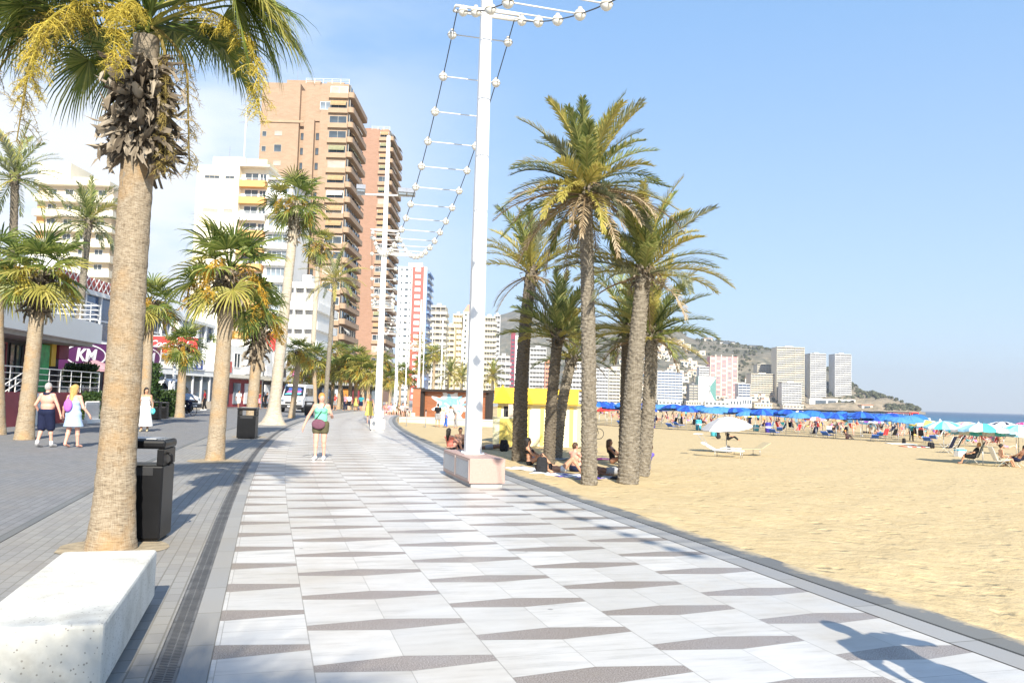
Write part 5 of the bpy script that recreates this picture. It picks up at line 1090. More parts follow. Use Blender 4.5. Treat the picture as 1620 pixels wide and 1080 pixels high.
# ---- vehicles
def van(label, loc, rz, truck=False):
    t = thing('van', label, 'van', loc, rz)                      # front faces -y
    prof = [(-2.55, .45), (-2.55, .95), (-2.3, 1.18), (-1.75, 1.35), (-1.05, 2.25), (-.8, 2.42), (2.45, 2.45), (2.55, 2.3), (2.55, .45)]
    mb = MB(); vs = []
    for x in (-.95, .95):
        for y, z in prof: vs.append((x*(1 if z < 1.4 else .93), y, z))
    n = len(prof); mb.add(vs, [tuple(range(n-1, -1, -1)), tuple(range(n, 2*n))]+[(i, (i+1) % n, n+(i+1) % n, n+i) for i in range(n)])
    body = mb.build('body', 'white_paint', t, False, .05)
    wsh = MB(); wsh.add([(-.85, -1.74, 1.40), (.85, -1.74, 1.40), (.78, -1.10, 2.20), (-.78, -1.10, 2.20)], [(0, 1, 2, 3)]); wsh.xf(Matrix.Translation((0, -.03, .02))); wsh.build('windscreen', 'car_glass', t)
    for sx in (-1, 1):
        s_ = MB(); x = sx*.955
        for y0, y1 in ((-1.3, -.55), (-.45, .75), (.85, 2.2)): s_.add([(x*.985, y0, 1.42), (x*.985, y1, 1.42), (x*.955, y1, 2.1), (x*.955, y0+(.45 if y0 < -1 else 0), 2.1)], [(0, 1, 2, 3)])
        s_.build('side_window', 'car_glass', t)
        for y in (-1.6, 1.55):
            w_ = MB(); w_.lathe([(.2, -.1), (.33, -.1), (.35, -.05), (.35, .05), (.33, .1), (.2, .1)], 20); w_.xf(Mx((sx*.86, y, .35), 0, pi/2)); wo_ = w_.build('wheel', 'rubber', t, True); r_ = MB(); r_.lathe([(0, -.09), (.2, -.09), (.2, .09), (0, .09)], 14); r_.xf(Mx((sx*.86, y, .35), 0, pi/2)); r_.build('rim', 'galv', wo_)
        MB().ball((sx*.72, -2.5, .98), (.17, .08, .12), 10).build('headlight', 'glass_pale', t, True); MB().box((sx*1.03, -1.25, 1.5), (.16, .1, .24)).build('mirror', 'black_plastic', t, False, .02)
    MB().bb(-.94, .94, -2.66, -2.552, .38, .68).build('bumper', 'black_plastic', t, False, .03); MB().bb(-.5, .5, -2.58, -2.552, .74, .92).build('grille', 'black_plastic', t)
    MB().bb(-.26, .26, -2.68, -2.662, .47, .58).build('number_plate', 'sign_white', t)
    return t
a = A(256, 640, 60); van('white van parked side-on in front of the glass restaurant', (a.x, a.y, 0), radians(78))
a = G(458, 652); b_ = van('white van with purple and cyan painted windscreen banner, facing the camera behind a small palm', (a.x, a.y+2.4, 0), .05, True)
for i, (m_, z0, z1) in enumerate((('sign_cyan', 1.52, 1.68), ('sign_pink', 1.69, 1.86), ('sign_blue', 1.87, 2.1))):  # windscreen reflection put into coloured strips on the glass
    y0 = -1.74+(z0-1.4)*.8-.065; y1 = -1.74+(z1-1.4)*.8-.065; MB().add([(-.8+i*.15, y0, z0), (.5+i*.1, y0, z0), (.7-i*.1, y1, z1), (-.5, y1, z1)], [(0, 1, 2, 3)]).build('reflection', m_, b_)
# ---- farther town, along the bay
rnd = random.Random(4)
def red_white():
    Y = 370; X0, X1 = px2x(629, Y, 470), px2x(674, Y, 470); W_ = X1-X0; H = topz(650, 422, Y); t = thing('apartment_tower', 'white apartment tower with red framed stripe and blue glazed side, beyond the brick towers', 'apartment tower', (X0, Y, 0)); fl = 20; fh = H/fl
    MB().bb(0, W_*.5, 0, 22, 0, H).build('wall', 'white_wall', t); MB().bb(W_*.5+.003, W_*.9, -.3, 22, 0, H).build('red_stripe', 'red_panel', t); MB().bb(W_*.9+.003, W_, 0, 22, 0, H).build('wall', 'white_wall', t); MB().bb(W_+.003, W_+.3, .5, 21.5, 0, H-2).build('glazed_side', 'blue_panel', t)
    for k in range(fl):
        z = k*fh+fh*.55; MB().bb(W_*.60, W_*.79, -.5, -.302, z-.8, z+.85).build('white_panel', 'white_wall', t)
        window(t, 1.0, 1.1, (W_*.12, 0, z), 0, 'white_paint', 'glass', mull=0); window(t, 1.6, 1.1, (W_*.30, 0, z), 0, 'white_paint', 'glass', mull=0); window(t, .7, 1.1, (W_*.44, 0, z), 0, 'white_paint', 'glass', mull=0)
        if k > 2: MB().bb(W_+.303, W_+1.3, 1, 21, z-1.3, z-.4).build('balcony', 'blue_panel' if k % 2 else 'glass_pale', t)
    MB().bb(W_*.3, W_*.8, 4, 14, H+.003, H+2.5).build('roof_block', 'white_wall', t)
red_white()
FAR = [  # px0 px1 ytop Y depth wall core bays ends label
 (681, 704, 486, 420, 16, 'far_cream', 'facade_dark', 3, False, 'pale apartment block with many balconies, right of the blue glazed tower'),
 (703, 719, 518, 440, 14, 'yellow_wall', 'facade_dark', 2, True, 'low cream block stepping up to the twin cream towers'),
 (716, 731, 499, 455, 14, 'far_cream', 'yellow_wall', 3, True, 'cream tower with dark window holes, left of the orange topped one'),
 (763, 783, 503, 470, 14, 'far_cream', 'facade_dark', 5, False, 'beige tower with close rows of balconies, just right of the nearest mast'),
 (781, 791, 500, 540, 14, 'far_white', 'facade_dark', 2, True, 'slim white tower behind the beige balcony tower'),
 (786, 806, 566, 430, 14, 'far_white', 'facade_dark', 3, False, 'low white stepped apartment block left of the maroon tower'),
 (838, 864, 552, 600, 16, 'far_white', 'facade_dark', 5, True, 'pale grey slab block between two palm trunks, behind the kiosk roof'),
 (862, 875, 574, 560, 14, 'coral_wall', 'facade_dark', 3, True, 'coral coloured block behind the kiosk roof'),
 (896, 922, 558, 540, 16, 'far_white', 'facade_dark', 5, False, 'white apartment block left of the tallest beach palm trunk'),
 (943, 962, 585, 760, 14, 'far_white', 'facade_dark', 4, True, 'white apartment block right of the tallest beach palm trunk'),
 (963, 981, 586, 800, 14, 'far_cream', 'facade_dark', 3, True, 'cream-white block left of the thick leaning palm'),
 (1029, 1039, 575, 900, 14, 'far_cream', 'facade_dark', 2, True, 'slim cream block just right of the beach palm trunks'),
 (1040, 1080, 589, 960, 22, 'far_white', 'facade_blue', 7, True, 'wide white hotel with blue glazing across the bay'),
 (1090, 1105, 609, 990, 16, 'facade_dark', 'far_cream', 2, True, 'low beige block across the bay, left of the green-sided building'),
 (1106, 1122, 581, 1060, 16, 'far_white', 'facade_dark', 3, True, 'white block above the green-sided building across the bay'),
 (1168, 1187, 608, 1040, 16, 'far_white', 'glass_blue', 3, True, 'low white building with blue glass front across the bay'),
 (1188, 1228, 592, 1130, 24, 'far_cream', 'facade_dark', 8, True, 'broad cream stepped hotel left of the tallest white bay tower'),
 (1198, 1221, 577, 1170, 20, 'far_cream', 'facade_dark', 5, True, 'upper tier of the cream stepped hotel on the slope'),
 (1229, 1273, 550, 1120, 24, 'far_cream', 'facade_dark', 3, True, 'tallest and widest white banded tower across the bay'),
 (1237, 1268, 606, 1095, 16, 'far_white', 'facade_dark', 6, True, 'lower white block at the foot of the widest bay tower'),
 (1282, 1307, 560, 1130, 22, 'far_white', 'facade_dark', 3, True, 'slim white tower in the middle of the three bay towers'),
 (1321, 1347, 561, 1125, 22, 'far_white', 'facade_dark', 3, True, 'rightmost white tower on the headland across the bay'),
]
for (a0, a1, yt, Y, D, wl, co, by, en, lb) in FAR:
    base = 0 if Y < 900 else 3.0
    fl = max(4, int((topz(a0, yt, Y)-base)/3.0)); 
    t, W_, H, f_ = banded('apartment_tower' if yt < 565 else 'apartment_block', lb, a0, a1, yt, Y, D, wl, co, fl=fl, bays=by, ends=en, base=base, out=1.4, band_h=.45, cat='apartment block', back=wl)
def more_far():
    Y = 450; X0, X1 = px2x(729, Y), px2x(750, Y); W_ = X1-X0; H = topz(740, 493, Y); t = thing('apartment_tower', 'cream tower with an orange tiled top, partly behind the nearest mast', 'apartment tower', (X0, Y, 0)); MB().bb(0, W_, 0, 14, 0, H).build('wall', 'cream_wall', t); MB().add([(0, 0, H), (W_, 0, H), (W_, 14, H), (0, 14, H), (W_*.3, 5, H+4.5), (W_*.7, 5, H+4.5), (W_*.7, 9, H+4.5), (W_*.3, 9, H+4.5)], [(0, 1, 5, 4), (1, 2, 6, 5), (2, 3, 7, 6), (3, 0, 4, 7), (4, 5, 6, 7)]).build('roof', 'coral_wall', t)
    for k in range(1, 15):
        for i in range(3): window(t, 1.3, 1.4, (W_*(.2+.3*i), 0, H-k*3+1.2), 0, 'cream_wall', 'glass', mull=0)
    Y = 600; X0 = px2x(806, Y); t = thing('apartment_tower', 'narrow maroon and white tower beside the dark leaning palm trunk', 'apartment tower', (X0, Y, 0)); w1 = px2x(813, Y)-X0; w2 = px2x(832, Y)-X0; H = topz(810, 525, Y)
    MB().bb(0, w1, 0, 14, 0, H).build('maroon_wall', 'maroon', t); MB().bb(w1+.003, w2, -.4, 14, 0, H-2.5).build('white_wall', 'white_wall', t); MB().bb(w2*.7, w2, 2, 12, H-2.5, topz(822, 502, Y)).build('upper_wall', 'white_wall', t)
    for k in range(1, 16): window(t, w1*.7, 1.5, (w1*.5, 0, k*H/17), 0, 'maroon', 'glass', mull=0)
    # green-sided building
    Y = 1010; X0, X1 = px2x(1105, Y), px2x(1133, Y); W_ = X1-X0; H = topz(1120, 595, Y)-2; t = thing('office_block', 'white building with a dark green arrow-shaped side across the bay', 'building', (X0, Y, 2)); MB().bb(0, W_*.65, 0, 16, 0, H).build('wall', 'white_wall', t); MB().bb(-.8, -.003, -.5, 16, 0, H).build('green_edge', 'green_panel', t); MB().bb(W_*.65+.003, W_, .6, 16, 0, H).build('green_wall', 'green_panel', t)
    MB().add([(W_*.65, .0, 0), (W_, .0, H*.05), (W_*.60, 0, H*.55), (W_*.65, .55, 0), (W_, .55, H*.05), (W_*.6, .55, H*.55)], [(0, 1, 2), (3, 5, 4), (1, 4, 5, 2)]).build('white_wedge', 'white_wall', t); MB().add([(W_*.65, .0, H), (W_, .0, H*.95), (W_*.60, 0, H*.6), (W_*.65, .55, H), (W_, .55, H*.95), (W_*.6, .55, H*.6)], [(2, 1, 0), (4, 5, 3), (2, 5, 4, 1)]).build('white_wedge', 'white_wall', t)
    # pink panelled tower block
    Y = 1090; X0, X1 = px2x(1123, Y), px2x(1167, Y); W_ = X1-X0; zb = 4; H = topz(1145, 564, Y)-zb; t = thing('apartment_tower', 'pinkish-red panelled tower block with pale grid across the bay', 'apartment tower', (X0, Y, zb)); MB().bb(0, W_, 0, 18, 0, H).build('wall', 'pink_panel', t)
    for i in range(6): x = W_*i/5; MB().bb(max(0, x-.5), min(W_, x+.5), -.5, -.002, 0, H+(2.5 if i in (1, 2, 4) else 0)).build('pale_fin', 'warm_white', t)
    for k in range(1, 20):
        z = H*k/20
        for i in range(5):
            if (k*7+i*5) % 3: MB().bb(W_*(i+.2)/5, W_*(i+.8)/5, -.3, -.003, z-.7, z+.7).build('balcony', 'warm_white' if (k+i) % 2 else 'glass_pale', t)
    # podium between twin towers
    Y = 1105; X0, X1 = px2x(1281, Y), px2x(1353, Y); W_ = X1-X0; t = thing('podium_building', 'low white glass-fronted podium joining the two slim bay towers', 'building', (X0, Y, 2.5)); MB().bb(0, W_, 0, 14, 0, 12).build('wall', 'white_wall', t)
    for a, b in ((.12, .36), (.40, .58), (.68, .80), (.81, .93)): MB().bb(W_*a, W_*b, -.2, -.003, 2.5, 10).build('window', 'glass', t)
more_far()
# low strip of shore buildings and villas on the slope
vm = None
def villa(loc, w, d, h, rz, i):
    global vm
    if vm is None:
        t = thing('villa', 'small pale villa among the scrub on the slope across the bay', 'villa', loc, rz, 'villas on the hillside'); t.scale = (w, d, h)
        MB().bb(-.5, .5, -.5, .5, -.6, .6).bb(-.1, .5, -.4, .5, .603, 1.0).build('wall', 'warm_white', t); MB().bb(-.53, .53, -.53, .1, .602, .68).build('roof', 'roof_tile', t); MB().bb(-.4, -.1, -.515, -.502, -.1, .4).build('window', 'glass', t); MB().bb(.1, .4, -.515, -.502, -.1, .4).build('window', 'glass', t); vm = t
    else:
        o = dup(vm, loc, rz); o.scale = (w, d, h)
rv = random.Random(12); cnt = 0
while cnt < 110:
    px = rv.triangular(925, 1300, 1060); R0, R1 = shore_r(px)+60, ridge_r(px); r = rv.uniform(R0, R0+(R1-R0)*(.62 if px < 1130 else .35)); x, y, z = hillz(px, r)
    if z < 5: continue
    villa((x, y, z+1.2), rv.uniform(8, 17), rv.uniform(7, 11), rv.uniform(4, 8), rv.uniform(-.5, .5), cnt); cnt += 1
for px, r, lb, w_, h_ in ((1150, 1480, 'flat dark villa on the crest of the headland hill', 26, 5), (1195, 1470, 'long low building on the crest, right of the flat dark villa', 22, 4), (1120, 1500, 'pale house on the crest of the headland hill, leftmost there', 14, 5), (1372, 1180, 'small pale house on the tip of the headland', 14, 5)):
    x, y, z = hillz(px, r); t = thing('hilltop_house', lb, 'house', (x, y, z-1)); MB().bb(-w_/2, w_/2, 0, 10, 0, h_).build('wall', 'warm_white' if 'pale' in lb else 'grey_concrete', t); MB().bb(-w_/2-1, w_/2+1, -1, 11, h_+.003, h_+.8).build('roof', 'roof_tile' if 'pale' in lb else 'dark_void', t); MB().bb(-w_*.3, w_*.3, -.1, -.003, 1, h_-1).build('window', 'glass', t)
for i, (px, w_, h_, m_) in enumerate(((1010, 20, 6, 'beige_wall'), (1060, 26, 5, 'cream_wall'), (1098, 18, 5, 'beige_wall'), (1135, 30, 6, 'warm_white'), (1160, 22, 9, 'cream_wall'), (1178, 18, 12, 'white_wall'), (1208, 22, 5, 'yellow_wall'), (1255, 26, 4, 'beige_wall'))):
    x, y, z = hillz(px, shore_r(px)+5); t = thing('shore_building', 'low %s building on the far shore %s' % (m_.split('_')[0], ['behind the palms', 'under the wide white hotel', 'under the low beige block', 'under the green-sided building', 'under the pink tower block', 'under the blue glass building', 'under the cream stepped hotel', 'under the widest bay tower'][i]), 'building', (x, y, .5)); MB().bb(-w_/2, w_/2, 0, 12, -2, h_).build('wall', m_, t); [MB().bb(-w_/2+w_*(k+.2)/6, -w_/2+w_*(k+.8)/6, -.2, -.003, h_*.35, h_*.75).build('window', 'glass', t) for k in range(6)]; MB().bb(-w_/2-.5, w_/2+.5, -.6, 12.5, h_+.003, h_+.7).build('roof', 'light_grey', t)
# far-off trees and scrub on the slopes: one mass
def scrub():
    rs = random.Random(9); mb = MB(); n = 0
    while n < 2000:
        px = rs.uniform(600, 1455); R0, R1 = shore_r(px)+15, ridge_r(px); r = rs.uniform(R0, R1) if rs.random() < .7 else rs.uniform(R0, R0+60); x, y, z = hillz(px, r)
        if z < 1.5 or fbm(x, y, .02, 3) < -.1: continue
        n += 1; s = rs.uniform(1.2, 3.4)
        for k in range(16):
            d = Vector((rs.gauss(0, 1), rs.gauss(0, 1), rs.gauss(.2, .8))).normalized(); p = Vector((x, y, z+s*.5))+Vector((d.x*s*.8, d.y*s*.8, d.z*s*.6)); e = d.cross(Vector((rs.gauss(0, 1), rs.gauss(0, 1), rs.gauss(0, 1)))).normalized()*s*.6; e2 = d.cross(e).normalized()*s*.6
            mb.add([p-e, p-e2*.8, p+e, p+e2*.9], [(0, 1, 2, 3)])
    o = mb.build('hillside_scrub', 'scrub_leaf'); o['kind'] = 'stuff'; o['label'] = 'dark scrub and small trees scattered over the far slopes'; o['category'] = 'scrub'
scrub()
# ================================================================ PEOPLE
def surfnet(fn, lo, hi, h):
    lo = np.array(lo, float); n = np.ceil((np.array(hi)-lo)/h).astype(int)+1
    ax = [lo[i]+h*np.arange(n[i]) for i in range(3)]; X, Y, Z = np.meshgrid(*ax, indexing='ij'); D = fn(X, Y, Z)
    ins = D < 0; c = [(i, j, k) for i in (0, 1) for j in (0, 1) for k in (0, 1)]
    sl = lambda a, o: a[o[0]:n[0]-1+o[0], o[1]:n[1]-1+o[1], o[2]:n[2]-1+o[2]]
    cnt = sum(sl(ins, o).astype(int) for o in c); act = (cnt > 0) & (cnt < 8); ids = -np.ones(act.shape, int); ids[act] = np.arange(act.sum())
    acc = np.zeros(act.shape+(3,)); w = np.zeros(act.shape)
    for a in c:
        for d in range(3):
            if a[d]: continue
            b = list(a); b[d] = 1; da, db = sl(D, a), sl(D, b); cr = (da < 0) != (db < 0); den = np.where(cr, da-db, 1); t = np.where(cr, da/den, 0)
            for q in range(3): acc[..., q] += np.where(cr, a[q]+(t if q == d else 0), 0)
            w += cr
    I = np.argwhere(act); V = (acc[act]/w[act][:, None]+I)*h+lo; F_ = []
    for d in range(3):
        u, v = (d+1) % 3, (d+2) % 3; s0 = [slice(None)]*3; s1 = [slice(None)]*3; s0[d] = slice(0, n[d]-1); s1[d] = slice(1, n[d])
        a, b = ins[tuple(s0)], ins[tuple(s1)]; ch = a != b; 
        for p in np.argwhere(ch):
            if p[u] < 1 or p[v] < 1 or p[u] >= n[u]-1 or p[v] >= n[v]-1: continue
            q = []
            for du, dv in ((-1, -1), (0, -1), (0, 0), (-1, 0)):
                r = p.copy(); r[u] += du; r[v] += dv; q.append(ids[tuple(r)])
            if min(q) < 0: continue
            F_.append(tuple(q) if a[tuple(p)] else tuple(q[::-1]))
    return V, F_
def cap(a, b, ra, rb):
    a = np.array(a, float); b = np.array(b, float); ba = b-a; l2 = max(1e-9, float(ba @ ba))
    def f(X, Y, Z):
        t = np.clip(((X-a[0])*ba[0]+(Y-a[1])*ba[1]+(Z-a[2])*ba[2])/l2, 0, 1)
        return np.sqrt((X-a[0]-t*ba[0])**2+(Y-a[1]-t*ba[1])**2+(Z-a[2]-t*ba[2])**2)-(ra+(rb-ra)*t)
    f.pts = [(a, ra), (b, rb)]; return f
def ell(c, r, R_=None):
    c = np.array(c, float); r = np.array(r, float); R_ = np.eye(3) if R_ is None else np.array(R_)
    def f(X, Y, Z):
        x, y, z = X-c[0], Y-c[1], Z-c[2]; q = [(R_[0][i]*x+R_[1][i]*y+R_[2][i]*z) for i in range(3)]
        k0 = np.sqrt(sum((q[i]/r[i])**2 for i in range(3))); k1 = np.sqrt(sum((q[i]/r[i]**2)**2 for i in range(3)))+1e-9
        return k0*(k0-1)/k1
    f.pts = [(c, max(r))]; return f
def smin(fs, k=.03):
    def f(X, Y, Z):
        d = fs[0](X, Y, Z)
        for g in fs[1:]:
            e = g(X, Y, Z); h = np.clip(.5+.5*(e-d)/k, 0, 1); d = e*(1-h)+d*h-k*h*(1-h)
        return d
    f.pts = sum((g.pts for g in fs), []); return f
def clip(f, *planes):                                    # keep where n.p < c
    def g(X, Y, Z):
        d = f(X, Y, Z)
        for nn, c_ in planes: d = np.maximum(d, nn[0]*X+nn[1]*Y+nn[2]*Z-c_)
        return d
    g.pts = f.pts; return g
def infl(f, r):
    def g(X, Y, Z): return f(X, Y, Z)-r
    g.pts = [(p, q+r) for p, q in f.pts]; return g
def sdf_mb(f, h):
    P = np.array([p for p, r in f.pts]); Rr = np.array([r for p, r in f.pts])[:, None]; V, Fc = surfnet(f, (P-Rr).min(0)-2.2*h, (P+Rr).max(0)+2.2*h, h); m_ = MB(); m_.v = V.tolist(); m_.f = Fc; m_.m = [0]*len(Fc); return m_
def vn(v): v = np.array(v, float); return v/np.linalg.norm(v)
# a pose gives: H hip centre, U torso up, Rr right-hand side of the figure (viewer's left when it faces -y), head direction, joints
def body(P, s=1.0, fat=0., female=True):
    H = np.array(P['H'], float); U = vn(P['U']); Rt = vn(P['R']); Rt = vn(Rt-U*(Rt @ U)); Fw = np.cross(U, Rt); B = np.stack([Rt, Fw, U], 1)
    bend = np.array(P.get('bend', (0, 0, 0)), float); at = lambda r, f_, u: H+Rt*r+Fw*f_+U*u+bend*(max(0, u)/.5)**2
    sw = .165 if female else .19; hw = .095 if female else .09
    neckb = at(0, .0, .50); hd = np.array(P.get('head', (0, 0, 0)), float); HC = at(0, .015, .665)+hd
    pr = dict(pelvis=ell(at(0, 0, .0), (.165+fat*.6, .112+fat*.6, .115), B), belly=ell(at(0, .005+fat*.5, .15), (.135+fat, .098+fat, .15), B), chest=ell(at(0, .0, .33), (.155+(0 if female else .02)+fat*.5, .105+fat*.5, .17), B),
              shl=cap(at(-sw, 0, .445), at(sw, 0, .445), .058, .058), neck=cap(at(0, -.005, .44), HC-U*.05, .058, .05))
    if female: pr['bust'] = smin([ell(at(-.075, .085, .34), (.062,)*3), ell(at(.075, .085, .34), (.062,)*3)], .03)
    L = {}
    for sd, sg in (('r', 1), ('l', -1)):
        L['hip'+sd] = at(sg*hw, 0, -.02); L['sh'+sd] = at(sg*sw, 0, .445)
        for j in ('kn', 'an', 'to', 'el', 'wr', 'ha'): L[j+sd] = np.array(P[j+sd], float)
        pr['th'+sd] = cap(L['hip'+sd], L['kn'+sd], .092+fat*.4, .058); ca = L['kn'+sd]+(L['an'+sd]-L['kn'+sd])*.3; dd_ = vn(L['an'+sd]-L['kn'+sd])
        pr['cf'+sd] = cap(L['kn'+sd], L['an'+sd], .055, .035); pr['ca'+sd] = ell(ca, (.056,)*3); pr['ft'+sd] = cap(L['an'+sd]+np.array((0, 0, -.02)), L['to'+sd], .038, .030)
        pr['ua'+sd] = cap(L['sh'+sd], L['el'+sd], .046+fat*.2, .038); pr['fa'+sd] = cap(L['el'+sd], L['wr'+sd], .038, .025)
        d = vn(L['ha'+sd]-L['wr'+sd]); pr['ha'+sd] = cap(L['wr'+sd]+d*.02, L['wr'+sd]+d*.075, .027, .030)
    fd = vn(P.get('face', -Fw if False else Fw)); fd = vn(fd-U*0); hr = vn(np.cross(fd, (0, 0, 1)) if abs(fd[2]) < .9 else Rt); hu = np.cross(hr, fd); HB = np.stack([hr, fd, hu], 1)
    pr['head'] = smin([ell(HC, (.074, .093, .108), HB), ell(HC+fd*.035-hu*.055, (.052, .055, .06), HB)], .03); pr['nose'] = ell(HC+fd*.098-hu*.012, (.013, .02, .02), HB)
    pr['ears'] = smin([ell(HC+hr*.074-fd*.005-hu*.005, (.012, .02, .032), HB), ell(HC-hr*.074-fd*.005-hu*.005, (.012, .02, .032), HB)], .002)
    return pr, L, dict(H=H, U=U, R=Rt, F=Fw, at=at, HC=HC, fd=fd, hr=hr, hu=hu, HB=HB, sw=sw)
def fingers(mb, L, fr, curl=.5):
    for sd, sg in (('r', 1), ('l', -1)):
        d = Vector(vn(L['ha'+sd]-L['wr'+sd])); w_ = Vector(L['wr'+sd]); ax = Vector(fr['F']); pn = d.cross(ax); pn = pn.normalized() if pn.length > .2 else Vector(fr['R']); ax = pn.cross(d).normalized(); inward = pn*(1 if pn.dot(Vector(fr['R']))*sg < 0 else -1)
        for i, ln in enumerate((.066, .076, .070, .055)):
            b0 = w_+d*.088+ax*((1.5-i)*.0165); pts = [b0]; dd_ = d.copy()
            for k in range(3): dd_ = (dd_+inward*curl*.45).normalized(); pts.append(pts[-1]+dd_*ln*(.42, .32, .26)[k])
            mb.tube(pts, [.0095, .009, .0085, .006], 6)
        b0 = w_+d*.035+ax*.024; mb.tube([b0, b0+(ax*.7+d*.6+inward*.3)*.032, b0+(ax*.7+d*1.0+inward*.5)*.055], [.012, .011, .008], 6)
def person(label, P, loc, rz, skin='skin_tan', wear=(), hair=('black', 'short'), h=.018, s=1., fat=0., female=True, group=None, face=False, curl=.5):
    t = thing('person', label, 'person', loc, rz, group); t.scale = (s, s, s)
    pr, L, fr = body(P, 1, fat, female); allp = list(pr.values())
    mb = sdf_mb(smin(allp, .022), h); fingers(mb, L, fr, curl); mb.build('body', skin, t, True)
    U, Hh, at, Fw = fr['U'], fr['H'], fr['at'], fr['F']
    up = lambda u: (tuple(U), float(U @ Hh+u)); dn = lambda u: (tuple(-U), float(-(U @ Hh)-u))
    for w_ in wear:
        k, c_ = w_[0], w_[1]; m_ = c_ if c_ in M else 'cloth_'+c_; a = w_[2:] 
        if k == 'top': f = clip(infl(smin([pr[q] for q in ('belly', 'chest', 'shl') if q in pr]+([pr['bust']] if 'bust' in pr else []), .03), .012), up(a[0] if a else .44), dn(a[1] if len(a) > 1 else .02)); f.pts = f.pts
        elif k == 'tank': 
            f0 = infl(smin([pr[q] for q in ('belly', 'chest', 'pelvis')]+([pr['bust']] if 'bust' in pr else []), .03), .014); f = clip(f0, up(.40), dn(.0)); 
            st = smin([cap(at(sg*.085, .10, .38), at(sg*.10, -.01, .50), .018, .018) for sg in (-1, 1)]+[cap(at(sg*.085, -.09, .38), at(sg*.10, -.01, .50), .018, .018) for sg in (-1, 1)], .01); f = smin([f, st], .01)
        elif k == 'tee': f = clip(infl(smin([pr['belly'], pr['chest'], pr['shl'], pr['pelvis']]+[cap(L['sh'+sd], L['sh'+sd]+(L['el'+sd]-L['sh'+sd])*.62, .055, .058) for sd in 'rl'], .03), .014), up(.50), dn(-.04))
        elif k == 'shorts':
            fr_ = a[0] if a else .6; f = clip(infl(smin([pr['pelvis'], pr['belly']]+[cap(L['hip'+sd], L['hip'+sd]+(L['kn'+sd]-L['hip'+sd])*fr_, .098+fat*.5, .092 if fr_ > .3 else .085) for sd in 'rl'], .03), .018), up(.075))
        elif k == 'trousers': f = clip(infl(smin([pr['pelvis'], pr['belly'], pr['thr'], pr['thl']]+[cap(L['kn'+sd], L['kn'+sd]+(L['an'+sd]-L['kn'+sd])*.9, .06, .052) for sd in 'rl'], .02), .014), up(.08))
        elif k == 'brief': f = clip(infl(smin([pr['pelvis']]+[cap(L['hip'+sd], L['hip'+sd]+(L['kn'+sd]-L['hip'+sd])*.08, .095, .095) for sd in 'rl'], .02), .008), up(.03))
        elif k == 'bra': f = clip(infl(smin([pr['chest'], pr['bust']], .02), .008), up(.385), dn(.27))
        elif k == 'swimsuit': f = clip(infl(smin([pr['pelvis'], pr['belly'], pr['chest'], pr.get('bust', pr['chest'])], .02), .008), up(.40))
        elif k == 'dress':
            ln = a[0]; kn = (L['knr']+L['knl'])/2; an = (L['anr']+L['anl'])/2; low = Hh+(kn-Hh)*min(1, ln)+((an-kn)*max(0, ln-1)); wd = .20+.05*ln
            sk_ = smin([cap(at(0, 0, .05), low, .135, wd*.92)]+[cap(at(sg*.05, 0, -.05), low+np.array(fr['R'])*sg*.07, .12, wd*.8) for sg in (-1, 1)], .05)
            f = clip(smin([infl(smin([pr['belly'], pr['chest'], pr['pelvis']]+([pr['bust']] if 'bust' in pr else [])+[cap(L['hip'+sd], L['hip'+sd]+(L['kn'+sd]-L['hip'+sd])*.45, .098+fat*.5, .09) for sd in 'rl'], .03), .016), clip(sk_, (tuple(-U), float(-(U @ low))))], .03), up(a[1] if len(a) > 1 else .36))
        elif k == 'shoes':
            f = smin([cap(L['an'+sd]+np.array((0, .02, -.03)) if False else L['an'+sd]+np.array((0, 0, -.03)), L['to'+sd], .052, .042) for sd in 'rl'], .002)
        elif k == 'socks': f = smin([cap(L['an'+sd], L['an'+sd]+(L['kn'+sd]-L['an'+sd])*.14, .045, .046) for sd in 'rl'], .002)
        elif k == 'scarf':
            ring = [cap(at(.085*cos(q), .075*sin(q)+.0, .49+.015*sin(q)), at(.085*cos(q+.7), .075*sin(q+.7), .49+.015*sin(q+.7)), .036, .036) for q in np.arange(0, 6.3, .7)]; f = smin(ring, .02)
        elif k == 'bag':                                     # cross-body or back bag: centre offset r,f,u and size, with a strap
            c0 = at(*a[0]); f = ell(c0, a[1], np.stack([fr['R'], fr['F'], U], 1)); 
        else: continue
        nm = dict(top='top', tank='tank_top', tee='shirt', shorts='shorts', trousers='trousers', brief='swim_briefs', bra='bikini_top', swimsuit='swimsuit', dress='dress', shoes='shoes', socks='socks', scarf='neck_towel', bag='bag')[k]
        if k in ('shoes', 'socks'):
            for sd in 'rl':
                g = cap(L['an'+sd]+np.array((0, 0, -.03)), L['to'+sd], .052, .042) if k == 'shoes' else cap(L['an'+sd], L['an'+sd]+(L['kn'+sd]-L['an'+sd])*.14, .045, .046)
                sdf_mb(g, min(h, .014)).build({'shoes': 'shoe', 'socks': 'sock'}[k], m_, t, True)
        else:
            o = sdf_mb(f, h).build(nm, m_, t, True)
            if k == 'bag' and len(a) > 2:
                MB().tube([at(*q) for q in a[2]], .010, 6).build('strap', a[3] if len(a) > 3 else 'black_cloth', o, True)
    hc, fd, hr, hu, HB = fr['HC'], fr['fd'], fr['hr'], fr['hu'], fr['HB']
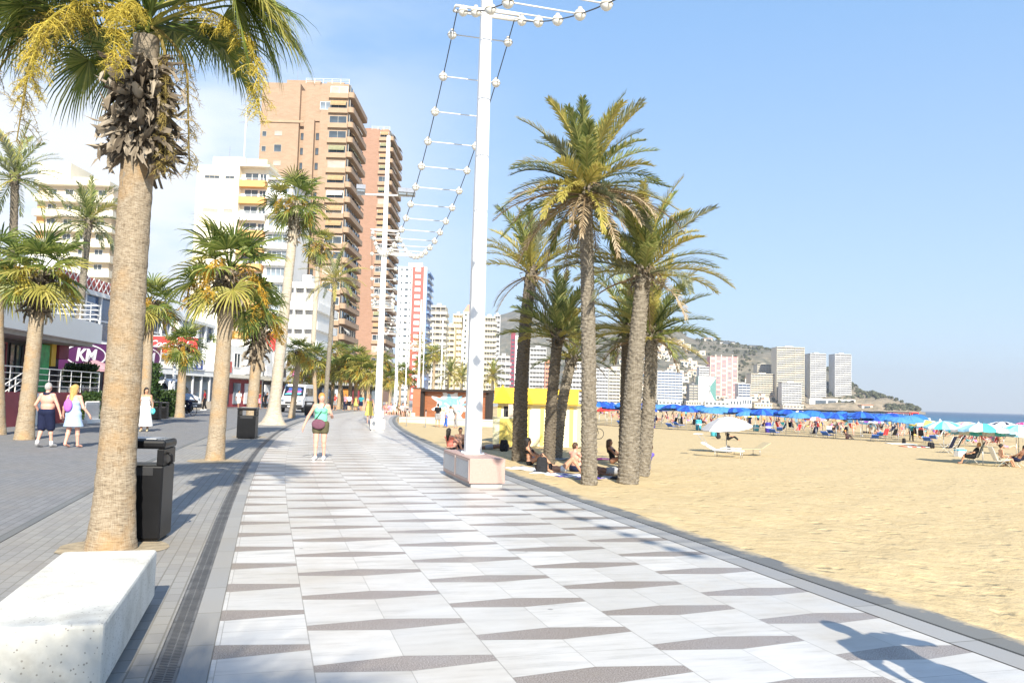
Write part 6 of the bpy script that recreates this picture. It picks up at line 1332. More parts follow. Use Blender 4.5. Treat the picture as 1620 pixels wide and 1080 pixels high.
    if hair:
        hm_ = 'hair_'+hair[0]; k = hair[1]; cut = lambda f, c_, z_: clip(f, (tuple(fd*.8-hu*.62), float((fd*.8-hu*.62) @ hc+c_)), (tuple(-hu), float(-(hu @ hc)+z_)))
        fs = [cut(ell(hc-fd*.006+hu*.010, (.084, .103, .116), HB), .035, .085)]
        if k == 'long': fs += [cap(hc-fd*.065+hu*.02, hc-fd*.085-hu*.17, .075, .055), cap(hc-fd*.07-hu*.17, at(0, -.12, .33), .065, .035), ell(hc+hr*.06-fd*.03-hu*.07, (.03, .05, .1), HB), ell(hc-hr*.06-fd*.03-hu*.07, (.03, .05, .1), HB)]
        elif k == 'bun': fs += [ell(hc-fd*.09+hu*.05, (.045,)*3)]
        elif k == 'tail': fs += [cap(hc-fd*.10+hu*.03, hc-fd*.12-hu*.14, .035, .02)]
        elif k == 'bob': fs += [cap(hc-fd*.05, hc-fd*.06-hu*.11, .08, .07), ell(hc+hr*.065-fd*.01-hu*.05, (.028, .05, .08), HB), ell(hc-hr*.065-fd*.01-hu*.05, (.028, .05, .08), HB)]
        f = smin(fs, .02); sdf_mb(f, min(h, .016)).build('hair', hm_, t, True)
    if face:
        for sg in (-1, 1):
            c_ = hc+fd*.083+hr*sg*.032+hu*.012; e_ = MB().ball((0, 0, 0), (.014, .008, .008), 8); e_.xf(Mx(tuple(c_))).build('eye', 'sign_white', t, True); e2 = MB().ball((0, 0, 0), .0065, 6); e2.xf(Mx(tuple(c_+fd*.005))).build('eye', 'black_plastic', t, True)
        m_ = MB().ball((0, 0, 0), (.024, .008, .007), 8); m_.xf(Mx(tuple(hc+fd*.087-hu*.057))).build('mouth', 'cloth_coral', t, True)
    return t
# poses: the figure faces -y, so its right hand side is -x
R0 = (-1, 0, 0)
def stand(H=.93, step=.10, arm=.06, swing=.08, lean=0., tw=0):
    P = dict(H=(0, 0, H), U=(0, -lean, 1), R=R0, face=(0, -1, 0))
    for sd, sg, ph in (('r', -1, 1), ('l', 1, -1)):
        x = sg*.09; y = -ph*step; P['kn'+sd] = (x*1.05, y*.45-.025, H*.52); P['an'+sd] = (x*1.05, y+.03*(y > 0), .085+(.03 if y > .05 else 0)); P['to'+sd] = (x*1.2, y-.14, .035)
        sx = sg*.19; P['el'+sd] = (sx+sg*arm, ph*swing*.6+.02, H+.17); P['wr'+sd] = (sx+sg*arm*1.6, ph*swing-.04, H-.06); P['ha'+sd] = (sx+sg*arm*1.7, ph*swing-.06, H-.2)
    return P
def facing_away(P): return P
# --- the woman in green
P = stand(.90, .05, .10, .02); P.update(elr=(-.33, .02, 1.06), wrr=(-.42, -.02, .83), har=(-.45, -.03, .70), ell=(.27, .03, 1.08), wrl=(.30, -.20, 1.13), hal=(.25, -.27, 1.20), face=(.35, -.93, -.05))
b = G(505, 727); person('woman in mint green tank top with a purple-grey shoulder bag, walking on the marble', P, b, .05, 'skin_pink', (('tank', 'mint'), ('shorts', 'olive', .36), ('shoes', 'white'), ('bag', 'plum', (.03, .16, .00), (.17, .05, .13), [(.17, .17, .02), (-.02, .15, .30), (-.10, .04, .51), (-.05, -.12, .35), (.12, -.14, .1), (.19, .05, .02), (.17, .17, .02)])), ('ginger', 'bun'), .014, .975, .012, True, None, True, .5)
# --- the couple, seen from behind (turned by half a turn)
P = stand(.95, .13, .07, .05); P.update(ell=(.33, .05, 1.13), wrl=(.34, -.10, .92), hal=(.34, -.14, .80)); P.update(elr=(-.30, -.05, 1.13), wrr=(-.37, -.08, .91), har=(-.40, -.10, .78))
b = G(70, 707); man = person('shirtless heavy man in navy shorts with a dark towel round his neck', P, b, pi-.25, 'skin_pink', (('shorts', 'navy', .92), ('scarf', 'navy'), ('shoes', 'grey'), ('socks', 'white')), ('grey', 'short'), .014, .985, .055, False)
P = stand(.90, .10, .06, .03); P.update(elr=(-.27, -.02, 1.07), wrr=(-.37, -.12, .90), har=(-.41, -.16, .79), face=(-.35, -.9, .0)); P.update(ell=(.30, .0, 1.06), wrl=(.37, -.06, .84), hal=(.39, -.08, .72))
P['elr'], P['ell'] = P['elr'], P['ell']
b = G(113, 708); person('blond woman in short pale blue dress with purple bag, beside the shirtless man', P, b, pi-.2, 'skin_pink', (('dress', 'denim', .78, .34), ('bag', 'lilac', (-.05, -.17, .22), (.12, .07, .17), [(-.12, -.15, .34), (-.13, -.03, .51), (-.11, .11, .40), (.1, .13, .22), (.15, -.03, .1)], 'cloth_lilac')), ('blond', 'long'), .014, 1.0, .022, True)
# --- woman in white
P = stand(.90, .08, .05, .03, .02); P.update(face=(.5, -.85, -.1))
b = G(228, 682); person('dark-haired woman in a long white dotted dress carrying an aqua bag', P, b, .25, 'skin_tan', (('dress', 'dotted_white', 1.72, .42), ('shoes', 'khaki'), ('bag', 'aqua', (-.28, .06, -.12), (.09, .06, .12), [(-.26, .06, -.02), (-.2, .02, .47), (-.25, .0, .2)], 'cloth_aqua')), ('black', 'bob'), .016, 1.0, .02, True)
# --- passers-by farther along
def walker(label, px, py, rz, skin, wear, hair, female=True, s=1., step=.12, fat=.0, h=.024, far=None, lean=0):
    b = A(px, py, far) if far else G(px, py); b.z = 0; return person(label, stand(.92, step, .05, .1, lean), b, rz, skin, wear, hair, h, s, fat, female)
walker('person in dark red top and dark trousers walking past the glass restaurant', 323, 649, -1.2, 'skin_brown', (('tee', 'darkred'), ('trousers', 'black'), ('shoes', 'white')), ('black', 'short'), False, 1.02)
walker('man all in white walking in front of the red shop panels', 377, 646, .9, 'skin_tan', (('tee', 'white'), ('shorts', 'white', .8), ('shoes', 'white')), ('black', 'short'), False, 1.04)
walker('woman in red top and pink skirt, right of the shaggy palm trunk', 409, 646.5, 2.6, 'skin_tan', (('tee', 'darkred'), ('dress', 'pink', .8, .1)), ('brown', 'short'))
walker('man in black leaning forward by the shop, right of the woman in red', 419, 646, 1.4, 'skin_tan', (('tee', 'black'), ('trousers', 'black')), ('black', 'short'), False, 1., .1, 0, .024, None, .3)
for px, py, sk_, w_, lb in ((441, 644, 'skin_tan', (('tee', 'grey'), ('shorts', 'khaki', .8)), 'man in grey shirt and khaki shorts far down the road near the truck'), (546, 645, 'skin_tan', (('tee', 'pink'), ('trousers', 'navy')), 'person in a pink shirt and navy trousers near the far cafes'), (552, 644.5, 'skin_fair', (('tee', 'white'), ('shorts', 'black', .7)), 'person in a white shirt and black shorts near the far cafes'),
        (530, 644, 'skin_tan', (('tee', 'red'), ('shorts', 'grey', .7)), 'person in a red shirt near the far street palms'), (563, 643, 'skin_brown', (('dress', 'yellow', .9, .38),), 'woman in a yellow dress far along the promenade'), (571, 642.5, 'skin_tan', (('tee', 'teal'), ('shorts', 'navy', .7)), 'man in a teal shirt far along the promenade'), (516, 643.5, 'skin_fair', (('tee', 'sky'), ('shorts', 'white', .7)), 'person in a sky blue shirt behind the woman in green')):
    walker(lb, px, py, random.uniform(-3, 3), sk_, w_, random.choice((('black', 'short'), ('brown', 'bob'))), 'man' not in lb, 1, .1, 0, .03, 85 if px > 500 else 75)
walker('woman in a pale yellow dress half hidden behind the second mast', 583.5, 669, .3, 'skin_pink', (('dress', 'yellow', 1.1, .38),), ('blond', 'bob'), True, 1, .1, 0, .022)
# --- cyclist: bicycle and rider
b = A(297, 647, 52); b.z = 0; bicycle('dark bicycle ridden past the short fan palm', b, 1.25)
P = dict(H=(0, .0, .95), U=(0, -.45, 1), R=R0, face=(0, -1, 0))
for sd, sg, dz in (('r', -1, .12), ('l', 1, -.12)): P.update({'kn'+sd: (sg*.11, -.33, .72+dz), 'an'+sd: (sg*.10, -.17, .36+dz), 'to'+sd: (sg*.10, -.30, .30+dz), 'el'+sd: (sg*.25, -.40, 1.12), 'wr'+sd: (sg*.25, -.56, 1.03), 'ha'+sd: (sg*.24, -.64, 1.00)})
q = Vector((b.x, b.y, 0))+Vector((-.18*cos(1.25), -.18*sin(1.25), 0)); person('cyclist in a pale shirt and dark trousers riding the bicycle by the short fan palm', P, q, 1.25+pi/2, 'skin_tan', (('tee', 'denim'), ('trousers', 'navy'), ('shoes', 'black')), ('grey', 'short'), .024, 1, .01, False)
# --- seated and lying poses on the ground (z = sand)
def sit_ground(kn=.48, lean=-.25, fold=.42, arms='knees'):
    P = dict(H=(0, 0, .12), U=(0, -lean, 1), R=R0, face=(0, -1, .0))
    for sd, sg in (('r', -1), ('l', 1)):
        P.update({'kn'+sd: (sg*.11, -fold*.85, kn), 'an'+sd: (sg*.10, -fold-.22, .07), 'to'+sd: (sg*.11, -fold-.37, .04)})
        if arms == 'knees': P.update({'el'+sd: (sg*.24, -.16-lean*.0, .36), 'wr'+sd: (sg*.12, -fold*.85+.02, kn-.04), 'ha'+sd: (sg*.05, -fold*.85-.05, kn-.08)})
        else: P.update({'el'+sd: (sg*.27, .22, .32), 'wr'+sd: (sg*.26, .33, .08), 'ha'+sd: (sg*.27, .42, .04)})
    return P
def lie(kn=.1, prop=0.):
    P = dict(H=(0, 0, .12), U=(0, 1, .05+prop), R=R0, face=(0, -.3, 1) if prop < .2 else (0, -.9, .3))
    for sd, sg in (('r', -1), ('l', 1)):
        P.update({'kn'+sd: (sg*.11, -.42+kn*.25, .07+kn), 'an'+sd: (sg*.12, -.80+kn*.55, .06), 'to'+sd: (sg*.14, -.88+kn*.5, .14-.2*min(kn, .5))})
        P.update({'el'+sd: (sg*.30, .30, .08+prop*.12), 'wr'+sd: (sg*.34, .06, .06), 'ha'+sd: (sg*.33, -.06, .05)})
    return P
def prone():
    P = dict(H=(0, 0, .12), U=(0, 1, .12), R=(1, 0, 0), face=(0, .5, .3))
    for sd, sg in (('r', 1), ('l', -1)): P.update({'kn'+sd: (sg*.10, -.42, .07), 'an'+sd: (sg*.11, -.82, .07), 'to'+sd: (sg*.11, -.95, .04), 'el'+sd: (sg*.30, .55, .07), 'wr'+sd: (sg*.14, .72, .06), 'ha'+sd: (sg*.03, .76, .05)})
    return P
def sit_chair(hz=.42, lean=.25):
    P = dict(H=(0, 0, hz), U=(0, lean, 1), R=R0, face=(0, -1, 0))
    for sd, sg in (('r', -1), ('l', 1)): P.update({'kn'+sd: (sg*.12, -.42, hz+.03), 'an'+sd: (sg*.13, -.55, .08), 'to'+sd: (sg*.14, -.70, .04), 'el'+sd: (sg*.28, .02, hz+.22), 'wr'+sd: (sg*.24, -.22, hz+.14), 'ha'+sd: (sg*.2, -.34, hz+.12)})
    return P
# --- sunbathers in the shade of the palms
def sb(label, P, px, py, rz, skin, wear, hair, female=True, s=1., h=.018, dz=.0):
    b = S(px, py); b.z += dz; return person(label, P, b, rz, skin, wear, hair, h, s, 0, female)
def towel(label, px, py, w, l, rz, m_, m2=None):
    b = S(px, py); t = thing('beach_towel', label, 'towel', (b.x, b.y, b.z+.02), rz); mb = MB(); nx, ny = 8, 14
    for k in (0,):
        vs = [(w*(i/nx-.5), l*(j/ny-.5), .012*sin(i*1.7+px)+.012*sin(j*1.3+py)+.02) for j in range(ny+1) for i in range(nx+1)]; fs = [(j*(nx+1)+i, j*(nx+1)+i+1, (j+1)*(nx+1)+i+1, (j+1)*(nx+1)+i) for j in range(ny) for i in range(nx)]
        mb.add(vs, fs); 
    if m2:
        for q in range(len(mb.m)): mb.m[q] = (q//nx//2) % 2
    o = mb.build('cloth', [m_]+([m2] if m2 else []), t, True); so = o.modifiers.new('thick', 'SOLIDIFY'); so.thickness = .015
    return t
def backpack(label, px, py, rz, m_='black_cloth', s=1.):
    b = S(px, py); t = thing('backpack', label, 'backpack', b, rz); t.scale = (s,)*3; mb = sdf_mb(smin([cap((-.07, 0, .10), (-.06, 0, .37), .10, .085), cap((.07, 0, .10), (.06, 0, .37), .10, .085), cap((-.06, -.10, .09), (.06, -.10, .09), .06, .06), cap((-.05, -.10, .17), (.05, -.10, .17), .05, .05)], .03), .02); mb.build('body', m_, t, True)
    for sx in (-.08, .08): MB().tube([(sx, .10, .40), (sx, .17, .30), (sx, .16, .16), (sx, .10, .08)], .014, 6).build('strap', m_, t, True)
    MB().tube([(-.04, .03, .47), (0, .03, .52), (.04, .03, .47)], .012, 6).build('handle', m_, t, True); return t
towel('white towel under the seated dark-haired woman, by the black backpack', 848, 744, .9, 1.8, .9, 'cloth_white'); towel('grey towel laid in the shade between the palm trunks', 858, 725, 1.0, 1.9, 1.3, 'cloth_grey'); towel('white towel under the woman with bent knees', 885, 752, .9, 1.8, 1.2, 'cloth_white')
towel('purple blue towel at the foot of the tallest beach palm', 912, 756, 1.0, 1.3, .5, 'cloth_purple'); towel('purple and pink striped towel between the two big trunks, farther back', 958, 727, 1.0, 1.9, 1.5, 'cloth_magenta', 'cloth_pink'); towel('dark striped towel under the dark lying sunbather', 960, 756, .9, 1.8, 1.35, 'cloth_black', 'cloth_grey')
sb('dark-haired woman in a black bikini sitting on the sand, seen from the side', sit_ground(.36, -.12, .5), 838, 736, 1.35, 'skin_tan', (('bra', 'black'), ('brief', 'black')), ('black', 'long'))
backpack('black backpack standing on the sand right of the seated woman in the black bikini', 857, 748, .3, s=1.05)
sb('woman lying on a white towel with both knees bent, by the tallest beach palm', lie(.38), 888, 749, 1.5, 'skin_tan', (('brief', 'white'), ('bra', 'black')), ('brown', 'short'))
sb('bare-backed man sitting on the purple towel behind the tallest beach palm trunk', sit_ground(.40, -.02, .40), 909, 746, 2.2, 'skin_pink', (('shorts', 'navy', .5),), ('brown', 'short'), False)
sb('deeply tanned sunbather lying on a dark towel between the two big trunks', lie(.12, .12), 962, 752, 1.6, 'skin_brown', (('shorts', 'grey', .5),), ('black', 'short'), False)
sb('dark-haired woman in black sitting up behind the lying sunbather, between the trunks', sit_ground(.3, -.2, .5), 969, 733, 1.2, 'skin_brown', (('swimsuit', 'black'),), ('brown', 'long'))
sb('person in purple swim shorts sitting behind the thick leaning palm, only the legs showing', sit_ground(.42, -.3, .45), 1021, 744, -1.1, 'skin_tan', (('shorts', 'purple', .6), ('tee', 'purple')), ('brown', 'short'), False, 1, .02)
sb('woman in coral top with long dark hair sitting behind the granite box', sit_ground(.42, -.2, .42), 712, 713, 2.6, 'skin_pink', (('top', 'coral'), ('brief', 'black')), ('black', 'long'))
sb('dark-haired man sitting facing the woman in coral behind the granite box', sit_ground(.42, -.1, .42), 728, 711, .3, 'skin_tan', (('shorts', 'navy', .5),), ('black', 'short'), False)
sb('sunbather lying on their side on the sand right of the nearest mast', prone(), 777, 711, -1.5, 'skin_brown', (('shorts', 'grey', .4),), ('black', 'short'), False)
backpack('black beach bag lying on the sand between nearest mast and dark palm trunk', 797, 714, .2, s=1.1)
# --- people in front of the mural and on the terrace
def at_wall(label, P, px, py, Y, rz, skin, wear, hair, female=True, dz=0): b = A(px, py, Y); b.z = sandz(b.x, b.y)+dz; return person(label, P, b, rz, skin, wear, hair, .028, 1, 0, female)
at_wall('person in a black top standing before the mural', stand(.92, .08), 692, 676, 60, 2.8, 'skin_tan', (('tee', 'black'), ('shorts', 'grey', .7)), ('black', 'short'), False)
at_wall('person in blue bending over in front of the mural', stand(.88, .08, .05, .05, .5), 705, 676, 60, 1.6, 'skin_tan', (('tee', 'white'), ('trousers', 'blue')), ('brown', 'short'))
at_wall('person in grey leaning over in front of the mural, rightmost there', stand(.88, .08, .05, .05, .4), 721, 676, 60, -1.4, 'skin_tan', (('tee', 'grey'), ('trousers', 'grey')), ('grey', 'short'), False)
for i, (px, c1, c2, lb) in enumerate(((611, 'coral', 'pink', 'person in coral sitting on the terrace edge, leftmost of the row right of the masts'), (618, 'pink', 'white', 'person in pink sitting on the terrace edge by the masts'), (625, 'white', 'khaki', 'person in white and khaki sitting on the terrace edge by the masts'), (631, 'olive', 'olive', 'person in olive green sitting on the terrace edge'), (637, 'white', 'black', 'person in white shirt and black shorts sitting on the terrace edge'), (643, 'grey', 'black', 'person in grey shirt sitting on the terrace edge, next to the wooden shed'))):
    b = A(px, 651, 72); b.z = -.15; person(lb, sit_chair(.45, .0), b, .2+i*.1, ('skin_pink', 'skin_tan', 'skin_fair')[i % 3], (('tee', c1), ('shorts', c2, .7)), (('blond', 'brown', 'black')[i % 3], 'short'), .03)
bn = A(628, 652, 72.3); t = thing('stone_seat', 'long low stone seat on which the row of people sits, right of the white masts', 'seat wall', (bn.x, bn.y, -.3), .3); MB().bb(-1.6, 1.6, -.1, .5, 0, .52).build('seat_block', 'beige_wall', t, False, .02)

b = Vector((2.95, 3.75, 0)); P = stand(.93, .05, .08, .05); P.update(ell=(.34, -.22, 1.36), wrl=(.20, -.34, 1.58), hal=(.15, -.38, 1.68)); person('person just outside the right edge, arm raised, whose shadow lies on the marble', P, b, .6, 'skin_tan', (('tee', 'white'), ('shorts', 'navy', .8), ('shoes', 'white')), ('brown', 'short'), .024, 1, 0, False)
# ================================================================ THE BEACH CROWD
# parasols
def parasol(label, loc, R_=1.1, hgt=2.1, cols=('cloth_white',), rise=.42, tilt=0., trz=0., group=None, n=16, val=.12):
    t = thing('parasol', label, 'parasol', loc, trz, group); M4 = Mx((0, 0, hgt), 0, tilt)
    mb = MB(); rings = [(0, rise), (.35, rise*.86), (.7, rise*.5), (1, 0), (1.0, -val)]
    vs = []
    for r, z in rings:
        for j in range(n*2):
            a = 2*pi*j/(n*2); rib = 1.0 if j % 2 == 0 else .965; vs.append((r*R_*rib*cos(a), r*R_*rib*sin(a), z-(0 if j % 2 == 0 else .03*r)))
    N = n*2; 
    for i in range(len(rings)-1):
        for j in range(N): mb.f.append((i*N+j, i*N+(j+1) % N, (i+1)*N+(j+1) % N, (i+1)*N+j)); mb.m.append((j//2) % len(cols))
    mb.v = [tuple(v) for v in vs]; mb.xf(M4); o = mb.build('canopy', list(cols), t); so = o.modifiers.new('thick', 'SOLIDIFY'); so.thickness = .008
    pm = MB(); pm.tube([(0, 0, -.3), (0, 0, hgt*.62)], .022, 8); pm.tube([(0, 0, hgt*.62), tuple(M4 @ Vector((0, 0, rise)))], .018, 8); pm.build('pole', 'galv', t, True)
    rb = MB()
    for k in range(0, n, 2): a = 2*pi*k/n; rb.tube([tuple(M4 @ Vector((0, 0, -.25))), tuple(M4 @ Vector((R_*.55*cos(a), R_*.55*sin(a), rise*.62-.02)))], .006, 4)
    rb.build('ribs', 'galv', t); MB().ball((0, 0, 0), .03, 8).xf(Matrix.Translation(M4 @ Vector((0, 0, rise+.03)))).build('finial', 'black_plastic', t, True)
    return t
mat('parasol_blue', (.012,.07,.40), .8, .25, .6); mat('parasol_blue_light', (.03,.17,.58), .8, .2, .6); mat('parasol_faded', (.07,.24,.55), .85, .15, 1.2); mat('grey_canvas', (.42,.42,.43), .8, .08, 3); mat('silver_canvas', (.62,.62,.63), .6, .08, 3)
rc = random.Random(31)
# beach chairs and loungers
def beach_chair(label, loc, rz, m_='cloth_navy', group=None):
    t = thing('beach_chair', label, 'beach chair', loc, rz, group)
    sc = MB(); sc.add([(-.27, -.25, .36), (.27, -.25, .36), (.27, .25, .30), (-.27, .25, .30)], [(0, 1, 2, 3)]); o = sc.build('seat', m_, t); so = o.modifiers.new('thick', 'SOLIDIFY'); so.thickness = .02
    sc = MB(); sc.add([(-.27, .26, .30), (.27, .26, .30), (.27, .55, .98), (-.27, .55, .98)], [(0, 1, 2, 3)]); o = sc.build('backrest', m_, t); so = o.modifiers.new('thick', 'SOLIDIFY'); so.thickness = .02
    for x in (-.29, .29):
        f = MB(); f.tube([(x, -.3, 0), (x, .25, .52), (x, -.25, .56), (x, .3, 0)], .013, 5); f.tube([(x, .22, .28), (x, .56, 1.0)], .013, 5); f.build('side_frame', 'white_paint', t, True)
    return t
def lounger(label, loc, rz, m_, group=None, shade=False):
    t = thing('sun_lounger', label, 'sun lounger', loc, rz, group)
    MB().bb(-.3, .3, -.95, .35, .30, .35).build('seat', m_, t, False, .01); b_ = MB(); b_.add([(-.3, .355, .31), (.3, .355, .31), (.3, .95, .62), (-.3, .95, .62), (-.3, .355, .35), (.3, .355, .35), (.3, .93, .66), (-.3, .93, .66)], [(3, 2, 1, 0), (4, 5, 6, 7), (0, 1, 5, 4), (1, 2, 6, 5), (2, 3, 7, 6), (3, 0, 4, 7)]); b_.build('backrest', m_, t)
    for x in (-.27, .27):
        for y in (-.85, .3): MB().tube([(x, y, 0), (x, y, .30)], .016, 5).build('leg', 'galv', t, True)
    if shade:
        MB().bb(-.32, .32, .95, 1.3, 1.02, 1.05).build('head_shade', 'silver_canvas', t)
        for x in (-.31, .31): MB().tube([(x, .7, .5), (x, 1.1, 1.02)], .012, 5).build('shade_arm', 'galv', t)
    return t
# the blue parasols in ranks along the water
bp = None; k = 0
for row, (y0, y1) in enumerate(((666, 690), (659, 677), (654.5, 668), (651, 662))):
    n = 26
    for i in range(n):
        px = 948+(1440-948)*(i+.5*(row % 2))/(n-1); 
        Y = 74+row*9.5+rc.uniform(-1.2, 1.2)+(1-(px-948)/492)*16
        p = A(px, 650, Y); p.z = sandz(p.x, p.y)
        if p.z < -2.05: continue
        if bp is None: bp = parasol('deep blue rental parasol in the long ranks along the water', p, 1.35, 2.12, ('parasol_blue', 'parasol_blue', 'parasol_blue_light'), .42, 0, 0, 'blue rental parasols in ranks'); bl = None
        else:
            v_ = rc.random(); o = dup(bp, p, rc.uniform(0, 3), None, None, None, None if v_ < .45 else {'canopy': ['parasol_blue_light']*3 if v_ < .75 else (['parasol_faded']*3 if v_ < .9 else ['parasol_blue', 'cloth_white', 'parasol_blue'])})
            k_ = rc.uniform(.78, 1.02); o.scale = (k_, k_, rc.uniform(.9, 1.06)); o.rotation_euler = (rc.uniform(-.09, .09), rc.uniform(-.09, .09), rc.uniform(0, 3))
        if row < 2 and i % 4 == 1:
            q = p+Vector((rc.uniform(.8, 1.2), rc.uniform(-1.3, -.6), 0)); q.z = sandz(q.x, q.y)
            if bl is None: bl = lounger('blue lounger in the shade of the blue rental parasols', q, 2.6, 'cloth_blue', 'loungers under the blue parasols')
            else: dup(bl, q, 2.6+rc.uniform(-.3, .3))
# single parasols
for px, py, top, cols, Rr, lb in ((1291, 692, 655, ('cloth_pink', 'cloth_white', 'cloth_coral'), 1.15, 'pink and white parasol over a dark beach chair, right of the big white parasol'), (1323, 690, 661, ('cloth_khaki', 'awning_tan'), 1.1, 'tan parasol right of the pink one'), (1379, 691, 663, ('cloth_lilac', 'cloth_white', 'cloth_white'), 1.2, 'lilac and white parasol by the thin white pole'), (1182, 679, 655, ('cloth_yellow', 'cloth_white'), 1.1, 'pale yellow parasol just behind the big white parasol'), (960, 672, 650, ('cloth_red',), 1.3, 'red parasol seen between the two big palm trunks'),
        (1466, 700, 669, ('cloth_yellow', 'cloth_yellow', 'cloth_white'), 1.5, 'yellow parasol with a white stripe among the crowd on the right'), (1493, 708, 671, ('cloth_sky', 'cloth_white', 'cloth_aqua'), 1.45, 'sky blue and white parasol left of the striped blue ones'), (1528, 706, 668, ('cloth_white', 'cloth_white', 'cloth_yellow', 'cloth_pink'), 1.5, 'white parasol with pale coloured panels'), (1588, 709, 667, ('cloth_white', 'cloth_navy', 'cloth_white'), 1.4, 'white parasol with thin navy stripes'), (1555, 735, 684, ('cloth_aqua', 'cloth_white', 'cloth_sky', 'cloth_white'), 1.55, 'aqua and white striped parasol over the dark beach chairs'), (1612, 736, 684, ('cloth_sky', 'cloth_white', 'cloth_aqua'), 1.5, 'large sky blue parasol at the right edge'), (1618, 700, 668, ('cloth_magenta', 'cloth_pink'), 1.2, 'magenta pink parasol at the right edge, behind the blue one'), (1608, 720, 676, ('cloth_white',), 1.35, 'plain white parasol at the right edge'), (1441, 690, 667, ('cloth_white', 'cloth_teal'), 1.1, 'small white and teal parasol left of the yellow one')):
    p = S(px, py); H = max(1.7, A(px, top, p.y).z-p.z-.4); parasol(lb, p, Rr, H, cols, .42, rc.uniform(-.12, .12), rc.uniform(0, 3))
# the big pale parasol and its loungers
p = S(1149, 717); parasol('big off-white and grey parasol tilted over loungers on the open sand', p, 1.28, A(1149, 676, p.y).z-p.z, ('silver_canvas', 'cloth_white', 'cloth_white', 'grey_canvas'), .55, -.14, .6, None, 8, .03)
q = S(1143, 723); lounger('pale lounger with a small head shade, under the big off-white parasol', q, 1.15, 'cloth_white', None, True); q = S(1189, 720); lounger('low bare-framed lounger right of the big off-white parasol', q, -1.2, 'cloth_khaki')
t = towel('pale pink towel hanging over the end of the lounger under the big parasol', 1156, 722, .7, .9, 1.1, 'cloth_white'); t.location.z += .36
backpack('small grey bag leaning at the pole of the big off-white parasol', 1152, 716, .2, 'cloth_grey', .8)
p = S(1152, 696); person('person sitting in black far under the edge of the big white parasol', sit_ground(.3, -.3, .5), p, 1.3, 'skin_tan', (('tee', 'black'), ('trousers', 'black')), ('black', 'short'), .03); backpack('large black bag on the sand behind the big off-white parasol', 1136, 694, 1.2, 'black_cloth', 1.3)
# bins and crates on the sand
def beach_bin(label, px, py, m_, h=.95):
    p = S(px, py); t = thing('beach_bin', label, 'beach bin', p, .2); MB().lathe([(.24, 0), (.30, .05), (.33, h*.8), (.31, h*.86)], 14).build('body', m_, t, True); MB().lathe([(.35, h*.865), (.35, h*.92), (.2, h), (0, h*1.02)], 14).build('lid', m_, t, True); MB().lathe([(.338, h*.45), (.342, h*.47), (.342, h*.6), (.338, h*.62)], 14).build('band', 'sign_white', t, True); return t
mat('bin_purple', (.05,.04,.34), .5, .1, 3); mat('bin_aqua', (.08,.48,.60), .5, .1, 3)
for px, py, m_, h, lb in ((1032, 677, 'bin_purple', 1.15, 'purple-blue beach bin just right of the beach palms'), (1215, 684, 'bin_purple', 1.1, 'purple-blue beach bin in the middle of the crowd'), (1105, 680, 'bin_aqua', 1.1, 'aqua beach bin left of the big white parasol'), (1130, 690, 'bin_aqua', .9, 'aqua crate-like bin under the left rim of the big white parasol'), (1196, 682, 'bin_aqua', .75, 'low aqua bin left of the purple one in the crowd')): beach_bin(lb, px, py, m_, h)
p = S(1364, 690); t = thing('sand_pole', 'thin white pole standing among the crowd near the lilac parasol', 'pole', p); MB().lathe([(.05, -.3), (.05, 2.75), (0, 2.8)], 8).build('shaft', 'white_paint', t, True); MB().lathe([(.12, -.1), (.12, .12)], 10).build('foot', 'galv', t)
# people: a few prototypes, then copies with their own clothes
PROT = {}
def proto(kind):
    if kind in PROT: return PROT[kind]
    P, wear, fem, hair = dict(stand_f=(stand(.9, .09), (('swimsuit', 'red'),), True, ('brown', 'long')), stand_m=(stand(.92, .09), (('shorts', 'blue', .5),), False, ('black', 'short')), chair_f=(sit_chair(.38, .3), (('swimsuit', 'red'),), True, ('brown', 'bob')), chair_m=(sit_chair(.38, .3), (('shorts', 'blue', .5),), False, ('black', 'short')),
        ground_f=(sit_ground(.42, -.2, .42), (('swimsuit', 'red'),), True, ('brown', 'tail')), lie_f=(lie(.2, .1), (('swimsuit', 'red'),), True, ('blond', 'bob')), lie_m=(prone(), (('shorts', 'blue', .45),), False, ('black', 'short')), tee_m=(stand(.92, .1), (('tee', 'white'), ('shorts', 'navy', .7)), False, ('black', 'short')))[kind]
    t = person('x', P, (0, -60, -3), 0, 'skin_tan', wear, hair, .034, 1, .01, fem); PROT[kind] = t; return t
CN = dict(cloth_coral='coral', cloth_navy='navy', cloth_red='red', cloth_teal='teal', cloth_black='black', cloth_pink='pink', cloth_blue='blue', cloth_yellow='yellow', cloth_white='white', cloth_orange='orange', cloth_lilac='lilac', cloth_aqua='aqua', cloth_grey='grey', cloth_olive='olive', cloth_magenta='magenta', cloth_sky='sky blue', cloth_khaki='khaki')
KD = dict(stand_f=('woman', 'swimsuit', 'standing'), stand_m=('man', 'shorts', 'standing'), chair_f=('woman', 'swimsuit', 'sitting in a beach chair'), chair_m=('man', 'shorts', 'sitting in a beach chair'), ground_f=('woman', 'swimsuit', 'sitting on the sand'), lie_f=('woman', 'swimsuit', 'lying on her back'), lie_m=('man', 'shorts', 'lying face down'), tee_m=('man', 'shirt', 'standing'))
used = set(); first = {}
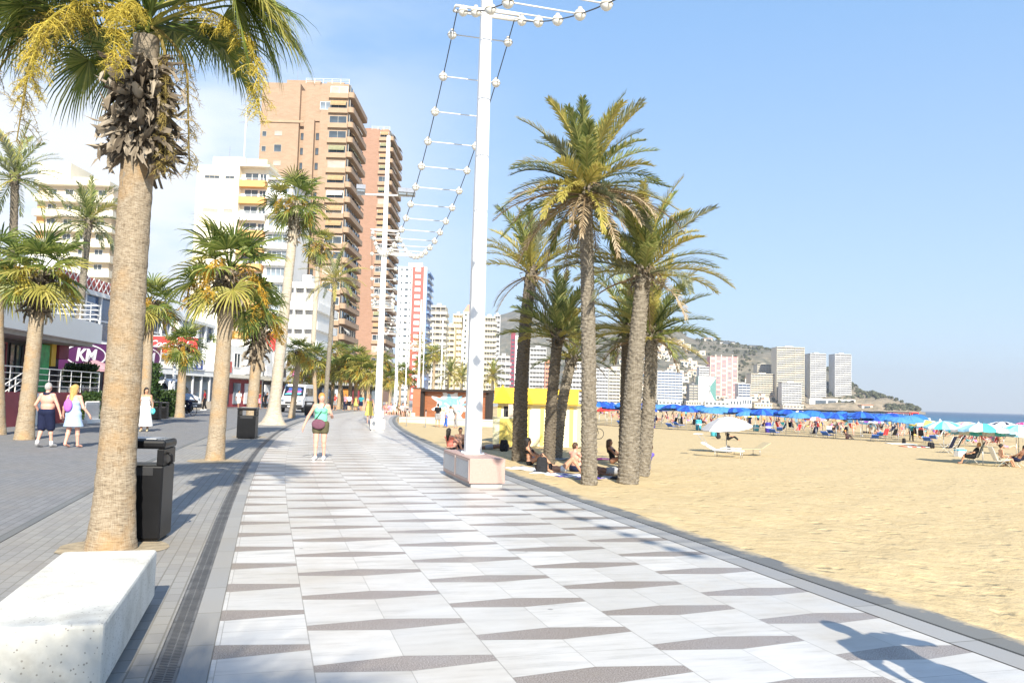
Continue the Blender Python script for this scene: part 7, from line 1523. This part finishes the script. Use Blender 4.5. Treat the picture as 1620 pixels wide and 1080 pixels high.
def place(kind, px, py, rz, col, skin, where, chair=None, hair=None):
    who, cl, do = KD[kind]; p = S(px, py); pt = proto(kind); lb = '%s in %s %s %s %s' % (who, CN[col], cl, do, where)
    if lb in used or len(lb.split()) > 16: return None
    used.add(lb); part = dict(swimsuit='swimsuit', shorts='shorts', shirt='shirt')[cl]
    sw = {part: [col], 'body': [skin]}
    if hair: sw['hair'] = ['hair_'+hair]
    o = dup(pt, p, rz, lb, 'people on the crowded beach', rc.uniform(.95, 1.05), sw)
    if 'chair' in kind and chair: 
        beach_chair('%s beach chair under the %s in %s, %s' % (CN[chair], who, CN[col], where), p, rz, chair) 
    return o
NEAR_LM = [(948, 'left of the big palm trunks'), (1035, 'near the purple-blue bin by the palms'), (1085, 'left of the aqua bin'), (1120, 'behind the big white parasol'), (1175, 'near the pale yellow parasol'), (1215, 'beside the purple-blue bin in the crowd'), (1255, 'left of the pink parasol'), (1292, 'by the pink and white parasol'), (1325, 'by the tan parasol'), (1362, 'by the thin white pole'), (1390, 'right of the lilac parasol'), (1425, 'left of the yellow parasol'), (1470, 'under the yellow parasol'), (1500, 'by the sky blue parasol'), (1535, 'near the white parasol'), (1590, 'at the right edge of the beach')]
def where(px): return min(NEAR_LM, key=lambda q: abs(q[0]-px))[1]
cols = list(CN); i = 0; tries = 0
while i < 210 and tries < 2000:
    tries += 1
    px = rc.uniform(1028, 1600) if rc.random() < .9 else rc.uniform(942, 985); back = rc.random()
    yline = np.interp(px, [940, 1030, 1200, 1400, 1470, 1600], [664, 671, 680, 690, 698, 712]); py = yline-11+rc.uniform(-5, 9)
    kind = rc.choices(['stand_f', 'stand_m', 'chair_f', 'chair_m', 'ground_f', 'lie_f', 'lie_m', 'tee_m'], [3, 3, 6, 6, 3, 2, 1.5, 1.5])[0]
    if place(kind, px, py, rc.uniform(-3.1, 3.1) if 'chair' not in kind else rc.choice((-2.2, 2.3, 1.6, -1.5))+rc.uniform(-.4, .4), rc.choice(cols), rc.choice(['skin_tan', 'skin_tan', 'skin_pink', 'skin_fair', 'skin_brown']), where(px), rc.choice(['cloth_navy', 'cloth_white', 'cloth_sky', 'cloth_red', 'cloth_black', 'cloth_teal']), rc.choice(['black', 'brown', 'blond', 'brown', 'grey'])): i += 1
# the ones that can be told apart in front of the crowd
b = S(1340, 694); person('sunburnt person curled up sitting on the open sand in front of the tan parasol', sit_ground(.35, -.35, .35), b, 1.9, 'skin_pink', (('brief', 'coral'),), ('ginger', 'short'), .03)
b = S(1350, 688); person('fair woman in an orange bikini standing between the tan and the lilac parasol', stand(.9, .05), b, .4, 'skin_pink', (('bra', 'orange'), ('brief', 'orange')), ('blond', 'bun'), .03)
b = S(1442, 698); person('man in dark clothes and red cap standing left of the yellow parasol', stand(.92, .08), b, 2.2, 'skin_tan', (('tee', 'teal'), ('trousers', 'black')), ('ginger', 'short'), .03, 1.05, 0, False)
b = S(1286, 690); beach_chair('dark blue beach chair seen from behind under the pink and white parasol', b, pi+.3, 'cloth_navy')
for px, py, rz, m_, lb in ((1536, 733, -2.0, 'cloth_black', 'black high-backed beach chair under the aqua striped parasol, nearest on the right'), (1606, 738, -2.4, 'cloth_navy', 'dark blue beach chair at the right edge under the sky blue parasol'), (1496, 716, -2.4, 'cloth_navy', 'navy beach chair left of the black high-backed one'), (1507, 716, -2.2, 'cloth_black', 'black beach chair beside the navy one, left of the white crate')):
    b = S(px, py); c = beach_chair(lb, b, rz, m_); c.scale = (1.15, 1.15, 1.15)
b = S(1540, 734); person('person in orange cap and dark top lounging under the aqua striped parasol', sit_chair(.40, .45), b, -2.0, 'skin_tan', (('tee', 'black'), ('shorts', 'black', .8)), ('ginger', 'short'), .028, 1, 0, False)
b = S(1585, 738); person('tanned man in pale shorts sitting in profile between two parasol poles at the right', sit_chair(.36, .05), b, 1.4, 'skin_tan', (('shorts', 'khaki', .6),), ('black', 'short'), .028, 1, 0, False); beach_chair('low white chair under the tanned man at the right', b, 1.4, 'cloth_white')
b = S(1611, 739); person('tanned person with dark hair reclining in the dark blue chair at the right edge', sit_chair(.40, .5), b, -2.4, 'skin_brown', (('shorts', 'navy', .6),), ('black', 'short'), .028, 1, 0, False)
for px, py, lb in ((1471, 708, 'black bag on the sand at the end of the striped towel'), (1430, 701, 'black bag on the white towel in front of the crowd'), (1475, 709, 'second black bag beside the one at the end of the striped towel')): backpack(lb, px, py, rc.uniform(0, 3), 'black_cloth', 1.0)
towel('white towel spread in front of the crowd, left of the yellow parasol', 1425, 702, 1.6, 2.2, 1.5, 'cloth_white'); towel('long red and white striped towel at the front of the crowd', 1450, 707, 1.0, 2.4, 1.5, 'cloth_red', 'cloth_white')
b = S(1519, 722); t = thing('cool_box', 'white cool box on the sand between the dark beach chairs', 'cool box', b, .3); MB().bb(-.3, .3, -.2, .2, 0, .36).build('body', 'white_paint', t, False, .02); MB().bb(-.31, .31, -.21, .21, .363, .45).build('lid', 'sign_cyan', t, False, .02); MB().tube([(-.32, 0, .3), (-.32, 0, .52), (.32, 0, .52), (.32, 0, .3)], .012, 6).build('handle', 'white_paint', t)
for i, (px, py, m_) in enumerate(((1065, 672, 'cloth_navy'), (1078, 674, 'cloth_black'), (1096, 675, 'cloth_black'), (1163, 676, 'cloth_navy'), (1236, 682, 'cloth_navy'), (1260, 684, 'cloth_red'), (1310, 687, 'cloth_white'), (1334, 688, 'cloth_black'), (1398, 692, 'cloth_red'), (1412, 692, 'cloth_black'))):
    beach_chair('empty %s beach chair facing the sea, %s' % (CN[m_], ('left of the aqua bin', 'second to the left of the aqua bin', 'nearest the aqua bin', 'under the pale yellow parasol', 'beside the purple-blue bin in the crowd', 'left of the pink parasol', 'right of the pink parasol', 'by the tan parasol', 'right of the lilac parasol', 'left of the yellow parasol')[i]), S(px, py), pi+rc.uniform(-.5, .9), m_)
# tour boat and a few swimmers' buoys
b = A(1432, 655, 330); t = thing('tour_boat', 'long white tour boat with red cabin out on the water by the headland', 'boat', (b.x, b.y, -2.1), .05)
hl = MB(); hl.poly([(-9.5, 0), (-8.5, -1.7), (6, -1.8), (10.5, 0), (6, 1.8), (-8.5, 1.7)], 1.3, -.3); hl.build('hull', 'white_paint', t, False, .1); MB().bb(2.2, 5.0, -1.2, 1.2, 1.003, 3.2).build('cabin', 'red_sign', t, False, .08); MB().bb(-8, 1.9, -1.5, 1.5, 2.6, 2.75).build('canopy', 'cloth_coral', t)
for x in (-7.6, -4.5, -1.4, 1.5):
    for y in (-1.4, 1.4): MB().tube([(x, y, 1), (x, y, 2.6)], .05, 5).build('post', 'white_paint', t)
MB().bb(2.5, 4.6, -1.225, -1.203, 2.1, 2.8).build('cabin_window', 'car_glass', t); MB().bb(-8, 1.8, -1.3, 1.3, 1.003, 1.5).build('bench_rows', 'cloth_pink', t)
for i, (px, py, Y) in enumerate(((1318, 651, 260), (1548, 662, 240), (1487, 659, 300), (1590, 663, 260))):
    p = A(px, py, Y); t = thing('buoy', ('small white buoy left of the tour boat', 'small buoy off the right part of the beach', 'small white buoy right of the tour boat', 'small buoy at the far right of the water')[i], 'buoy', (p.x, p.y, -2.1)); MB().lathe([(.3, -.2), (.55, .1), (.5, .5), (.15, 1.0), (0, 1.05)], 10).build('float', 'sign_white', t, True); MB().tube([(0, 0, 1.0), (0, 0, 1.6)], .04, 5).build('mast', 'galv', t)
for o in list(PROT.values()):                            # the unused sources
    for c in list(o.children): bpy.data.objects.remove(c)
    bpy.data.objects.remove(o)
# ================================================================ AIR
m = bpy.data.materials.new('air'); m.use_nodes = True; n = m.node_tree.nodes; n.remove(n['Principled BSDF']); v = n.new('ShaderNodeVolumePrincipled'); v.inputs['Color'].default_value = (.86, .91, 1, 1); v.inputs['Density'].default_value = .00016; v.inputs['Anisotropy'].default_value = .2
m.node_tree.links.new(v.outputs[0], n['Material Output'].inputs['Volume']); M['air'] = m
o = MB().bb(-5200, 6000, -9100, 6500, -9, 320).build('haze', 'air'); o['kind'] = 'stuff'
